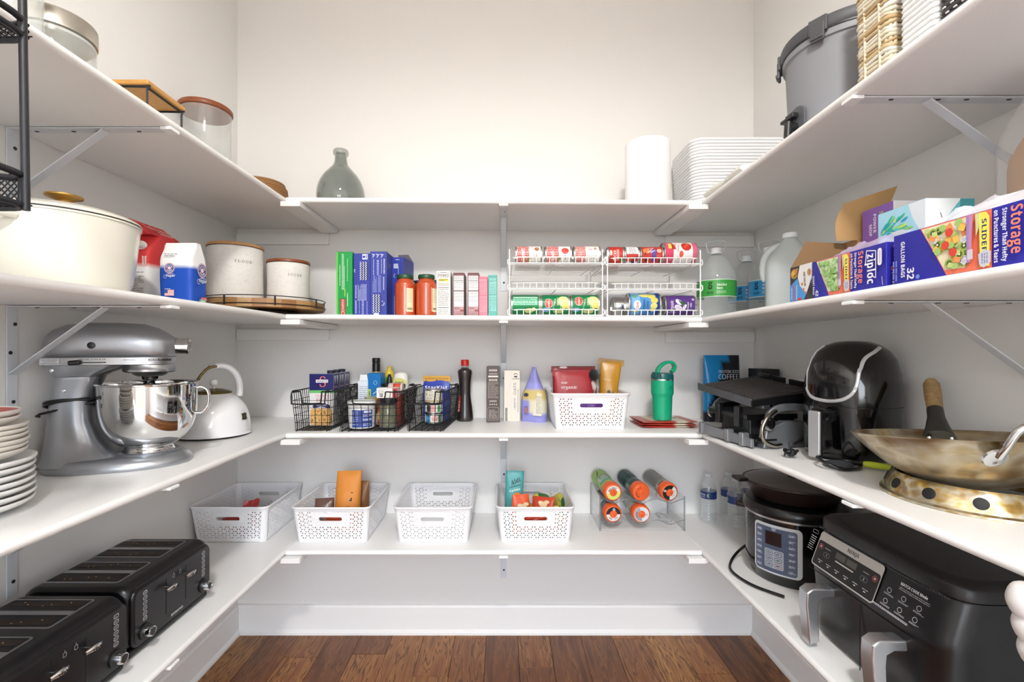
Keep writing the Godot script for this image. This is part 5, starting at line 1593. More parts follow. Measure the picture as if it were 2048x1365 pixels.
	for e in [[-.0025, H - .014], [.0005, H - .014], [.0008, H - .006], [.0045, H - .004], [.0055, H], [.004, H + .0025], [.0015, H + .003], [-.001, H + .001], [-.0028, H - .004], [-.0028, H - .014]]:
		var q := []
		for p in rr(2 * (tw + e[0]), 2 * (td + e[0]), .022 + e[0], 7): q.append(v(p.x, e[1], p.y))
		rings.append(q)
	part("rim", B.new().loft(rings, true), white, t)
	rings = []
	for e in [[.0, .0125], [.0008, .0125], [.0006, .004], [-.002, .0], [-.006, .0005]]:
		var q := []
		for p in rr(2 * (bw + e[0]) + e[1] * .2, 2 * (bd + e[0]) + e[1] * .2, .021, 7): q.append(v(p.x, e[1], p.y))
		rings.append(q)
	part("base", B.new().loft(rings, true, false, true), white, t)
	bin_src = t
	return t

func wire_basket(label: String, at: Vector3, turn := 0.0, wk := 1.0) -> Node3D:   # long black wire basket, z to the front
	var m := mt("161618", .45, .3)
	var t := thing("wire_basket", label, "basket", at, turn, "black wire baskets")
	var H := .150
	var tw := .073 * wk; var bw := .063 * wk
	var zf := .172; var zb := -.172; var bf := .158; var bb := -.158
	var grid := B.new()
	for i in 19:   # hoops across: down one side, along the bottom, up the other
		var z := lerpf(bb, bf, i / 18.0); var zt := lerpf(zb, zf, i / 18.0)
		grid.tube(smooth(v3([-tw, H, zt, -bw - .001, .016, z, -bw + .008, .003, z, bw - .008, .003, z, bw + .001, .016, z, tw, H, zt]), 2), .0013, 5)
	var nx := int(round(5 * wk))
	for i in nx + 1:   # front to back
		var x := lerpf(-bw + .006, bw - .006, float(i) / nx); var xt := lerpf(-tw + .006, tw - .006, float(i) / nx)
		var lowf := H - .045 if absf(xt) < tw * .62 else H
		grid.tube(smooth(v3([xt, H, zb, x, .014, bb - .001, x, .003, bb + .01, x, .003, bf - .01, x, .014, bf + .001, lerpf(x, xt, .75), lowf, lerpf(bf, zf, .75 if lowf < H else 1.0)]), 2), .0013, 5)
	for k in 4:
		var h := .032 + k * .028
		var f := h / H
		grid.tube(v3([-lerpf(bw, tw, f), h, lerpf(bb, zb, f), lerpf(bw, tw, f), h, lerpf(bb, zb, f), lerpf(bw, tw, f), h, lerpf(bf, zf, f), -lerpf(bw, tw, f), h, lerpf(bf, zf, f)]), .0013, 5, true)
	part("wire_grid", grid, m, t, true)
	var rim := B.new()
	var d := H - .045
	rim.tube(smooth(v3([-tw * .58, H, zf, -tw, H, zf - .004, -tw, H, zb + .004, -tw + .004, H, zb, tw - .004, H, zb, tw, H, zb + .004, tw, H, zf - .004, tw * .58, H, zf, tw * .54, H - .006, zf - .001, tw * .48, d + .008, zf - .004, tw * .38, d, zf - .005, -tw * .38, d, zf - .005, -tw * .48, d + .008, zf - .004, -tw * .54, H - .006, zf - .001]), 2, true), .0026, 7, true)
	part("rim", rim, m, t)
	for e in [1.0, -1.0]:
		var hb := B.new()
		hb.tube(smooth(v3([-tw * .80, H + .001, e * zf * .94, -tw * .86, H - .002, e * (zf + .022), -tw * .84, H - .036, e * (zf + .028), -tw * .7, H - .044, e * (zf + .026), tw * .7, H - .044, e * (zf + .026), tw * .84, H - .036, e * (zf + .028), tw * .86, H - .002, e * (zf + .022), tw * .80, H + .001, e * zf * .94]), 4), .0026, 7)
		part("handle", hb, m, t)
		for s in [-1.0, 1.0]: part("handle_sleeve", B.new().tube([v(s * tw * .80, H + .001, e * zf * .90), v(s * tw * .84, H + .001, e * (zf + .012))], .0055, 8), m, t)
	return t

func pouch(w: float, h: float, d: float, col: String, rough: float, seed_: int, neck := 1.0, metal := 0.0) -> B:   # stand-up pouch with crinkled faces, sealed at the top
	var nz := FastNoiseLite.new()
	nz.seed = seed_; nz.frequency = 16.0
	var rings := []
	for i in 17:
		var t := i / 16.0
		var q := []
		var dd := d * pow(maxf(0.0, 1.0 - pow(t, 2.2)), .6) * (.8 + .2 * sin(t * PI)) + .0016
		var ww := w * lerpf(1.0, neck, smoothstep(.35, 1.0, t))
		for e in ring_at(Vector3.ZERO, Vector3.RIGHT, Vector3.BACK, ww / 2, dd / 2, 2.6, 36):
			var k := nz.get_noise_3d(e.x * 1.3, t * h * 1.3, signf(e.z) * .3) * .008 * (1.0 - t * .6)
			q.append(v(e.x, t * h, e.z + k * (absf(e.z) / (dd / 2.0))))
		rings.append(q)
	return B.new().loft(rings, true, true, true)

func add_pouch(called: String, label: String, cat: String, at: Vector3, turn: float, tilt: float, w: float, h: float, d: float, col: String, seed_: int, group := "", rough := .35, neck := 1.0) -> Node3D:
	var t := thing(called, label, cat, at, turn, group)
	t.rotation_degrees.x = tilt
	part("pouch_body", pouch(w, h, d, col, rough, seed_, neck), mt(col, rough), t)
	return t
func pouch_front(d: float) -> Pr: return Pr.new(func(a: float, b: float, l: float) -> Vector3: return v(a, b, d / 2 + l + .004))

func third_shelf_back() -> void:
	var y := lv(3, "b", 0, 0)
	# three wire baskets
	wire_basket("black wire basket holding the broth cartons, nearest the kettle", v(-.720, y, -1.945), 0, 1.0)
	wire_basket("widest black wire basket, packed with spices and bottles", v(-.504, y, -1.935), 0, 1.66)
	wire_basket("nearly empty black wire basket holding a blue pouch, beside the soy sauce bottle", v(-.282, y, -1.94), -4, 1.04)
	# broth cartons in a row
	for k in 3:
		var s := v(.096, .205, .062)
		var t := carton("broth_carton", ["navy and white broth carton with a big red letter, front one of the three", "navy and white broth carton, middle one of the row of three", "navy and white broth carton, rearmost of the three against the wall"][k], "carton", v(-.720, y + .006, -1.905 - k * .0655), 0, s, "eae8ea", "broth cartons", .35)
		part("cap", B.new().lathe(vs([0, s.y, .0145, s.y, .0148, s.y + .011, .013, s.y + .013, 0, s.y + .013]), 20), mt("1b1c33", .4), t).position = v(.026, 0, 0)
		var q := front(s)
		q.rect(0, .070, .0955, .065, "1f2666").rect(0, .032, .0955, .011, "6fbf6a").text("S", .005, .072, .040, "e8736c", 0, "s").rrect(.002, .074, .048, .0115, .001, "f0eef0").text("SWANSON", .002, .074, .0062, "2b2f62", 0, "b", .042)
		q.text("CHICKEN", .004, .015, .009, "c46a5d", 0, "s", .055).text("BROTH", .004, -.001, .012, "b65a50", 0, "s", .05).poly(pv([-.036, -.026, -.030, -.020, 0, -.012, .030, -.020, .036, -.026, .030, -.034, 0, -.026, -.030, -.034]), "2b2c5e").text("100% NATURAL", 0, -.0215, .005, "d8d6e4", 0, "b", .04)
		q.rrect(0, -.068, .088, .066, .012, "e3b46c")
		var rg := RandomNumberGenerator.new()
		rg.seed = 30 + k
		for i in 60: q.circ(rg.randf_range(-.040, .040), rg.randf_range(-.097, -.04), rg.randf_range(.002, .006), ["e9c987", "d8853f", "c65f34", "6f7b34", "f0dba4", "50602c", "e2a95c"][i % 7], rg.randf_range(.0015, .004), 9, rg.randf() * 3)
		print_on(q, t, .35)
		q = side(s)
		q.rect(0, .070, .0615, .065, "23285f").rect(0, .032, .0615, .011, "58a85c").poly(pv([-.024, .095, -.006, .095, -.014, .06]), "d9d9e6").poly(pv([.002, .095, .02, .095, .010, .06]), "d9d9e6").text("BROTH", 0, .048, .006, "cfd0e0", 0, "b", .04).rect(-.018, .05, .014, .008, "b9606e")
		q.rows(0, -.03, .052, .10, 14, "8c8a94", 0, .3)
		print_on(q, t, .35)
	basket_goods(y + .007)
	# soy sauce bottle
	var t := thing("soy_sauce_bottle", "dark soy sauce bottle with a red cap and pinched waist", "bottle", v(-.1645, y, -2.045), 20)
	var pr := smooth(vs([0, 0, .030, .0, .0355, .005, .0362, .016, .033, .045, .0275, .085, .0245, .12, .0255, .16, .0298, .195, .0312, .212, .027, .221, .018, .226, .0135, .231]), 3)
	pr.append_array(vs([.0135, .237, 0, .237]))
	part("bottle_body", B.new().lathe(pr, 40), mt("1a0d0a", .08, 0, {"clearcoat_enabled": true, "clearcoat": 1.0}), t)
	part("clear_collar", B.new().lathe(vs([.0138, .228, .0165, .229, .0165, .239, .0138, .240]), 28), glass("e8e4de", .3, .1), t)
	part("cap", B.new().lathe(vs([0, .238, .0168, .238, .0172, .240, .0172, .261, .0158, .264, 0, .2645]), 32), mt("d8291c", .3), t)
	var q := Pr.new(func(a: float, b: float, l: float) -> Vector3:
		var r := .0345 - (b - .02) * .093
		return v(sin(a / .03 - 1.25) * (r + l + .0006), b, cos(a / .03 - 1.25) * (r + l + .0006)), .006)
	q.rect(0, .066, .016, .085, "a8322a").text("SOY", 0, .066, .008, "f0dcd2", PI / 2, "b", .05)
	print_on(q, t)
	q = Pr.new(func(a: float, b: float, l: float) -> Vector3:
		var r := .0345 - (b - .02) * .093
		return v(sin(a / .03 + 1.25) * (r + l + .0006), b, cos(a / .03 + 1.25) * (r + l + .0006)), .006)
	q.rect(0, .05, .012, .055, "d9d3cc").rows(0, .05, .05, .009, 4, "6b655f", PI / 2)
	print_on(q, t)
	# brown and white cartons, lavender bag
	var s := v(.0555, .236, .085)
	t = carton("brown_box", "tall dark brown snack box with fine white print beside the white oat box", "box", v(-.0415, y, -2.035), 0, s, "4a3b36")
	q = front(s)
	q.text("KODIAK", 0, .102, .0085, "e7e1da", 0, "b", .034).rows(0, .087, .034, .006, 2, "cfc7bf").rrect(0, .076, .042, .007, .001, "dcd6ce").rows(0, .061, .036, .010, 2, "d6cec6", 0, .6).rows(0, .018, .044, .070, 14, "a89e96", 0, .36).rows(0, -.028, .03, .008, 2, "cfc7bf").box_line(0, -.081, .046, .054, .0015, "a89e96", .006).rows(0, -.083, .036, .040, 7, "b5aba2", 0, .4)
	for i in 4: q.circ(-.013 + i * .0088, -.042, .0025, "dcd6ce", 0, 8)
	print_on(q, t)
	s = v(.068, .218, .06)
	t = carton("oat_box", "white oat box with a small round portrait-free hat emblem, right of the brown box", "box", v(.0385, y, -2.06), 0, s, "e3ddd0")
	t.set_meta("label", "tall cream oat box with a small black emblem, right of the brown box")
	q = front(s)
	q.circ(.016, .082, .008, "2b2a28", .0035).ring(.016, .088, .008, .0022, "2b2a28", .2, PI - .2).text("QUAKER", .016, .072, .0055, "2b2a28", 0, "sb", .028).text("OATS", .012, .03, .011, "4c4842", PI / 2, "s", .05).text("1 MINUTE", .012, -.035, .007, "4c4842", PI / 2, "s", .05).rows(.026, -.02, .10, .007, 2, "8d877b", PI / 2, .4).rect(-.024, -.08, .008, .055, "2c2b29").rows(-.024, -.08, .05, .005, 1, "d8d2c6", PI / 2).line([Vector2(-.004, .105), Vector2(-.004, -.1)], .0005, "b8b1a4").line([Vector2(-.028, .0), Vector2(-.016, .01), Vector2(-.006, .06)], .0006, "b8b1a4")
	print_on(q, t)
	t = thing("lavender_bag", "lavender and cream paper bag with a pinched top, between the oat box and the bin", "bag", v(.134, y, -2.03), -28)
	var lb := pouch(.112, .232, .075, "8f90d6", .5, 5, .18)
	for i in lb.p.size():
		var h := lb.p[i].y
		var c := "9a9ade"
		if h > .10 and h < .135: c = "d6c27a"
		elif h < .10 and h > .04 and lb.p[i].x > .0: c = "e4dcc0"
		elif h > .16: c = "8d8ccb"
		lb.c[i] = Color(c).srgb_to_linear()
	part("paper_body", lb, ink(.5), t)
	q = Pr.new(func(a: float, b: float, l: float) -> Vector3: return v(a, b, .043 + l - absf(a) * .12 - b * .05))
	q.poly(pv([.012, .03, .05, .028, .048, .12, .030, .128, .02, .08]), "e8e2cf").rows(.036, .075, .022, .075, 14, "7d7a86", 0, .35).rrect(-.02, .05, .016, .034, .002, "6d62b8").rect(-.02, .05, .010, .024, "b5763c").circ(-.022, .115, .012, "3c3a4a", .008)
	print_on(q, t)
	# white bin with coffee pouches
	weave_bin("white woven bin on the third shelf, holding red and gold pouches", v(.338, y, -1.965))
	for k in 2:
		t = add_pouch("coffee_pouch", ["dark red organic coffee pouch at the front of the white bin", "dark red pouch standing behind the other red pouch in the white bin"][k], "pouch", v(.298 + k * .003, y + .006, -1.935 - k * .075), 3.0, -3, .175, [.212, .225][k], .055, ["a3262e", "861d25"][k], 41 + k, "dark red pouches", .38, 1.02)
		part("seal_strip", B.new().box(v(0, [.205, .218][k], .0), v(.190, .026, .004), .0015), mt(["8f1f28", "7a1a22"][k], .4), t)
		if k == 0:
			q = Pr.new(func(a: float, b: float, l: float) -> Vector3: return v(a, b, .0335 + l - b * .08))
			q.text("organic", -.030, .146, .0115, "efd9d6", 0, "sb", .066).rows(-.048, .165, .028, .010, 2, "efd9d6").text("espresso", -.046, .092, .006, "efd9d6", 0, "b", .032)
			print_on(q, t)
		else:
			q = Pr.new(pl(v(0, .218, .0022), Vector3.RIGHT, Vector3.UP))
			q.poly(pv([-.075, -.012, -.055, .012, -.03, .012, -.015, -.012]), "cfc9c4")
			print_on(q, t)
	t = add_pouch("coffee_pouch", "golden yellow pouch leaning at the right of the white bin", "pouch", v(.428, y + .006, -1.975), -6, -4, .074, .255, .05, "c08a25", 44, "", .3, 1.15)
	t.rotation_degrees.z = -6
	part("seal_strip", B.new().box(v(0, .25, 0), v(.104, .026, .003), .001), mt("a87a20", .35), t)
	q = Pr.new(func(a: float, b: float, l: float) -> Vector3: return v(a, b, .030 + l - b * .06))
	q.text("Spice", -.012, .175, .008, "e8d7a6", 0, "s", .03).circ(.006, .125, .014, "4b3a1c", .01)
	print_on(q, t)
	t = thing("snack_bar", "thin twisted foil snack bar with a black tip between the red and gold pouches", "snack bar", v(.362, y + .012, -1.905), 10)
	var rings := []
	for i in 21:
		var u := i / 20.0
		var a := u * 2.6
		var w := .020 * (1.0 - .55 * sin(PI * clampf(u * 1.25, 0, 1)) ) if u < .8 else .012 + .013 * sin((u - .8) * 5.0 * PI)
		rings.append(ring_at(v(.008 * u, u * .215, .0), Vector3.RIGHT.rotated(Vector3.UP, a), Vector3.BACK.rotated(Vector3.UP, a), w, .003, 2.2, 16))
	var tb := B.new().loft(rings, true, true, true)
	for i in tb.p.size(): tb.c[i] = Color("1e2324" if tb.p[i].y > .168 else ("e6e2dc" if sin(tb.p[i].x * 260.0 + tb.p[i].y * 90.0) > .1 else "77706b")).srgb_to_linear()
	part("foil_wrapper", tb, ink(.3), t)
	solo("purple_packet", "purple foil packet seen through the grip hole of the third-shelf bin", "packet", film(v(.262, y + .075, -1.828), v(.395, y + .075, -1.832), v(0, .045, -.004), 15, .003), mt("7d45a6", .3))
	# flat red bags with a tumbler on top
	for k in 3:
		t = thing("flat_bag", ["red and cream food bag at the bottom of the flat pile under the tumbler", "red and cream food bag in the middle of the flat pile", "red and cream food bag on top of the pile, right under the green tumbler"][k], "bag", v(.652, y + k * .0088, -1.935), [2.0, -3.0, 4.0][k], "flat red food bags")
		var nz := FastNoiseLite.new()
		nz.seed = 60 + k; nz.frequency = 14.0
		rings = []
		for i in 15:
			var u := i / 14.0
			var q2 := []
			for e in ring_at(v(lerpf(-.108, .108, u), .0048, 0), Vector3.BACK, Vector3.UP, .088, .0042 * pow(sin(PI * clampf(u, .03, .97)), .4), 4.0, 32):
				q2.append(e + v(0, nz.get_noise_3d(e.x, 0, e.z) * .0012, nz.get_noise_2d(e.x, 5) * .003))
			rings.append(q2)
		var fb := B.new().loft(rings, true, true, true)
		for i in fb.p.size(): fb.c[i] = Color("b3382b" if absf(fb.p[i].x) > .075 or (fb.p[i].z > .055 and fb.p[i].x < .02) else "d8cdb6").srgb_to_linear()
		part("foil_body", fb, ink(.3), t)
		if k == 2:
			q = Pr.new(pl(v(0, .0102, 0), Vector3.RIGHT, Vector3.FORWARD))
			q.text("TORTILLAS", .0, -.06, .010, "f2e6dc", 0, "b", .07).ring(-.02, .02, .03, .002, "b3382b").circ(.05, .0, .012, "3c4a2a", .006).circ(.07, -.02, .010, "4a3b28", .006).circ(-.04, -.03, .012, "c98f4a", .008)
			print_on(q, t)
	t = thing("tumbler", "bright green insulated tumbler with a dark teal lid and curved carry handle", "tumbler", v(.640, y + .0275, -1.90), 12)
	var green := mt("0fa377", .35)
	var teal := mt("0d5a5c", .35)
	part("tumbler_body", B.new().lathe(smooth(vs([0, 0, .0335, 0, .036, .003, .0365, .01, .038, .06, .0395, .092, .043, .103, .0438, .112, .0438, .158]), 3), 44), green, t)
	part("steel_band", B.new().lathe(vs([.042, .158, .0436, .158, .0436, .1635, .042, .1635]), 44), mt("d8d8d6", .2, 1.0), t)
	part("lid", B.new().lathe(vs([0, .163, .0436, .163, .0440, .166, .0436, .178, .040, .1855, .03, .187, 0, .187]), 44), teal, t)
	part("hinge", B.new().box(v(-.038, .180, .012), v(.012, .022, .03), .003), teal, t)
	var sb := B.new()
	sb.x = Transform3D(Basis(Vector3.BACK, PI / 2), v(-.034, .176, .028))
	sb.x = Transform3D(Basis(Vector3.RIGHT, PI / 2), v(-.030, .177, .0325))
	sb.lathe(vs([0, 0, .006, 0, .0055, .003, 0, .0035]), 18)
	part("hinge_pin", sb, mt("d8d8d6", .2, 1.0), t)
	var hp := smooth(v3([-.024, .183, 0, -.016, .205, 0, .004, .222, 0, .028, .230, 0, .045, .226, 0, .054, .212, 0, .050, .198, 0, .040, .190, 0]), 4)
	rings = []
	for i in hp.size():
		var d: Vector3 = (hp[mini(i + 1, hp.size() - 1)] - hp[maxi(i - 1, 0)]).normalized()
		rings.append(ring_at(hp[i], d.cross(Vector3.BACK).normalized(), Vector3.BACK, .0058, .012, 5.0, 16))
	part("carry_handle", B.new().loft(rings, true, true, true), green, t)
	q = Pr.new(cy(.0438, .125, .28), .006)
	q.text("STANLEY", 0, 0, .0045, "0a5f48", 0, "b", .022).poly(pv([-.006, .006, 0, .014, .006, .006]), "0a5f48")
	print_on(q, t, .4, "emblem")

func basket_goods(y: float) -> void:
	var g := "groceries in the middle wire basket"
	# front row
	var t := thing("salt_tub", "white tub with a blue label and white lid in the middle wire basket", "tub", v(-.549, y, -1.838), 12, g)
	part("tub_body", B.new().lathe(vs([0, 0, .047, 0, .049, .003, .0515, .086, 0, .086]), 40), mt("eeeeec", .4), t)
	part("lid", B.new().lathe(vs([0, .0855, .0535, .0855, .0542, .088, .0542, .100, .052, .1025, 0, .1025]), 40), mt("f5f5f4", .4), t)
	var q := Pr.new(func(a: float, b: float, l: float) -> Vector3:
		var r := .0496 + b * .022
		return v(sin(a / .05) * (r + l), b, cos(a / .05) * (r + l)), .007)
	q.rect(.006, .038, .082, .066, "2c4897").rows(-.022, .040, .024, .055, 8, "b9c2e0", 0, .4).text("BAKING", .026, .050, .008, "e6e9f4", 0, "b", .036).text("POWDER", .026, .034, .008, "e6e9f4", 0, "b", .036).rows(.024, .015, .032, .012, 2, "b9c2e0").rect(.026, .064, .03, .008, "dfe3f0")
	print_on(q, t)
	t = thing("herb_jar", "glass jar of dried green herbs with a black lid in the middle wire basket", "jar", v(-.446, y, -1.835), 0, g)
	part("herbs", B.new().lathe(vs([0, .003, .030, .003, .0325, .008, .0325, .084, 0, .084]), 36), noise_mat("herbs", .05, [0, "2f3316", .35, "565a2b", .5, "3a3d1c", .65, "7a7a48", .8, "4a4a22", 1, "8a8a5c"], v(14, 14, 14), .9, 31, true), t)
	part("glass_body", B.new().lathe(vs([0, 0, .032, 0, .034, .004, .034, .088, .030, .094, .030, .097]), 36), glass("e8ece6", .10), t)
	part("lid", B.new().lathe(vs([0, .094, .0325, .094, .033, .097, .033, .112, .031, .1145, 0, .1145]), 32), mt("1c1c1e", .4), t)
	t = thing("spice_box", "white and red spice box lying on the black lid of the herb jar", "box", v(-.446, y + .1150, -1.835), 4, g)
	part("box_body", B.new().box(v(0, .019, 0), v(.080, .038, .05), .0015), mt("e9e7e4", .45), t)
	q = Pr.new(pl(v(0, .019, .025), Vector3.RIGHT, Vector3.UP))
	q.rect(.030, 0, .019, .037, "b8382f").rows(-.016, .006, .034, .016, 4, "8d8a88", 0, .35).rrect(-.022, -.008, .012, .012, .001, "44423f").rows(-.022, -.008, .009, .009, 3, "e9e7e4")
	print_on(q, t)
	t = thing("red_carton", "red and yellow seasoning carton tucked behind the herb jar", "carton", v(-.474, y, -1.895), 0, g)
	part("box_body", B.new().box(v(0, .055, 0), v(.05, .11, .03), .001), mt("b83a30", .45), t)
	q = Pr.new(pl(v(0, .055, .015), Vector3.RIGHT, Vector3.UP))
	q.text("CHILI", 0, .03, .012, "f0dcd2", 0, "b", .04).rect(0, -.018, .048, .03, "d0a03c").circ(0, -.03, .014, "6f7b34", .008)
	print_on(q, t)
	t = thing("red_carton", "orange-red seasoning carton at the right wall of the middle wire basket", "carton", v(-.4135, y, -1.913), -90, g)
	part("box_body", B.new().box(v(0, .06, 0), v(.08, .12, .015), .001), mt("c4462f", .45), t)
	# middle row
	t = thing("slim_carton", "slim white carton with grey print standing left in the middle wire basket", "carton", v(-.582, y, -1.985), 6, g)
	part("box_body", B.new().box(v(0, .085, 0), v(.046, .17, .036), .001), mt("dde3ec", .45), t)
	var tp := B.new()
	tp.ext(pv([-.018, .17, .018, .17, .014, .196, -.014, .196]), -.020, .020, .001)
	part("gable_top", tp, mt("e7edf2", .45), t)
	q = Pr.new(pl(v(0, .085, .018), Vector3.RIGHT, Vector3.UP))
	q.rows(0, .0, .036, .13, 16, "8e98a8", 0, .28)
	print_on(q, t)
	t = thing("blue_carton", "bright blue carton with a curved top edge in the middle wire basket", "carton", v(-.531, y, -1.985), -8, g)
	part("box_body", B.new().box(v(0, .101, 0), v(.054, .202, .05), .001), mt("1674bd", .4), t)
	q = Pr.new(pl(v(0, .101, .025), Vector3.RIGHT, Vector3.UP))
	q.circ(.005, .062, .009, "7fb8e0").circ(.005, .062, .006, "1674bd").rrect(-.021, .02, .014, .03, .002, "b9cf6a").rect(-.021, .018, .003, .018, "23301c").line([Vector2(-.004, .016), Vector2(.010, .026), Vector2(.020, .022)], .003, "d6e6f4").rows(.008, .0, .03, .012, 2, "a8cdea")
	print_on(q, t)
	t = thing("olive_jar", "small glass jar of green olives in the middle wire basket", "jar", v(-.533, y + .045, -1.920), 0, g)
	part("olives", B.new().lathe(vs([0, .003, .026, .003, .0285, .008, .0285, .062, 0, .062]), 32), noise_mat("olives", .03, [0, "6d6a26", .4, "a59e4c", .55, "7d7a30", .7, "c0b868", 1, "8a8438"], v(12, 12, 12), .35, 35, true), t)
	part("glass_body", B.new().lathe(vs([0, 0, .028, 0, .030, .003, .030, .068, 0, .070]), 32), glass("e6ead8", .10), t)
	t = thing("box_stack", "flat grey carton carrying the olive jar", "carton", v(-.533, y, -1.920), 0, g)
	part("box_body", B.new().box(v(0, .022, 0), v(.065, .044, .05), .001), mt("a8a4a0", .5), t)
	# back row
	t = thing("oil_bottle", "tall wine-shaped bottle with a black foil neck at the back of the middle wire basket", "bottle", v(-.548, y, -2.042), 0, g)
	part("bottle_body", B.new().lathe(smooth(vs([0, 0, .032, 0, .034, .004, .034, .15, .031, .17, .021, .192, .0155, .21, .0145, .235, 0, .236]), 3), 36), mt("a89c62", .08, 0, {"clearcoat_enabled": true, "clearcoat": 1.0}), t)
	part("foil_neck", B.new().lathe(vs([.0150, .205, .0168, .206, .0168, .238, .0155, .243, .0172, .247, .0172, .262, .0155, .2645, 0, .2645]), 28), mt("161618", .3), t)
	t = thing("lemon_bottle", "yellow lemon juice bottle with a rounded tip at the back of the middle basket", "bottle", v(-.4885, y, -2.075), 0, g)
	t.position = v(-.496, y, -2.062)
	part("bottle_body", B.new().lathe(smooth(vs([0, 0, .022, 0, .024, .01, .024, .14, .0235, .16, .021, .185, .017, .2, .015, .21, 0, .215]), 3), 32), mt("e3c53e", .4), t)
	part("dispenser_tip", B.new().lathe(vs([0, .212, .012, .212, .012, .22, .008, .228, 0, .229]), 24), mt("efd65c", .4), t)
	t = thing("sauce_bottle", "white squeeze bottle with a black cone tip and green band in the middle basket", "bottle", v(-.470, y, -1.9555), 0, g)
	part("bottle_body", B.new().lathe(smooth(vs([0, 0, .030, 0, .032, .01, .032, .13, .028, .142, 0, .143]), 2), 32), mt("dcdce2", .4), t)
	part("cap", B.new().lathe(vs([0, .142, .034, .142, .034, .158, .03, .160, .013, .163, .012, .172, .006, .197, .004, .199, 0, .199]), 28), mt("17171a", .35), t)
	part("navy_box", B.new().box(v(.034, .150, .012), v(.062, .018, .03), .001), mt("1c1c48", .4), t)
	t = thing("green_capped_jar", "jar with a bright green lid behind the black-tipped bottle", "jar", v(-.485, y, -2.045), 0, g)
	t.position = v(-.487, y, -2.018)
	part("jar_body", B.new().lathe(vs([0, 0, .011, 0, .012, .003, .012, .155, 0, .155]), 24), mt("e2ddd2", .4), t)
	part("lid", B.new().lathe(vs([0, .155, .0135, .155, .0135, .182, .012, .184, 0, .184]), 24), mt("2fa24c", .4), t)
	t = thing("ranch_bottle", "white round-shouldered bottle with a bright oval label at the back of the middle basket", "bottle", v(-.4385, y, -2.031), 0, g)
	var rings := []
	for e in [[0, .030, .022], [.006, .0335, .025], [.15, .0335, .025], [.178, .032, .024], [.194, .027, .020], [.201, .02, .013], [.203, .005, .004]]: rings.append(ring_at(v(0, e[0], 0), Vector3.RIGHT, Vector3.BACK, e[1], e[2], 2.6, 32))
	part("bottle_body", B.new().loft(rings, true, true, true), mt("e9e6de", .35), t)
	q = Pr.new(pl(v(0, .15, .0255), Vector3.RIGHT, Vector3.UP))
	q.circ(-.004, .008, .030, "dcd87a", .022).circ(-.004, -.002, .030, "2f7fb4", .012).circ(.004, -.006, .018, "3fae8c", .008).rows(-.002, .012, .036, .005, 1, "4d6a2c").text("RANCH", -.002, -.001, .008, "e8f2f4", 0, "b", .036)
	print_on(q, t)
	t = thing("tomato_can", "can with a red tomato picture lying near the right of the middle basket", "can", v(-.430, y + .122, -1.918), 0, g)
	t.position = v(-.428, y + .1205, -1.893)
	var cb := B.new()
	cb.x = Transform3D(Basis(Vector3.FORWARD, PI / 2), v(0, .024, 0))
	cb.lathe(vs([0, -.028, .021, -.028, .0225, -.026, .0225, .026, .021, .028, 0, .028]), 28)
	part("tin_body", cb, mt("d2c9c0", .35), t)
	q = Pr.new(func(a: float, b: float, l: float) -> Vector3: return v(a, .024 + sin(b / .0226) * (.0226 + l), cos(b / .0226) * (.0226 + l)), .006)
	q.rect(.006, .012, .03, .03, "b8382c").circ(.01, .014, .01, "dd5a3c")
	print_on(q, t)
	# blue pouch and chicken cans in the right basket
	var g2 := "groceries in the right wire basket"
	t = thing("chicken_can", "two-tone pull-top can at the bottom of the right wire basket", "can", v(-.285, y, -1.945), 0, g2)
	_can(t, .036, .040, "efe8e2")
	q = Pr.new(cy(.0365, .020, 0), .006)
	q.rect(-.020, 0, .022, .03, "2f86b0").circ(-.020, .002, .008, "6fb8d8").circ(.010, .002, .014, "e7b2ac", .011).rows(.01, -.004, .02, .010, 2, "b25c50").rect(.03, 0, .012, .03, "3a6b52")
	print_on(q, t)
	t = thing("chicken_can", "pull-top can with pink and green squares, second from the bottom in the right basket", "can", v(-.285, y + .0415, -1.945), 15, g2)
	_can(t, .036, .040, "e8e6de")
	q = Pr.new(cy(.0365, .020, 0), .006)
	q.rect(-.026, 0, .018, .026, "2f4a44").rrect(-.006, 0, .022, .026, .002, "e8a6a8").rect(.018, 0, .014, .026, "3f9a62")
	print_on(q, t)
	t = thing("chicken_can", "cream white chicken can on top of the can stack in the right wire basket", "can", v(-.285, y + .083, -1.945), 0, g2)
	_can(t, .037, .056, "ece6d4")
	q = Pr.new(cy(.0375, .028, 0), .006)
	q.text("CHUNK", .004, .017, .0075, "3c3a34", 0, "s", .036).text("WHITE", .006, .005, .0095, "2f2d28", 0, "s", .044).text("CHICKEN", .004, -.008, .0095, "2f2d28", 0, "s", .056).rect(0, -.021, .22, .006, "cbb98a").circ(-.026, .008, .004, "8fae74")
	print_on(q, t)
	t = add_pouch("tuna_pouch", "blue tuna pouch with a yellow top band standing in the right wire basket", "pouch", v(-.283, y, -2.02), -4, 0, .116, .172, .022, "2440a8", 71, g2, .3, 1.0)
	part("top_band", B.new().box(v(0, .172, 0), v(.118, .032, .003), .001), mt("d8a23e", .4), t)
	q = Pr.new(pl(v(0, .172, .0016), Vector3.RIGHT, Vector3.UP))
	q.rows(0, .005, .10, .008, 2, "9a6f1e").rows(0, -.009, .09, .005, 1, "b0562a").circ(.0, -.002, .003, "5a3c14")
	print_on(q, t)
	q = Pr.new(pl(v(0, .14, .0155), Vector3.RIGHT, Vector3.UP))
	q.text("StarKist", .0, .0, .014, "f2f3f8", 0, "b", .096)
	print_on(q, t)

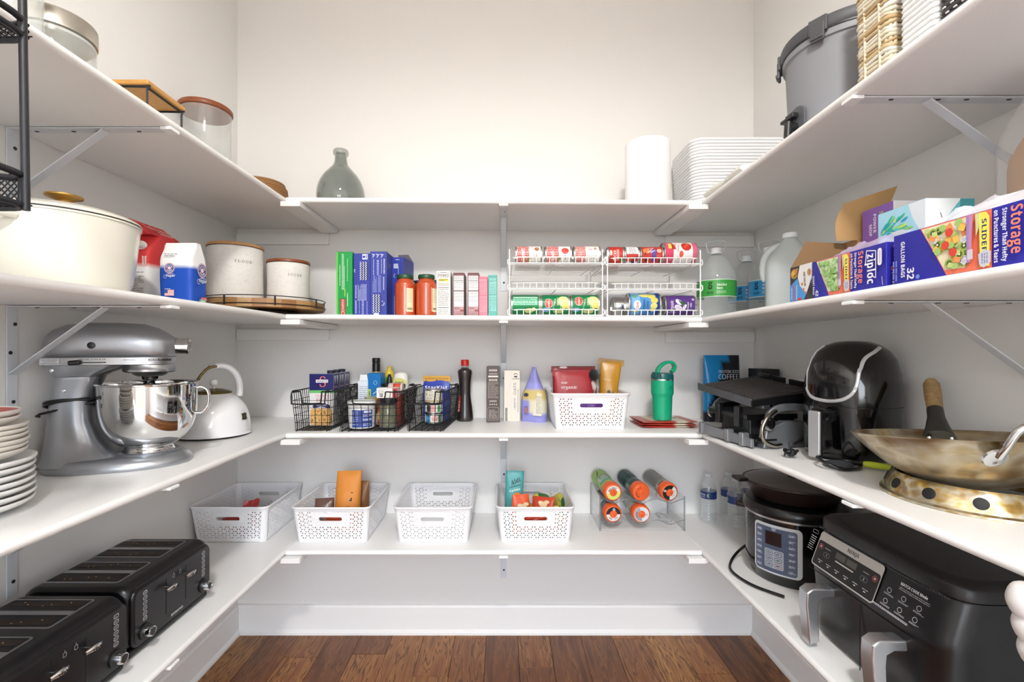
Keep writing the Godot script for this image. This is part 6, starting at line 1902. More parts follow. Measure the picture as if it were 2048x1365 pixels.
func _can(t: Node3D, r: float, h: float, col: String) -> void:
	part("tin_body", B.new().lathe(vs([0, .002, r - .003, .002, r - .002, 0, r, .001, r, .004, r - .001, .005, r - .001, h - .005, r, h - .004, r, h - .001, r - .002, h, r - .003, h - .002, 0, h - .002]), 36), mt("cfcfcc", .25, 1.0), t)
	part("paper_wrap", B.new().lathe(vs([r - .001, .006, r + .0002, .006, r + .0002, h - .006, r - .001, h - .006]), 36), mt(col, .45), t)

# ---------- third shelf, right ----------
func third_shelf_right() -> void:
	var y := lv(3, "r", -1.3)
	var gun := mt("8d8f92", .38, .6)
	var dgun := mt("5f6165", .4, .55)
	var black := mt("111113", .3)
	var gloss := mt("08080a", .12, 0, {"clearcoat_enabled": true, "clearcoat": .35, "clearcoat_roughness": .02})
	var chrome := mt("d2d3d4", .14, 1.0)
	# coffee bag in the corner
	var t := add_pouch("coffee_bag", "blue and black iced coffee bag standing in the back corner behind the grill", "bag", v(.945, lv(3, "r", -2.03), -2.045), 8, 0, .165, .285, .07, "17161a", 81)
	var cb: MeshInstance3D = t.get_child(0)
	var pb := pouch(.165, .285, .07, "", .3, 81)
	for i in pb.p.size():
		var q0 := pb.p[i]
		pb.c[i] = Color("1583c0" if q0.x < -.045 + .05 * sin(q0.y * 9.0 - 1.2) or (q0.y > .255 and q0.x < .03) else "141318").srgb_to_linear()
	cb.mesh = pb.mesh(); cb.material_override = ink(.3)
	var q := Pr.new(func(a: float, b: float, l: float) -> Vector3: return v(a, b, .036 + l - b * .05))
	q.text("PROTEIN ICED", .018, .215, .011, "e2e6ea", 0, "r", .092).text("COFFEE", .016, .193, .020, "dfe5ec", 0, "r", .092)
	print_on(q, t)
	t = thing("black_box", "small black carton lying behind the grill beside the coffee bag", "box", v(1.075, lv(3, "r", -1.93), -1.95), 0)
	part("box_body", B.new().box(v(0, .115, 0), v(.075, .23, .10), .002), mt("1a1a1c", .4), t)
	t = thing("white_tub", "white tub with a slanted shoulder behind the grill", "tub", v(1.028, lv(3, "r", -1.84), -1.84), 0)
	var rings := []
	for e in [[0, .048, .040], [.17, .048, .040], [.188, .040, .036], [.190, .02, .02]]: rings.append(ring_at(v(0, e[0], 0), Vector3.RIGHT, Vector3.BACK, e[1], e[2], 4.0, 32))
	part("tub_body", B.new().loft(rings, true, true, true), mt("e6e6e4", .4), t)
	grill(y, gun, dgun, black, chrome)
	air_fryer(y, gloss, black, chrome)
	# nylon skimmer with a lime grip, lying under the wok
	t = thing("skimmer", "black nylon skimmer with a lime green grip lying before the air fryer", "utensil", v(.860, y, -1.246), 53)
	var loop := smooth(v3([-.056, .006, .030, -.062, .016, .0, -.040, .024, -.022, -.004, .021, -.024, .030, .014, -.014, .055, .0085, .018, .058, .006, .05, .034, .005, .062, -.004, .005, .066, -.036, .006, .054]), 5, true)
	part("head_rim", B.new().tube(loop, .0042, 8, true), black, t)
	part("head_bowl", B.new().loft([ring_at(v(.0, .0075, .02), Vector3.RIGHT, Vector3.BACK, .050, .034, 2.0, 28), ring_at(v(.0, .003, .02), Vector3.RIGHT, Vector3.BACK, .030, .02, 2.0, 28), ring_at(v(.0, .0022, .02), Vector3.RIGHT, Vector3.BACK, .004, .003, 2.0, 28)], true), mt("4a4c50", .3), t)
	part("shaft", B.new().tube(smooth(v3([.030, .007, .05, .022, .011, .06, .012, .013, .075]), 5), .0055, 8), black, t)
	part("grip", B.new().tube(smooth(v3([.012, .013, .072, .008, .013, .095, .004, .012, .135]), 4), [.0062, .0075, .0082, .0085, .0085, .008, .0075, .006, .004], 12), mt("c9dc34", .45), t)
	wok(lv(3, "r", -.95), chrome)
	# twist of frayed black cord at the shelf edge
	var cd := B.new()
	for k in 4:
		var pts := []
		for i in 16:
			var a := i * .9 + k * 1.7
			pts.append(v(cos(a) * (.012 + .004 * k) * (.6 + .4 * sin(i * 1.3)), .004 + absf(sin(i * .8 + k)) * .020, sin(a) * .012))
		cd.tube(smooth(pts, 3), .0017, 5)
	solo("cord_tangle", "small tangle of black cord below the silver air fryer handle", "cord", cd, black, v(.812, y, -1.335))

func grill(y: float, gun: Material, dgun: Material, black: Material, chrome: Material) -> void:
	# local frame: x away from the aisle, z towards the camera, origin at the middle of the base
	var t := thing("contact_grill", "silver and black contact grill with a ribbed top plate in the right back corner", "grill", v(.862, y, -1.60), 10)
	var PX := Transform3D(Basis.from_euler(v(.105, 0, .125)), v(-.002, .170, -.012))   # the tilted top plate
	var W := .118; var D := .128   # half sizes of the base
	part("base", B.new().box(v(.02, .012, 0), v(2 * W - .04, .020, 2 * D - .02), .006, 2), dgun, t)
	# drip tray front towards the aisle, with two hinge blocks
	var tr := B.new()
	tr.ext(pv([-D, .004, D, .004, D, .030, D - .07, .034, -D, .040]), -.006, .006, .002)
	for i in tr.p.size():
		var p := tr.p[i]; tr.p[i] = v(-W - p.z, p.y, p.x)
		var n_ := tr.n[i]; tr.n[i] = v(-n_.z, n_.y, n_.x)
	part("drip_tray_front", tr, gun, t)
	for z in [-D + .004, .02, D - .035]:
		part("hinge_block", B.new().box(v(-W - .004, .024, z), v(.026, .042, .020), .004), gun, t)
	part("drip_tray", B.new().box(v(-W + .045, .026, .02), v(.075, .008, 2 * D - .03), .003), black, t)
	# body towards the camera: grey housing
	var hs := B.new()
	hs.ext(pv([-W + .035, .0, W, .0, W, .078, -W + .11, .082, -W + .045, .055]), -.016, .016, .004)
	for i in hs.p.size(): hs.p[i].z += D - .012
	part("housing", hs, gun, t)
	part("housing", B.new().box(v(.02, .05, -.03), v(.17, .066, .15), .008, 2), mt("2b2c2f", .35), t)
	part("lower_plate", B.new().box(v(-.01, .089, -.02), v(.19, .018, .20), .004), black, t)
	# arms
	for s in [1.0, -1.0]:
		var a := B.new()
		var pts := smooth(v3([-.072, .075, s * (D + .006), -.060, .108, s * (D + .006), -.02, .126, s * (D + .006), .05, .124, s * (D + .006), W, .112, s * (D + .006)]), 6)
		rings_arm(a, pts, .012, .007)
		part("arm", a, gun, t)
		var pv_ := B.new()
		pv_.x = Transform3D(Basis(Vector3.RIGHT, PI / 2 * s), v(-.072, .078, s * (D + .004)))
		pv_.lathe(vs([0, 0, .020, 0, .020, .012, .017, .014, .0, .014]), 28)
		part("pivot", pv_, chrome, t)
		pv_ = B.new()
		pv_.x = Transform3D(Basis(Vector3.RIGHT, PI / 2 * s), v(-.072, .078, s * (D + .018)))
		pv_.lathe(vs([0, 0, .011, 0, .010, .0015, .007, .002, 0, .002]), 22)
		part("pivot_cap", pv_, black, t)
	# latches hanging under the plate at the aisle side
	for z in [-.055, .045]: part("latch", B.new().box(v(-W + .012, .088, z), v(.018, .068, .024), .003), black, t)
	# ribbed plate opened flat on top
	var pl_ := B.new()
	pl_.x = PX
	pl_.box(v(0, 0, 0), v(.245, .010, .285), .004)
	part("top_plate", pl_, mt("2c2a2b", .4), t)
	for i in 15:
		var rbx := B.new()
		rbx.x = PX
		part("rib", rbx.box(v(0, .0075, -.126 + i * .0178), v(.205, .007, .0085), .003), mt("3a3533", .42), t)
	var wl := B.new()
	wl.x = PX
	wl.box(v(-.120, .001, 0), v(.006, .026, .285), .002)
	part("plate_wall", wl, dgun, t)
	wl = B.new()
	wl.x = PX
	part("plate_wall", wl.box(v(0, -.002, .142), v(.246, .022, .006), .002), black, t)
	for z in [-.10, -.03, .05]:
		wl = B.new()
		wl.x = PX
		part("plate_wall", wl.box(v(.118, .012, z), v(.008, .024, .06), .002), black, t)
	part("underframe", B.new().box(v(.04, .132, .085), v(.15, .034, .06), .004), black, t)
	part("underframe", B.new().box(v(-.058, .126, .098), v(.034, .020, .034), .008, 2), dgun, t)
	# steel conduit loop and flat lead
	part("conduit", B.new().tube(smooth(v3([-.05, .118, D + .015, -.085, .10, D + .024, -.106, .065, D + .026, -.098, .03, D + .024, -.062, .012, D + .020, -.03, .012, D + .012]), 6), .0062, 10), mt("a8a294", .25, 1.0), t)
	part("power_lead", B.new().tube(smooth(v3([.062, .116, D + .016, .066, .085, D + .020, .048, .04, D + .022, .012, .014, D + .016]), 6), .004, 8), black, t)
	part("socket", B.new().box(v(.008, .013, D + .010), v(.014, .014, .014), .003), dgun, t)

func rings_arm(b: B, pts: Array, w: float, th: float) -> void:
	var rings := []
	for i in pts.size():
		var d: Vector3 = (pts[mini(i + 1, pts.size() - 1)] - pts[maxi(i - 1, 0)]).normalized()
		rings.append(ring_at(pts[i], d.cross(Vector3.BACK).normalized(), Vector3.BACK, w, th, 4.0, 16))
	b.loft(rings, true, true, true)

func air_fryer(y: float, gloss: Material, black: Material, chrome: Material) -> void:
	var face := rad_to_deg(atan2(-.914, .397))
	var t := thing("air_fryer", "glossy black egg-shaped air fryer with a silver drawer handle on the third right shelf", "air fryer", v(1.005, y, -1.362), face)
	var rings := []
	for e in [[0, .094, 3.0], [.004, .101, 3.0], [.02, .1045, 3.0], [.10, .108, 2.8], [.152, .1095, 2.6], [.20, .1105, 2.4], [.24, .1075, 2.3], [.275, .099, 2.2], [.30, .086, 2.15], [.318, .066, 2.1], [.328, .042, 2.1], [.331, .012, 2.0]]:
		rings.append(ring_at(v(0, e[0], -.004 if e[0] > .25 else 0.0), Vector3.RIGHT, Vector3.BACK, e[1], e[1], e[2], 64))
	part("shell", B.new().loft(rings, true, true, true), gloss, t)
	# radius of the shell at a height, for what lies on it
	var R := func(h: float) -> float:
		var hs := [0.0, .02, .10, .152, .20, .24, .275, .30, .318]; var rs := [.101, .1045, .108, .1095, .1105, .1075, .099, .086, .066]
		for i in hs.size() - 1:
			if h <= hs[i + 1]: return lerpf(rs[i], rs[i + 1], (h - hs[i]) / (hs[i + 1] - hs[i]))
		return .05
	# silver U-shaped trim round the display window
	var tri := smooth([Vector2(-.85, .318), Vector2(-.80, .29), Vector2(-.70, .24), Vector2(-.62, .20), Vector2(-.45, .172), Vector2(-.1, .163), Vector2(.25, .166), Vector2(.50, .182), Vector2(.62, .21), Vector2(.68, .25), Vector2(.80, .282), Vector2(1.15, .302), Vector2(1.5, .312)], 5)
	var pts := []
	for e in tri:
		var r: float = R.call(e.y)
		# the shell is a superellipse: reach its surface along the angle
		var k := 2.6 if e.y < .2 else 2.25
		var s := pow(pow(absf(sin(e.x)), k) + pow(absf(cos(e.x)), k), -1.0 / k)
		pts.append(v(sin(e.x) * r * s, e.y, cos(e.x) * r * s - (.004 if e.y > .25 else 0.0)))
	var rg := []
	for i in pts.size():
		var d: Vector3 = (pts[mini(i + 1, pts.size() - 1)] - pts[maxi(i - 1, 0)]).normalized()
		var nn := v(pts[i].x, clampf((pts[i].y - .2) * .9, 0, .2), pts[i].z).normalized()
		rg.append(ring_at(pts[i], d.cross(nn).normalized(), nn, .0048, .0026, 2.5, 12))
	part("window_trim", B.new().loft(rg, true, true, true), mt("d9d9da", .3, .4), t)
	part("seam", B.new().loft([ring_at(v(0, .148, 0), Vector3.RIGHT, Vector3.BACK, .1098, .1098, 2.6, 64), ring_at(v(0, .1495, 0), Vector3.RIGHT, Vector3.BACK, .1099, .1099, 2.6, 64)], true), mt("050506", .4), t)
	# drawer handle
	part("handle_mount", B.new().box(v(0, .122, .116), v(.034, .038, .034), .010, 2), black, t)
	part("handle_top", B.new().box(v(0, .130, .142), v(.038, .030, .044), .014, 3), black, t)
	part("handle_back", B.new().box(v(0, .075, .158), v(.034, .12, .010), .004, 2), black, t)
	var hb := B.new()
	hb.box(v(0, .074, .1635), v(.033, .128, .010), .0045, 2)
	part("handle_face", hb, mt("c9cacc", .32, .7), t)

func wok(y: float, chrome: Material) -> void:
	var burnt := noise_mat("burnt_steel", .009, [0, "4b3a2b", .28, "7c6346", .40, "aea38e", .5, "c3bcab", .6, "b3a585", .7, "c8b78f", .8, "9a7f55", 1, "4d3a28"], v(1.6, 3.2, 1.6), .30, 52, true, {"metallic": .85}, 3)
	var ring_m := noise_mat("heat_steel", .012, [0, "6a4a22", .3, "c9a75a", .4, "d8d2bd", .55, "e0dccd", .66, "c7a763", .8, "8f6a36", 1, "d9d5c8"], v(3, 4, 3), .22, 57, true, {"metallic": .9}, 3)
	var black := mt("0c0b0b", .6)
	var t := thing("wok_ring", "steel wok stand ring with round holes and brown heat tint under the wok", "wok ring", v(.962, y, -.962), 0)
	part("ring_band", B.new().lathe(vs([.150, 0, .154, .001, .1535, .005, .148, .008, .142, .024, .133, .043, .130, .046, .1275, .045, .131, .041, .139, .022, .145, .006, .150, .001]), 96, 30), ring_m, t)
	for i in 12:
		var a := deg_to_rad(-72.0 + i * 30.0)
		var b := B.new()
		var nn := v(sin(a) * .93, .36, cos(a) * .93).normalized()
		var ux := v(cos(a), 0, -sin(a))
		b.x = Transform3D(Basis(ux, nn, ux.cross(nn)), v(sin(a) * .1412, .0245, cos(a) * .1412))
		b.lathe(vs([0, -.004, .0112, -.004, .0112, .0012, .0104, .0016, 0, .0010]), 22)
		part("vent_hole", b, black, t)
	# wok: tilted a little, its rim higher towards the camera
	t = thing("wok", "large stained carbon steel wok with a wooden handle and a loop handle, on its ring", "wok", v(.935, y + .030, -.948), 0)
	t.rotation_degrees = v(-6.0, 0, 0)
	var pr := smooth(vs([0, 0, .040, .0, .070, .008, .100, .021, .130, .041, .155, .064, .172, .084, .185, .101]), 4)
	pr.append_array(vs([.1862, .1020, .1850, .1028]))
	pr.append_array(smooth(vs([.1832, .1015, .170, .084, .153, .065, .128, .0425, .098, .0225, .068, .0098, .04, .002, 0, .002]), 4))
	part("bowl", B.new().lathe(pr, 96, 50), burnt, t)
	# loop handle towards the aisle
	var lh := B.new()
	var a := deg_to_rad(-12.0)
	var er := v(sin(a), 0, cos(a)); var et := v(cos(a), 0, -sin(a))
	var P := func(s: float, h: float, r: float) -> Vector3: return et * s + Vector3.UP * h + er * r
	lh.tube(smooth([P.call(-.062, .076, .176), P.call(-.060, .096, .192), P.call(-.050, .122, .204), P.call(-.03, .132, .209), P.call(.03, .132, .209), P.call(.050, .122, .204), P.call(.060, .096, .192), P.call(.062, .076, .176)], 5), .0060, 12)
	part("loop_handle", lh, chrome, t)
	for s in [-1.0, 1.0]:
		var pb := B.new()
		var nn := (er * .8 - Vector3.UP * .6).normalized()
		pb.x = Transform3D(Basis(et, nn, et.cross(nn)), P.call(s * .064, .074, .1705))
		pb.lathe(vs([0, -.002, .0185, -.002, .0175, .0018, .014, .0028, 0, .003]), 24)
		part("handle_plate", pb, chrome, t)
		for k in 2:
			pb = B.new()
			pb.x = Transform3D(Basis(et, nn, et.cross(nn)), P.call(s * .064, .0805 - k * .012, .1745 - k * .009))
			pb.lathe(vs([0, 0, .005, 0, .0045, .003, .002, .0042, 0, .0044]), 14)
			part("rivet", pb, mt("8f8d88", .3, 1.0), t)
	# long handle towards the back wall, rising
	var hb := B.new()
	var d0 := v(.50, .0, -.87).normalized()
	var at := d0 * .176 + Vector3.UP * .092
	var dir := (d0 * .60 + Vector3.UP * .74 + v(.10, 0, .04)).normalized()
	hb.tube([at - dir * .012, at + dir * .02, at + dir * .05, at + dir * .075], [.030, .022, .0165, .0160], 18)
	part("handle_ferrule", hb, mt("54524f", .35, .8), t)
	hb = B.new()
	hb.tube([at + dir * .072, at + dir * .085, at + dir * .12, at + dir * .155, at + dir * .168, at + dir * .172], [.0150, .0158, .0172, .0165, .011, .002], 20)
	part("wooden_grip", hb, noise_mat("worn_wood", .02, [0, "6b5334", .35, "a8895a", .5, "8c7048", .7, "b99b6b", 1, "5c482e"], v(7, 7, 7), .6, 61, true), t)
	for s in [-1.0, 1.0]:
		var pb := B.new()
		pb.x = Transform3D(Basis(), d0.rotated(Vector3.UP, s * .12) * .166 + Vector3.UP * .084)
		pb.lathe(vs([0, -.002, .0055, -.002, .005, .003, .002, .0042, 0, .0044]), 14)
		part("rivet", pb, chrome, t)

# ---------- lowest shelf, left and back ----------
func low_shelf() -> void:
	toasters()
	var y := lv(4, "b", 0, 0)
	weave_bin("white woven bin holding a red bag, against the left wall on the lowest shelf", v(-1.0465, lv(4, "l", -1.95), -1.958))
	weave_bin("white woven bin holding an orange bag, second from the left on the lowest shelf", v(-.657, y, -1.958))
	weave_bin("empty white woven bin in the middle of the lowest back shelf", v(-.2685, y, -1.958))
	weave_bin("white woven bin full of fruit snacks on the lowest shelf, left of the bottle rack", v(.1245, y, -1.962))
	# red bag
	var t := thing("red_bag", "crumpled red plastic bag lying in the leftmost bin", "bag", v(-1.03, y + .004, -1.90), 20)
	var nz := FastNoiseLite.new()
	nz.seed = 4; nz.frequency = 14.0
	var rings := []
	for i in 14:
		var u := i / 13.0
		var q := []
		for e in ring_at(v(lerpf(-.085, .085, u), .048, 0), Vector3.BACK, Vector3.UP, .075 * pow(sin(PI * clampf(u, .06, .94)), .5), .044 * pow(sin(PI * clampf(u, .06, .94)), .5), 2.4, 30):
			q.append(e + Vector3(nz.get_noise_3d(e.x, e.y, e.z), nz.get_noise_3d(e.y, e.z, e.x), nz.get_noise_3d(e.z, e.x, e.y)) * .010)
		rings.append(q)
	part("bag_body", B.new().loft(rings, true, true, true), mt("b3292a", .25), t)
	part("bag_ear", film(v(-.02, .085, .02), v(.035, .085, .0), v(.012, .045, -.01), 9, .004), mt("c8484a", .25), t)
	# orange bag and clear bags in the second bin
	t = add_pouch("orange_bag", "tall orange paper bag with a folded top and dark letter, standing in the second bin", "bag", v(-.625, y + .014, -1.885), 4, -13, .098, .235, .072, "d98a32", 91, "", .55, 1.0)
	var q := Pr.new(func(a: float, b: float, l: float) -> Vector3: return v(a, b, .0405 + l - b * .09))
	q.text("g", .012, .135, .030, "4a2a10", -.06, "b").rect(.012, .120, .020, .0045, "4a2a10", -.06).text("Good &", .0, .098, .006, "5a3414", 0, "r", .024).text("Gather", .0, .089, .006, "5a3414", 0, "r", .024)
	print_on(q, t)
	t = add_pouch("clear_bag", "clear bag of dark snacks lying left in the second bin", "bag", v(-.722, y + .012, -1.90), 10, -14, .075, .125, .05, "6d5148", 93, "", .3, 1.0)
	t = add_pouch("brown_bag", "brown striped snack bag behind the orange bag in the second bin", "bag", v(-.625, y + .012, -2.02), -4, -4, .10, .165, .06, "8d6038", 95, "", .35, 1.0)
	solo("red_packet", "red and orange packet seen through the grip hole of the second bin", "packet", film(v(-.69, y + .07, -1.832), v(-.575, y + .07, -1.834), v(0, .045, -.004), 17, .003), mt("c44a26", .3))
	fruit_bin(y)
	bottle_rack(y)
	# small water bottles in the right back corner
	var pet := glass("e8f0f2", .17, .05)
	var src: Node3D = null
	var spots := [v(.885, y, -2.035), v(.985, y, -2.06), v(.968, y, -1.965), v(1.06, y, -2.035), v(1.045, y, -1.955)]
	var names := ["small clear water bottle with a blue band, leftmost of the group by the pressure cooker", "small clear water bottle, middle one at the back of the group by the pressure cooker", "small clear water bottle standing in front of its group by the pressure cooker", "small clear water bottle at the back right of its group", "small clear water bottle half hidden by the stacked pan"]
	for i in 5:
		if src:
			again(src, spots[i], i * 40.0, names[i])
			continue
		src = thing("small_water_bottle", names[i], "bottle", spots[i], -20, "small water bottles")
		var pr := vs([0, .004, .022, 0, .029, .002, .031, .008])
		for k in 7: pr.append_array(vs([.0318, .014 + k * .0125, .0296, .0202 + k * .0125]))
		pr.append_array(smooth(vs([.0315, .105, .0318, .128, .031, .142, .026, .160, .018, .175, .0128, .183, .0125, .190]), 3))
		pr.append_array(vs([.0155, .191, .0155, .1935, .0128, .194]))
		part("bottle_body", B.new().lathe(pr, 32, 25), pet, src)
		part("cap", B.new().lathe(vs([0, .192, .0145, .192, .0148, .194, .0148, .204, .0135, .2055, 0, .2055]), 24), mt("eef2f4", .35, 0, {"transparency": 1, "albedo_color": Color(.93, .95, .96, .6)}), src)
		q = Pr.new(cy(.0322, 0, 0), .006)
		for k in 2:
			q.rect(-.05 + k * .1, .118, .1, .030, "1f3a74").text("WATER", -.03 + k * .1, .120, .007, "dfe6f2", 0, "b", .03).circ(.0 + k * .1, .118, .008, "c9d8a8").circ(.0 + k * .1, .118, .005, "5b7f4a").rows(-.03 + k * .1, .110, .03, .006, 2, "b9c4de")
		print_on(q, src)

func toasters() -> void:
	var body_m := mt("141417", .30, .15)
	var top_m := mt("1a1a1e", .34)
	var chrome := mt("d5d6d8", .12, 1.0)
	var frame := mt("a9aaae", .3, .9)
	var dark := mt("2b211c", .6)
	var black := mt("08080a", .5)
	var white := "d8d8da"
	var y := lv(4, "l", -1.27)
	# local frame: z faces the aisle, x runs along the shelf away from the camera side; origin on the shelf
	var t := thing("toaster", "black four-slot toaster with chrome knobs, the farther of the two on the lowest left shelf", "toaster", v(-1.015, y, -1.272), 90, "black toasters")
	var L := .152; var D := .130; var H := .176
	var rings := []
	# side profile (depth, height) with a rounded top, extruded along the length with rounded ends
	var pf := []
	for e in rr(2 * D, H - .018, .034, 6, Vector2(0, .018 + (H - .018) / 2)): pf.append(e)
	for k in 7:
		var a: float = [-1.0, -.97, -.90, 0.0, .90, .97, 1.0][k]
		var inset: float = [.010, .003, .0, 0, .0, .003, .010][k]
		var q := []
		for e in pf: q.append(v(a * L, .018 + (e.y - .018) * (1.0 - inset * .9 / H) , e.x * (1.0 - inset / D)))
		rings.append(q)
	part("shell", B.new().loft(rings, true, true, true), body_m, t)
	part("plinth", B.new().box(v(0, .013, 0), v(2 * L - .006, .018, 2 * D - .004), .008, 2), black, t)
	for sx in [-1.0, 1.0]:
		for sz in [-1.0, 1.0]: part("foot", B.new().lathe(vs([0, 0, .010, 0, .011, .006, 0, .006]), 16), black, t).position = v(sx * (L - .03), 0, sz * (D - .03))
	part("panel_seam", B.new().loft([arc_prof(pf, -L + .0, .0006), arc_prof(pf, -L + .0, .0006)], true), black, t)
	# front panel a little proud, rounded into the top edge
	var fp := B.new()
	fp.ext(rr(2 * L - .006, .142, .022, 6, Vector2(0, .094)), D - .012, D + .006, .006)
	part("front_panel", fp, body_m, t)
	# two pairs of slots
	for s in [-1.0, 1.0]:
		var fr := B.new()
		var o := rr(.112, .186, .008, 4); var n_ := rr(.104, .178, .005, 4)
		for k in o.size():
			var m := (k + 1) % o.size()
			var A := v(o[k].x, H + .0012, o[k].y); var Bq := v(o[m].x, H + .0012, o[m].y); var C := v(n_[m].x, H + .0016, n_[m].y); var E := v(n_[k].x, H + .0016, n_[k].y)
			fr.quad(A, E, C, Bq)
			fr.quad(v(o[k].x, H - .002, o[k].y), A, Bq, v(o[m].x, H - .002, o[m].y))
			fr.quad(E, v(n_[k].x, H - .004, n_[k].y), v(n_[m].x, H - .004, n_[m].y), C)
		fr.box(v(0, H + .0005, 0), v(.014, .004, .180), .001)
		for i in fr.p.size(): fr.p[i] += v(s * .070, 0, -.012)
		part("slot_frame", fr, frame, t)
		for k in [-1.0, 1.0]:
			var sl := B.new()
			var cx: float = s * .070 + k * .0295
			sl.box(v(cx, H + .0002, -.012), v(.044, .0012, .176))
			part("slot", sl, black, t)
			part("bread_guide", B.new().box(v(cx + k * .006, H + .0011, -.012), v(.016, .0012, .168), .0003), dark, t)
			for i in 5: part("crumb", B.new().box(v(cx + k * .004 + sin(i * 5.0 + s) * .007, H + .0022, -.07 + i * .026 + cos(i * 3.0) * .006), v(.0022, .0016, .0026), .0004), mt("b98f55", .8), t)
	# levers, knobs and printed marks
	for s in [-1.0, 1.0]:
		part("lever_slot", B.new().box(v(s * .038, .098, D + .0062), v(.0034, .092, .001)), black, t)
		var lv_ := B.new()
		lv_.box(v(s * .038, .122, D + .010), v(.008, .008, .012), .002)
		var rg := []
		for i in 9:
			var u := i / 8.0
			rg.append(ring_at(v(s * .038 + lerpf(-.019, .019, u), .122 + .003 * sin(PI * u), D + .019 + .006 * sin(PI * u)), Vector3.UP, Vector3.BACK, .0062 * pow(sin(PI * clampf(u, .1, .9)), .4), .0065 * pow(sin(PI * clampf(u, .1, .9)), .4), 2.6, 14))
		lv_.loft(rg, true, true, true)
		part("lever", lv_, chrome, t)
		for i in 5:
			part("lever_groove", B.new().box(v(s * .038 - .010 + i * .005, .1225, D + .0313), v(.0009, .007, .0010)), black, t)
		var kb := B.new()
		kb.x = Transform3D(Basis(Vector3.RIGHT, PI / 2), v(s * .112, .052, D + .006))
		kb.lathe(vs([0, 0, .019, 0, .019, .003, .018, .004, 0, .004]), 32)
		part("dial_plate", kb, black, t)
		kb = B.new()
		kb.x = Transform3D(Basis(Vector3.RIGHT, PI / 2), v(s * .112, .052, D + .009))
		kb.lathe(vs([0, 0, .0125, 0, .0125, .014, .0115, .017, .0095, .018, .009, .0165, 0, .0165]), 32)
		part("dial", kb, chrome, t)
		kb = B.new()
		kb.x = Transform3D(Basis(Vector3.RIGHT, PI / 2), v(s * .112, .052, D + .0258))
		kb.lathe(vs([0, 0, .0088, 0, .0086, .0008, 0, .001]), 28)
		part("dial_face", kb, mt("3a3b3e", .25, .6), t)
	var q := Pr.new(pl(v(0, 0, D + .006), Vector3.RIGHT, Vector3.UP))
	for s in [-1.0, 1.0]:
		for i in 6:
			q.box_line(s * .112, .084 + i * .0125, .012, .008, .0012, white, .003)
			q.rows(s * .112, .084 + i * .0125, .007, .002, 1, white)
		for i in 7: q.circ(s * .112 + cos(.6 + i * .42) * .0165, .052 + sin(.6 + i * .42) * .0165, .0009, white, 0, 6)
		q.box_line(s * .012, .140, .007, .0085, .0008, white, .002).line([Vector2(s * .012, .146), Vector2(s * .012, .149)], .0008, white)
	q.text("REDMOND", .0, .040, .0065, "c9c9cc", 0, "b", .046)
	print_on(q, t, .4, "printed_marks")
	again(t, v(-1.005, lv(4, "l", -.95), -.948), 90, "black four-slot toaster nearest the camera, cut off at the bottom left")

func arc_prof(pf: Array, x: float, off: float) -> Array:
	var q := []
	for e in pf: q.append(v(x - off, e.y, e.x))
	return q

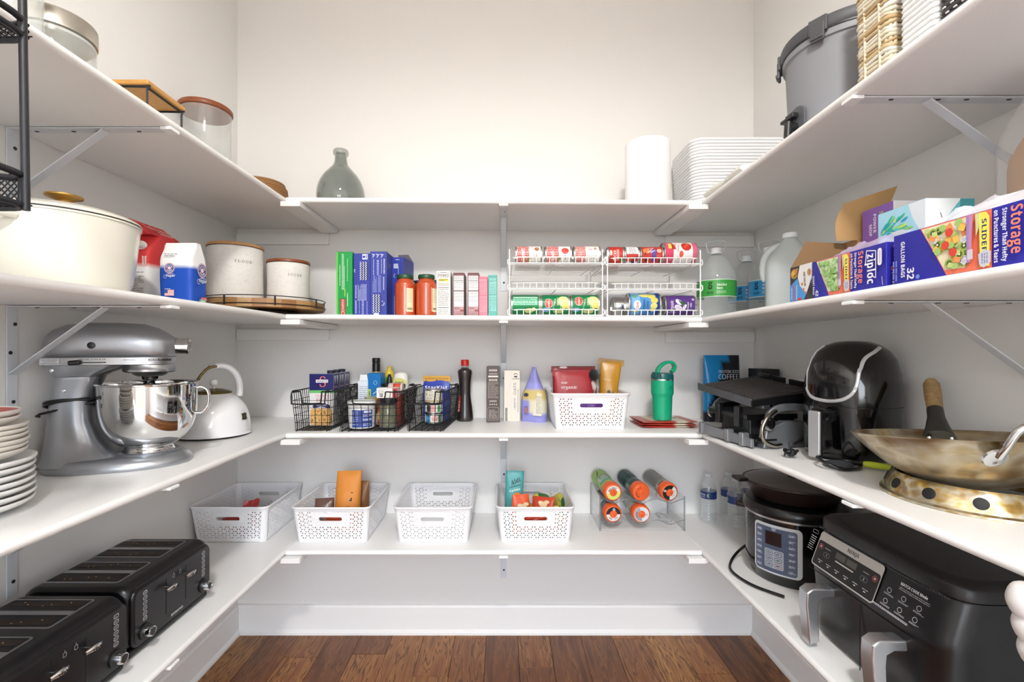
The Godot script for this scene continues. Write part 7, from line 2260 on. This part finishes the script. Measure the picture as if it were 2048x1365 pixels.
func fruit_bin(y: float) -> void:
	# teal snack bag, orange pouches and fruit cups
	var g := "fruit snacks in the right bin"
	var t := add_pouch("teal_bag", "tall teal snack bag leaning in the left corner of the fruit snack bin", "bag", v(.040, y + .012, -1.945), 4, -5, .072, .225, .05, "4fa5a6", 101, g, .35, 1.05)
	t.rotation_degrees.z = -3
	var q := Pr.new(func(a: float, b: float, l: float) -> Vector3: return v(a, b, .0295 + l - b * .07))
	q.text("Aldi", .002, .185, .016, "16363c", .45, "sb", .042, .2).rows(.0, .165, .045, .006, 2, "16363c", .3).text("Cuties", .0, .150, .008, "e9f2ee", .25, "b", .045)
	q.circ(.012, .125, .020, "d8542c", .016).circ(.016, .122, .012, "5a2a1c", .009).circ(.010, .132, .013, "e9b64a", .006)
	print_on(q, t)
	for k in 2:
		t = add_pouch("orange_packet", ["orange fruit packet with a pale blossom at the front of the fruit snack bin", "orange-red fruit packet lying deeper in the fruit snack bin"][k], "packet", v([.075, .150][k], y + .018, [-1.862, -1.885][k]), [10.0, -18.0][k], [-12.0, -25.0][k], [.085, .09][k], [.145, .13][k], .032, ["e2582a", "d1472a"][k], 103 + k, g, .35, [.8, 1.0][k])
		q = Pr.new(func(a: float, b: float, l: float) -> Vector3: return v(a, b, .019 + l - b * .04))
		q.circ(.004, .098, .017, "f0d9a6", .011).circ(.018, .108, .011, "f0d9a6", .007).circ(-.008, .104, .009, "f4e2b8", .007).text("mango", .0, .075, .006, "f3d3b8", 0, "b", .03).poly(pv([-.04, .055, -.02, .07, -.03, .05]), "2e5a3a")
		print_on(q, t)
	var names := ["fruit cup with a green and yellow lid facing up in the snack bin", "fruit cup tipped on its side showing a green lid in the snack bin", "amber fruit cup without visible lid between packet and cups", "fruit cup with a yellow lid low at the right front of the snack bin", "fruit cup at the bottom left under the packets", "fruit cup at the bottom right under the tipped cup"]
	var src: Node3D = null
	var spots := [v(.158, y + .080, -1.975), v(.205, y + .090, -2.0), v(.118, y + .080, -2.0), v(.214, y + .062, -1.872), v(.105, y + .01, -2.03), v(.195, y + .01, -2.03)]
	var rots := [v(14, 20, 5), v(15, -25, -72), v(150, 40, 20), v(30, 0, -10), v(0, 10, 0), v(0, 60, 0)]
	for i in 6:
		if src == null:
			src = thing("fruit_cup", names[i], "cup", spots[i], 0, g)
			part("cup_body", B.new().lathe(vs([0, 0, .024, 0, .026, .003, .033, .040, .0365, .042, .0365, .044, 0, .044]), 36), mt("c0a04e", .2, 0, {"subsurf_scatter_enabled": true, "subsurf_scatter_strength": .3}), src)
			q = Pr.new(func(a: float, b: float, l: float) -> Vector3: return v(a, .0442 + l, -b))
			q.circ(0, 0, .037, "d9cf52", 0, 28).poly(pv([.0, .036, .022, .029, .034, .012, .0365, -.004, .03, -.02, .01, -.010, -.004, .012]), "2e6a3a").text("Dole", -.012, -.006, .010, "2b4a2a", .4, "b").ring(0, 0, .0355, .0012, "3b6b3a").circ(.010, -.022, .007, "e8b23c").rows(-.014, -.020, .016, .004, 1, "4f5a22", .4)
			part("foil_lid", q.b, ink(.35), src)
			src.rotation_degrees = rots[i]
		else:
			var c := again(src, spots[i], 0, names[i])
			c.rotation_degrees = rots[i]
	solo("red_snack_bag", "red net-like fruit bag lying at the front of the fruit snack bin", "bag", pouch(.12, .09, .03, "", .4, 107), noise_mat("red_net", .06, [0, "7c2418", .5, "c4452e", 1, "e08a5a"], v(12, 12, 12), .4, 71, true), v(.175, y + .03, -1.846), 4, g).rotation_degrees.x = -30
	solo("orange_packet", "orange and white striped packet seen through the grip hole of the fruit snack bin", "packet", film(v(.075, y + .07, -1.829), v(.185, y + .07, -1.831), v(0, .045, -.004), 19, .003), mt("d8472a", .3))

func bottle_rack(y: float) -> void:
	var acr := glass("dfe3e4", .13, .03)
	var edge := glass("7f8488", .45, .1)
	var t := thing("bottle_rack", "clear acrylic two-tier bottle rack holding squeeze bottles on the lowest shelf", "rack", v(.568, y, -2.025), 0)
	var W := .172; var D := .098
	for s in [-1.0, 1.0]:
		part("side_wall", B.new().box(v(s * W, .070, 0), v(.004, .140, 2 * D), .0012), acr, t)
		for z in [-1.0, 1.0]: part("edge_post", B.new().box(v(s * W, .070, z * D), v(.006, .141, .005), .001), edge, t)
	for tier in 2:
		var yy: float = [.012, .098][tier]
		var rings := []
		for i in 2:
			var q := []
			for j in 49:
				var x := lerpf(-W, W, j / 48.0)
				var ph := fposmod((x + W) / (2.0 * W) * 3.0, 1.0)
				q.append(v(x, yy + .018 * pow(absf(cos(ph * PI)), 1.6) - .014 * i + .014, [D, -D][i]))
			rings.append(q)
		var hi := []
		part("cradle", B.new().loft(rings, false), acr, t)
		part("cradle_lip", B.new().tube(rings[0], .0018, 6), edge, t)
		for c in 3:
			var cx := (c - 1) * 2.0 * W / 3.0
			var o := []
			for e in rr(.055, .11, .018, 5): o.append(v(cx + e.x * (.8 + .2 * e.y / .055), yy + .0075 + .007 * (.5 + e.y / (2 * D)) - .002, e.y))
			part("cutout", B.new().tube(o, .0013, 5, true), edge, t)
	part("front_tie", B.new().box(v(0, .004, D), v(2 * W, .006, .004), .001), acr, t)
	# squeeze bottles lie in the cradles, caps to the front and dipping slightly
	var g := "squeeze bottles in the acrylic rack"
	var kinds := [
		["green squeeze bottle with an orange cap lettered BRANT, top left of the acrylic rack", "8fb45a", -1, 1],
		["dark teal squeeze bottle with a plain orange cap, top middle of the acrylic rack", "0d3f3c", 0, 1],
		["clear squeeze bottle with black zebra stripes and orange cap, top right of the rack", "cfcfc8", 1, 1],
		["smoky squeeze bottle with a black and white cap disc, bottom left of the rack", "6f7470", -1, 0],
		["clear squeeze bottle with a white and grey cap disc, bottom middle of the rack", "bfc0bc", 0, 0]]
	var orange := mt("e8622c", .38)
	for i in 5:
		var k: Array = kinds[i]
		var cx: float = .568 + k[2] * 2.0 * W / 3.0
		var R := .0365
		var b := thing("squeeze_bottle", k[0], "bottle", v(cx - .005, y + [.070, .158][k[3]], -1.918), 0, g)
		b.rotation_degrees = v([3.0, 4.0][k[3]], [6.0, 6.0, 6.0, 4.0, 2.0][i], [8.0, 40.0, 38.0, 0.0, -38.0][i])
		# along local z: cap face at z = 0, body going back
		var X := Transform3D(Basis(v(1, 0, 0), v(0, 0, 1), v(0, -1, 0)), Vector3.ZERO)
		var bd := B.new()
		bd.x = X
		bd.lathe(smooth(vs([0, -.195, .030, -.195, .0345, -.190, .0355, -.178, .0355, -.125, .0325, -.105, .0325, -.085, .0352, -.068, .0352, -.038, .033, -.030]), 3), 40)
		var bm: Material = mt(k[1], .3)
		if i in [2, 4]: bm = mt(k[1], .15, 0, {"transparency": 1, "albedo_color": Color(.82, .83, .80, .5)})
		if i == 3: bm = mt(k[1], .15, 0, {"transparency": 1, "albedo_color": Color(.36, .38, .36, .72)})
		part("bottle_body", bd, bm, b)
		var cp := B.new()
		cp.x = X
		cp.lathe(vs([0, -.040, .0362, -.040, .0370, -.037, .0370, -.012, .0360, -.006, .0335, -.0025, .030, -.001, .012, .0, .0115, .0035, .0098, .0045, .003, .0045, .0022, .0035, 0, .0035]), 44, 30)
		part("cap", cp, orange, b)
		part("spout_hole", B.new().lathe(vs([0, 0, .0024, 0, .0022, .0008, 0, .0008]), 12), mt("a3311a", .5), b).transform = Transform3D(Basis(v(1, 0, 0), v(0, 0, 1), v(0, -1, 0)), v(.002, -.002, .0040))
		var q := Pr.new(pl(v(0, 0, -.0008), Vector3.RIGHT, Vector3.UP))
		q.lift = .0006
		match i:
			0: q.circ(0, 0, .0290, "e2e2da", 0, 32).poly(_sector(.0290, PI * .98, TAU + .05), "d6dc74").circ(0, 0, .0120, "e8622c").arc_text("BRANT", 0, 0, .0195, PI / 2 + .15, .0085, "4a4a48")
			1: q.arc_text("BONTIES", 0, 0, .0215, PI * .72, .0085, "8d3113")
			2: q.circ(0, 0, .0305, "1d1d1e", 0, 32).poly(_sector(.0290, -PI * .72, PI * .12), "dcdcda").circ(0, 0, .0120, "e8622c").arc_text("CALLIE", 0, 0, .0205, -PI * .3, .006, "8d9096", true).text("G", -.012, .020, .011, "f0f0ee", .5)
			3: q.circ(0, 0, .0300, "1d1d1e", 0, 32).poly(_sector(.0285, PI, TAU), "dcdcda").circ(0, 0, .0120, "e8622c").arc_text("EMY,ICU", 0, 0, .0205, -PI / 2, .0065, "3a4048", true).text("G", .002, .020, .011, "f0f0ee", .1)
			4: q.circ(0, 0, .0305, "d8dadb", 0, 32).poly(_sector(.0290, PI * .80, PI * 1.75), "9aa2aa").circ(0, 0, .0120, "e8622c").arc_text("BONTIC", 0, 0, .0205, -PI * .62, .0072, "4a5058", true).text("G", .018, .012, .010, "8d9aa6", -.6)
		print_on(q, b, .4, "cap_print")
		q = Pr.new(func(a: float, c: float, l: float) -> Vector3: return v(sin(c / .0356) * (.0357 + l), cos(c / .0356) * (.0357 + l), -a), .008)
		match i:
			0: q.rect(.15, 0, .05, .14, "9cc063").poly(pv([.185, -.01, .150, -.022, .120, -.030, .150, -.014]), "253a24").rrect(.094, -.012, .05, .05, .01, "aab4ae").ring(.10, .0, .024, .007, "79a84f").rect(.064, -.01, .012, .06, "3f8f86")
			1: q.rect(.13, .018, .11, .0018, "7d8a86").rrect(.062, -.026, .05, .020, .006, "7f8a88").text("G", .07, -.024, .016, "c9d0cc", PI / 2).rect(.13, -.02, .11, .0018, "55625e")
			2:
				for j in 12: q.poly(pv([.185 - j * .011, -.034, .180 - j * .011, .030, .176 - j * .011, .034, .178 - j * .011, -.01, .181 - j * .011, -.034]), "202022")
				q.rrect(.032, .0, .03, .030, .004, "1d1d1e").text("BUL", .05, -.042, .010, "3f4246", PI / 2)
			3: q.rrect(.05, .0, .04, .032, .006, "1d1d1e").rrect(.10, -.03, .05, .014, .005, "c9ccc8")
			4: q.rrect(.09, -.028, .06, .024, .004, "dcdedc")
		print_on(q, b)

func _sector(r: float, a0: float, a1: float) -> PackedVector2Array:
	var q := PackedVector2Array()
	for i in 19: q.append(Vector2(cos(lerpf(a0, a1, i / 18.0)), sin(lerpf(a0, a1, i / 18.0))) * r)
	for i in 19: q.append(Vector2(cos(lerpf(a1, a0, i / 18.0)), sin(lerpf(a1, a0, i / 18.0))) * .0115)
	return q

# ---------- lowest shelf, right ----------
func low_shelf_right() -> void:
	var y := lv(4, "r", -1.3)
	var black := mt("101012", .28)
	var gloss := mt("0b0b0d", .14)
	var steel := mt("c4c6c9", .25, .9)
	# pressure cooker with its control panel turned to the aisle
	var t := thing("pressure_cooker", "black electric pressure cooker with a grey button panel on the lowest right shelf", "cooker", v(.955, y, -1.555), -38)
	part("cooker_body", B.new().lathe(vs([0, 0, .118, 0, .124, .006, .130, .03, .138, .036, .140, .04, .140, .205, 0, .205]), 64), gloss, t)
	part("steel_band", B.new().lathe(vs([.138, .204, .1425, .205, .1425, .212, .138, .213]), 64), steel, t)
	part("lid", B.new().lathe(vs([0, .212, .146, .212, .149, .217, .148, .232, .140, .243, .11, .250, 0, .252]), 64), black, t)
	for s in [-1.0, 1.0]: part("side_handle", B.new().box(v(s * .152, .205, 0), v(.036, .02, .06), .008, 2), black, t)
	var q := Pr.new(cy(.1405, 0, -.22), .008)
	q.lift = .0012
	q.rrect(0, .115, .142, .152, .014, "c7c9cc").rrect(-.004, .113, .124, .138, .008, "4b566b").rect(-.008, .148, .048, .042, "1e1513").rrect(-.006, .085, .056, .058, .005, "a3a9b3").circ(-.006, .178, .006, "d5d8de").circ(-.006, .178, .005, "4b566b").text("M", -.006, .178, .005, "e4e6ea")
	for i in 7:
		for s in [-1.0, 1.0]: q.box_line(-.004 + s * .048, .168 - i * .0185, .020, .013, .0007, "8f9bb0", .005).rows(-.004 + s * .048, .168 - i * .0185, .015, .007, 2, "e4e8ee", 0, .5)
	for i in 6: q.box_line(-.019 + (i % 2) * .026, .103 - int(i / 2.0) * .018, .019, .013, .0012, "b0546a" if i == 5 else "2a3040", .004).rows(-.019 + (i % 2) * .026, .103 - int(i / 2.0) * .018, .010, .005, 1, "2a3040")
	print_on(q, t, .35, "control_panel")
	part("power_cord", B.new().tube(smooth([Vector3(-.138, .055, -.03), Vector3(-.165, .03, .0), Vector3(-.178, .008, .05), Vector3(-.160, .006, .12), Vector3(-.09, .006, .18), Vector3(0, .006, .20)], 6), .0045, 8), black, t)
	# covered pan on top of the cooker
	t = thing("skillet", "dark brown skillet under a clear glass lid, stacked on the pressure cooker", "pan", v(.955, y + .2535, -1.555), 0)
	part("pan_body", B.new().lathe(vs([0, 0, .115, 0, .122, .004, .146, .048, .150, .050, .150, .054, .145, .053, .118, .008, 0, .006]), 64), mt("2b1f1c", .3), t)
	part("glass_lid", B.new().lathe(smooth(vs([.143, .054, .12, .061, .08, .068, .04, .072, 0, .073]), 3), 56), glass("b9b2aa", .2, .03), t)
	part("knob", B.new().lathe(vs([0, .073, .008, .073, .008, .078, .017, .080, .017, .085, 0, .087]), 28), black, t)
	part("handle", B.new().box(v(-.160, .053, -.03), v(.035, .012, .05), .004), black, t)
	# two-basket air fryer: local z faces the aisle, x runs towards the camera
	t = thing("dual_air_fryer", "large black double-basket air fryer with two metal handles on the lowest right shelf", "air fryer", v(.958, y, -1.072), -90)
	var rings := []
	for e in [[.004, .19, .130, -.002], [.012, .198, .136, 0], [.17, .206, .148, 0], [.19, .206, .147, 0], [.262, .203, .132, -.012], [.266, .203, .132, -.012]]:
		rings.append(ring_at(v(0, e[0], e[3]), Vector3.RIGHT, Vector3.BACK, e[1], e[2], 6.0, 72))
	part("shell", B.new().loft(rings, true, true, true), black, t)
	rings = []
	for e in [[.270, .206, .134], [.290, .206, .134], [.299, .198, .126], [.302, .18, .108]]: rings.append(ring_at(v(0, e[0], -.012), Vector3.RIGHT, Vector3.BACK, e[1], e[2], 6.0, 72))
	part("top_cover", B.new().loft(rings, true, true, true), mt("131315", .35), t)
	part("vent_band", B.new().loft([ring_at(v(0, .265, -.012), Vector3.RIGHT, Vector3.BACK, .200, .128, 6.0, 72), ring_at(v(0, .271, -.012), Vector3.RIGHT, Vector3.BACK, .200, .128, 6.0, 72)], true), mt("050506", .6), t)
	var vt := B.new()
	for i in 60: vt.box(v(-.18 + i * .0061, .268, .117), v(.003, .005, .002))
	part("vent_slot", vt, mt("2c2c2f", .5), t, true)
	part("drawer_seam", B.new().box(v(0, .085, .1484), v(.0016, .15, .0012)), mt("000000", .6), t)
	part("drawer_seam", B.new().box(v(0, .166, .1487), v(.36, .0016, .0012)), mt("000000", .6), t)
	var up := v(0, .070, -.026).normalized()
	q = Pr.new(pl(v(0, .226, .1350), Vector3.RIGHT, up))
	q.lift = .001
	q.poly(rr(.205, .088, .008, 4, Vector2(-.062, -.004)), "b8b4ae").poly(rr(.200, .063, .006, 4, Vector2(-.062, -.0135)), "1b1a1b").text("NINJA", -.050, .028, .009, "2a2a2c", 0, "b", .036)
	for s in [-1.0, 1.0]: q.ring(-.062 + s * .088, .004, .0062, .0012, "c8565c").circ(-.062 + s * .088, .004, .003, "d8a0a2").box_line(-.062 + s * .062, -.010, .020, .011, .0007, "9b9b9e", .005).text("1" if s < 0 else "2", -.062 + s * .062, -.010, .005, "e2e2e4").rows(-.062 + s * .064, .005, .020, .003, 1, "c9c9cc")
	q.rect(-.080, .004, .032, .015, "57534f").rect(-.044, .004, .032, .015, "57534f").rrect(-.062, -.010, .060, .003, .0014, "d6cfc4")
	for i in 6: q.rows(-.137 + i * .030, -.029, .016, .003, 1, "d9d9dc").rect(-.137 + i * .030, -.034, .006, .002, "e8e8ea")
	q.text("MATCH COOK Mode", .118, .026, .006, "e4e4e8", 0, "b", .062).rows(.122, .016, .070, .007, 2, "c9c9ce", 0, .3)
	for i in 6: q.ring(.068 + (i % 3) * .036, .0 - int(i / 3.0) * .024, .005, .001, "cfcfd4").rows(.070 + (i % 3) * .036, -.009 - int(i / 3.0) * .024, .024, .004, 2, "cfcfd4", 0, .4)
	q.rows(.085, -.041, .09, .005, 2, "d6d6da").box_line(-.182, .030, .020, .008, .0007, "d6d6da", .003).rows(-.182, .0, .020, .040, 7, "cfcfd4", 0, .3)
	print_on(q, t, .3, "control_panel")
	for s in [-1.0, 1.0]:
		var h := B.new()
		h.x = Transform3D(Basis(v(0, 0, 1), v(0, 1, 0), v(-1, 0, 0)), v(s * .103, 0, 0))
		var o := [Vector2(.140, .128), Vector2(.168, .128), Vector2(.182, .120), Vector2(.184, .10), Vector2(.181, .02), Vector2(.205, .012), Vector2(.214, .11), Vector2(.212, .140), Vector2(.198, .150), Vector2(.140, .150)]
		h.ext(PackedVector2Array(o), -.017, .017, .003, 50)
		part("drawer_handle", h, steel, t)
	# pale knobbed utensil poking in at the right edge
	t = thing("knobbed_utensil", "pale knobbed end of a chrome utensil at the lower right edge of the photo", "utensil", v(.78, y, -.60), 0)
	part("stand", B.new().lathe(vs([0, 0, .05, 0, .05, .008, .009, .012, .009, .36, 0, .362]), 28), steel, t)
	for k in 3: part("knob", B.new().lathe(smooth(vs([0, -.024, .016, -.02, .023, 0, .016, .02, 0, .024]), 4), 24), mt("dedad8", .35), t).position = v(-.062 + k * .008, .395 - k * .034, -.045)
	part("collar", B.new().tube([v(-.055, .362, -.042), v(0, .352, 0)], .016, 18), steel, t)
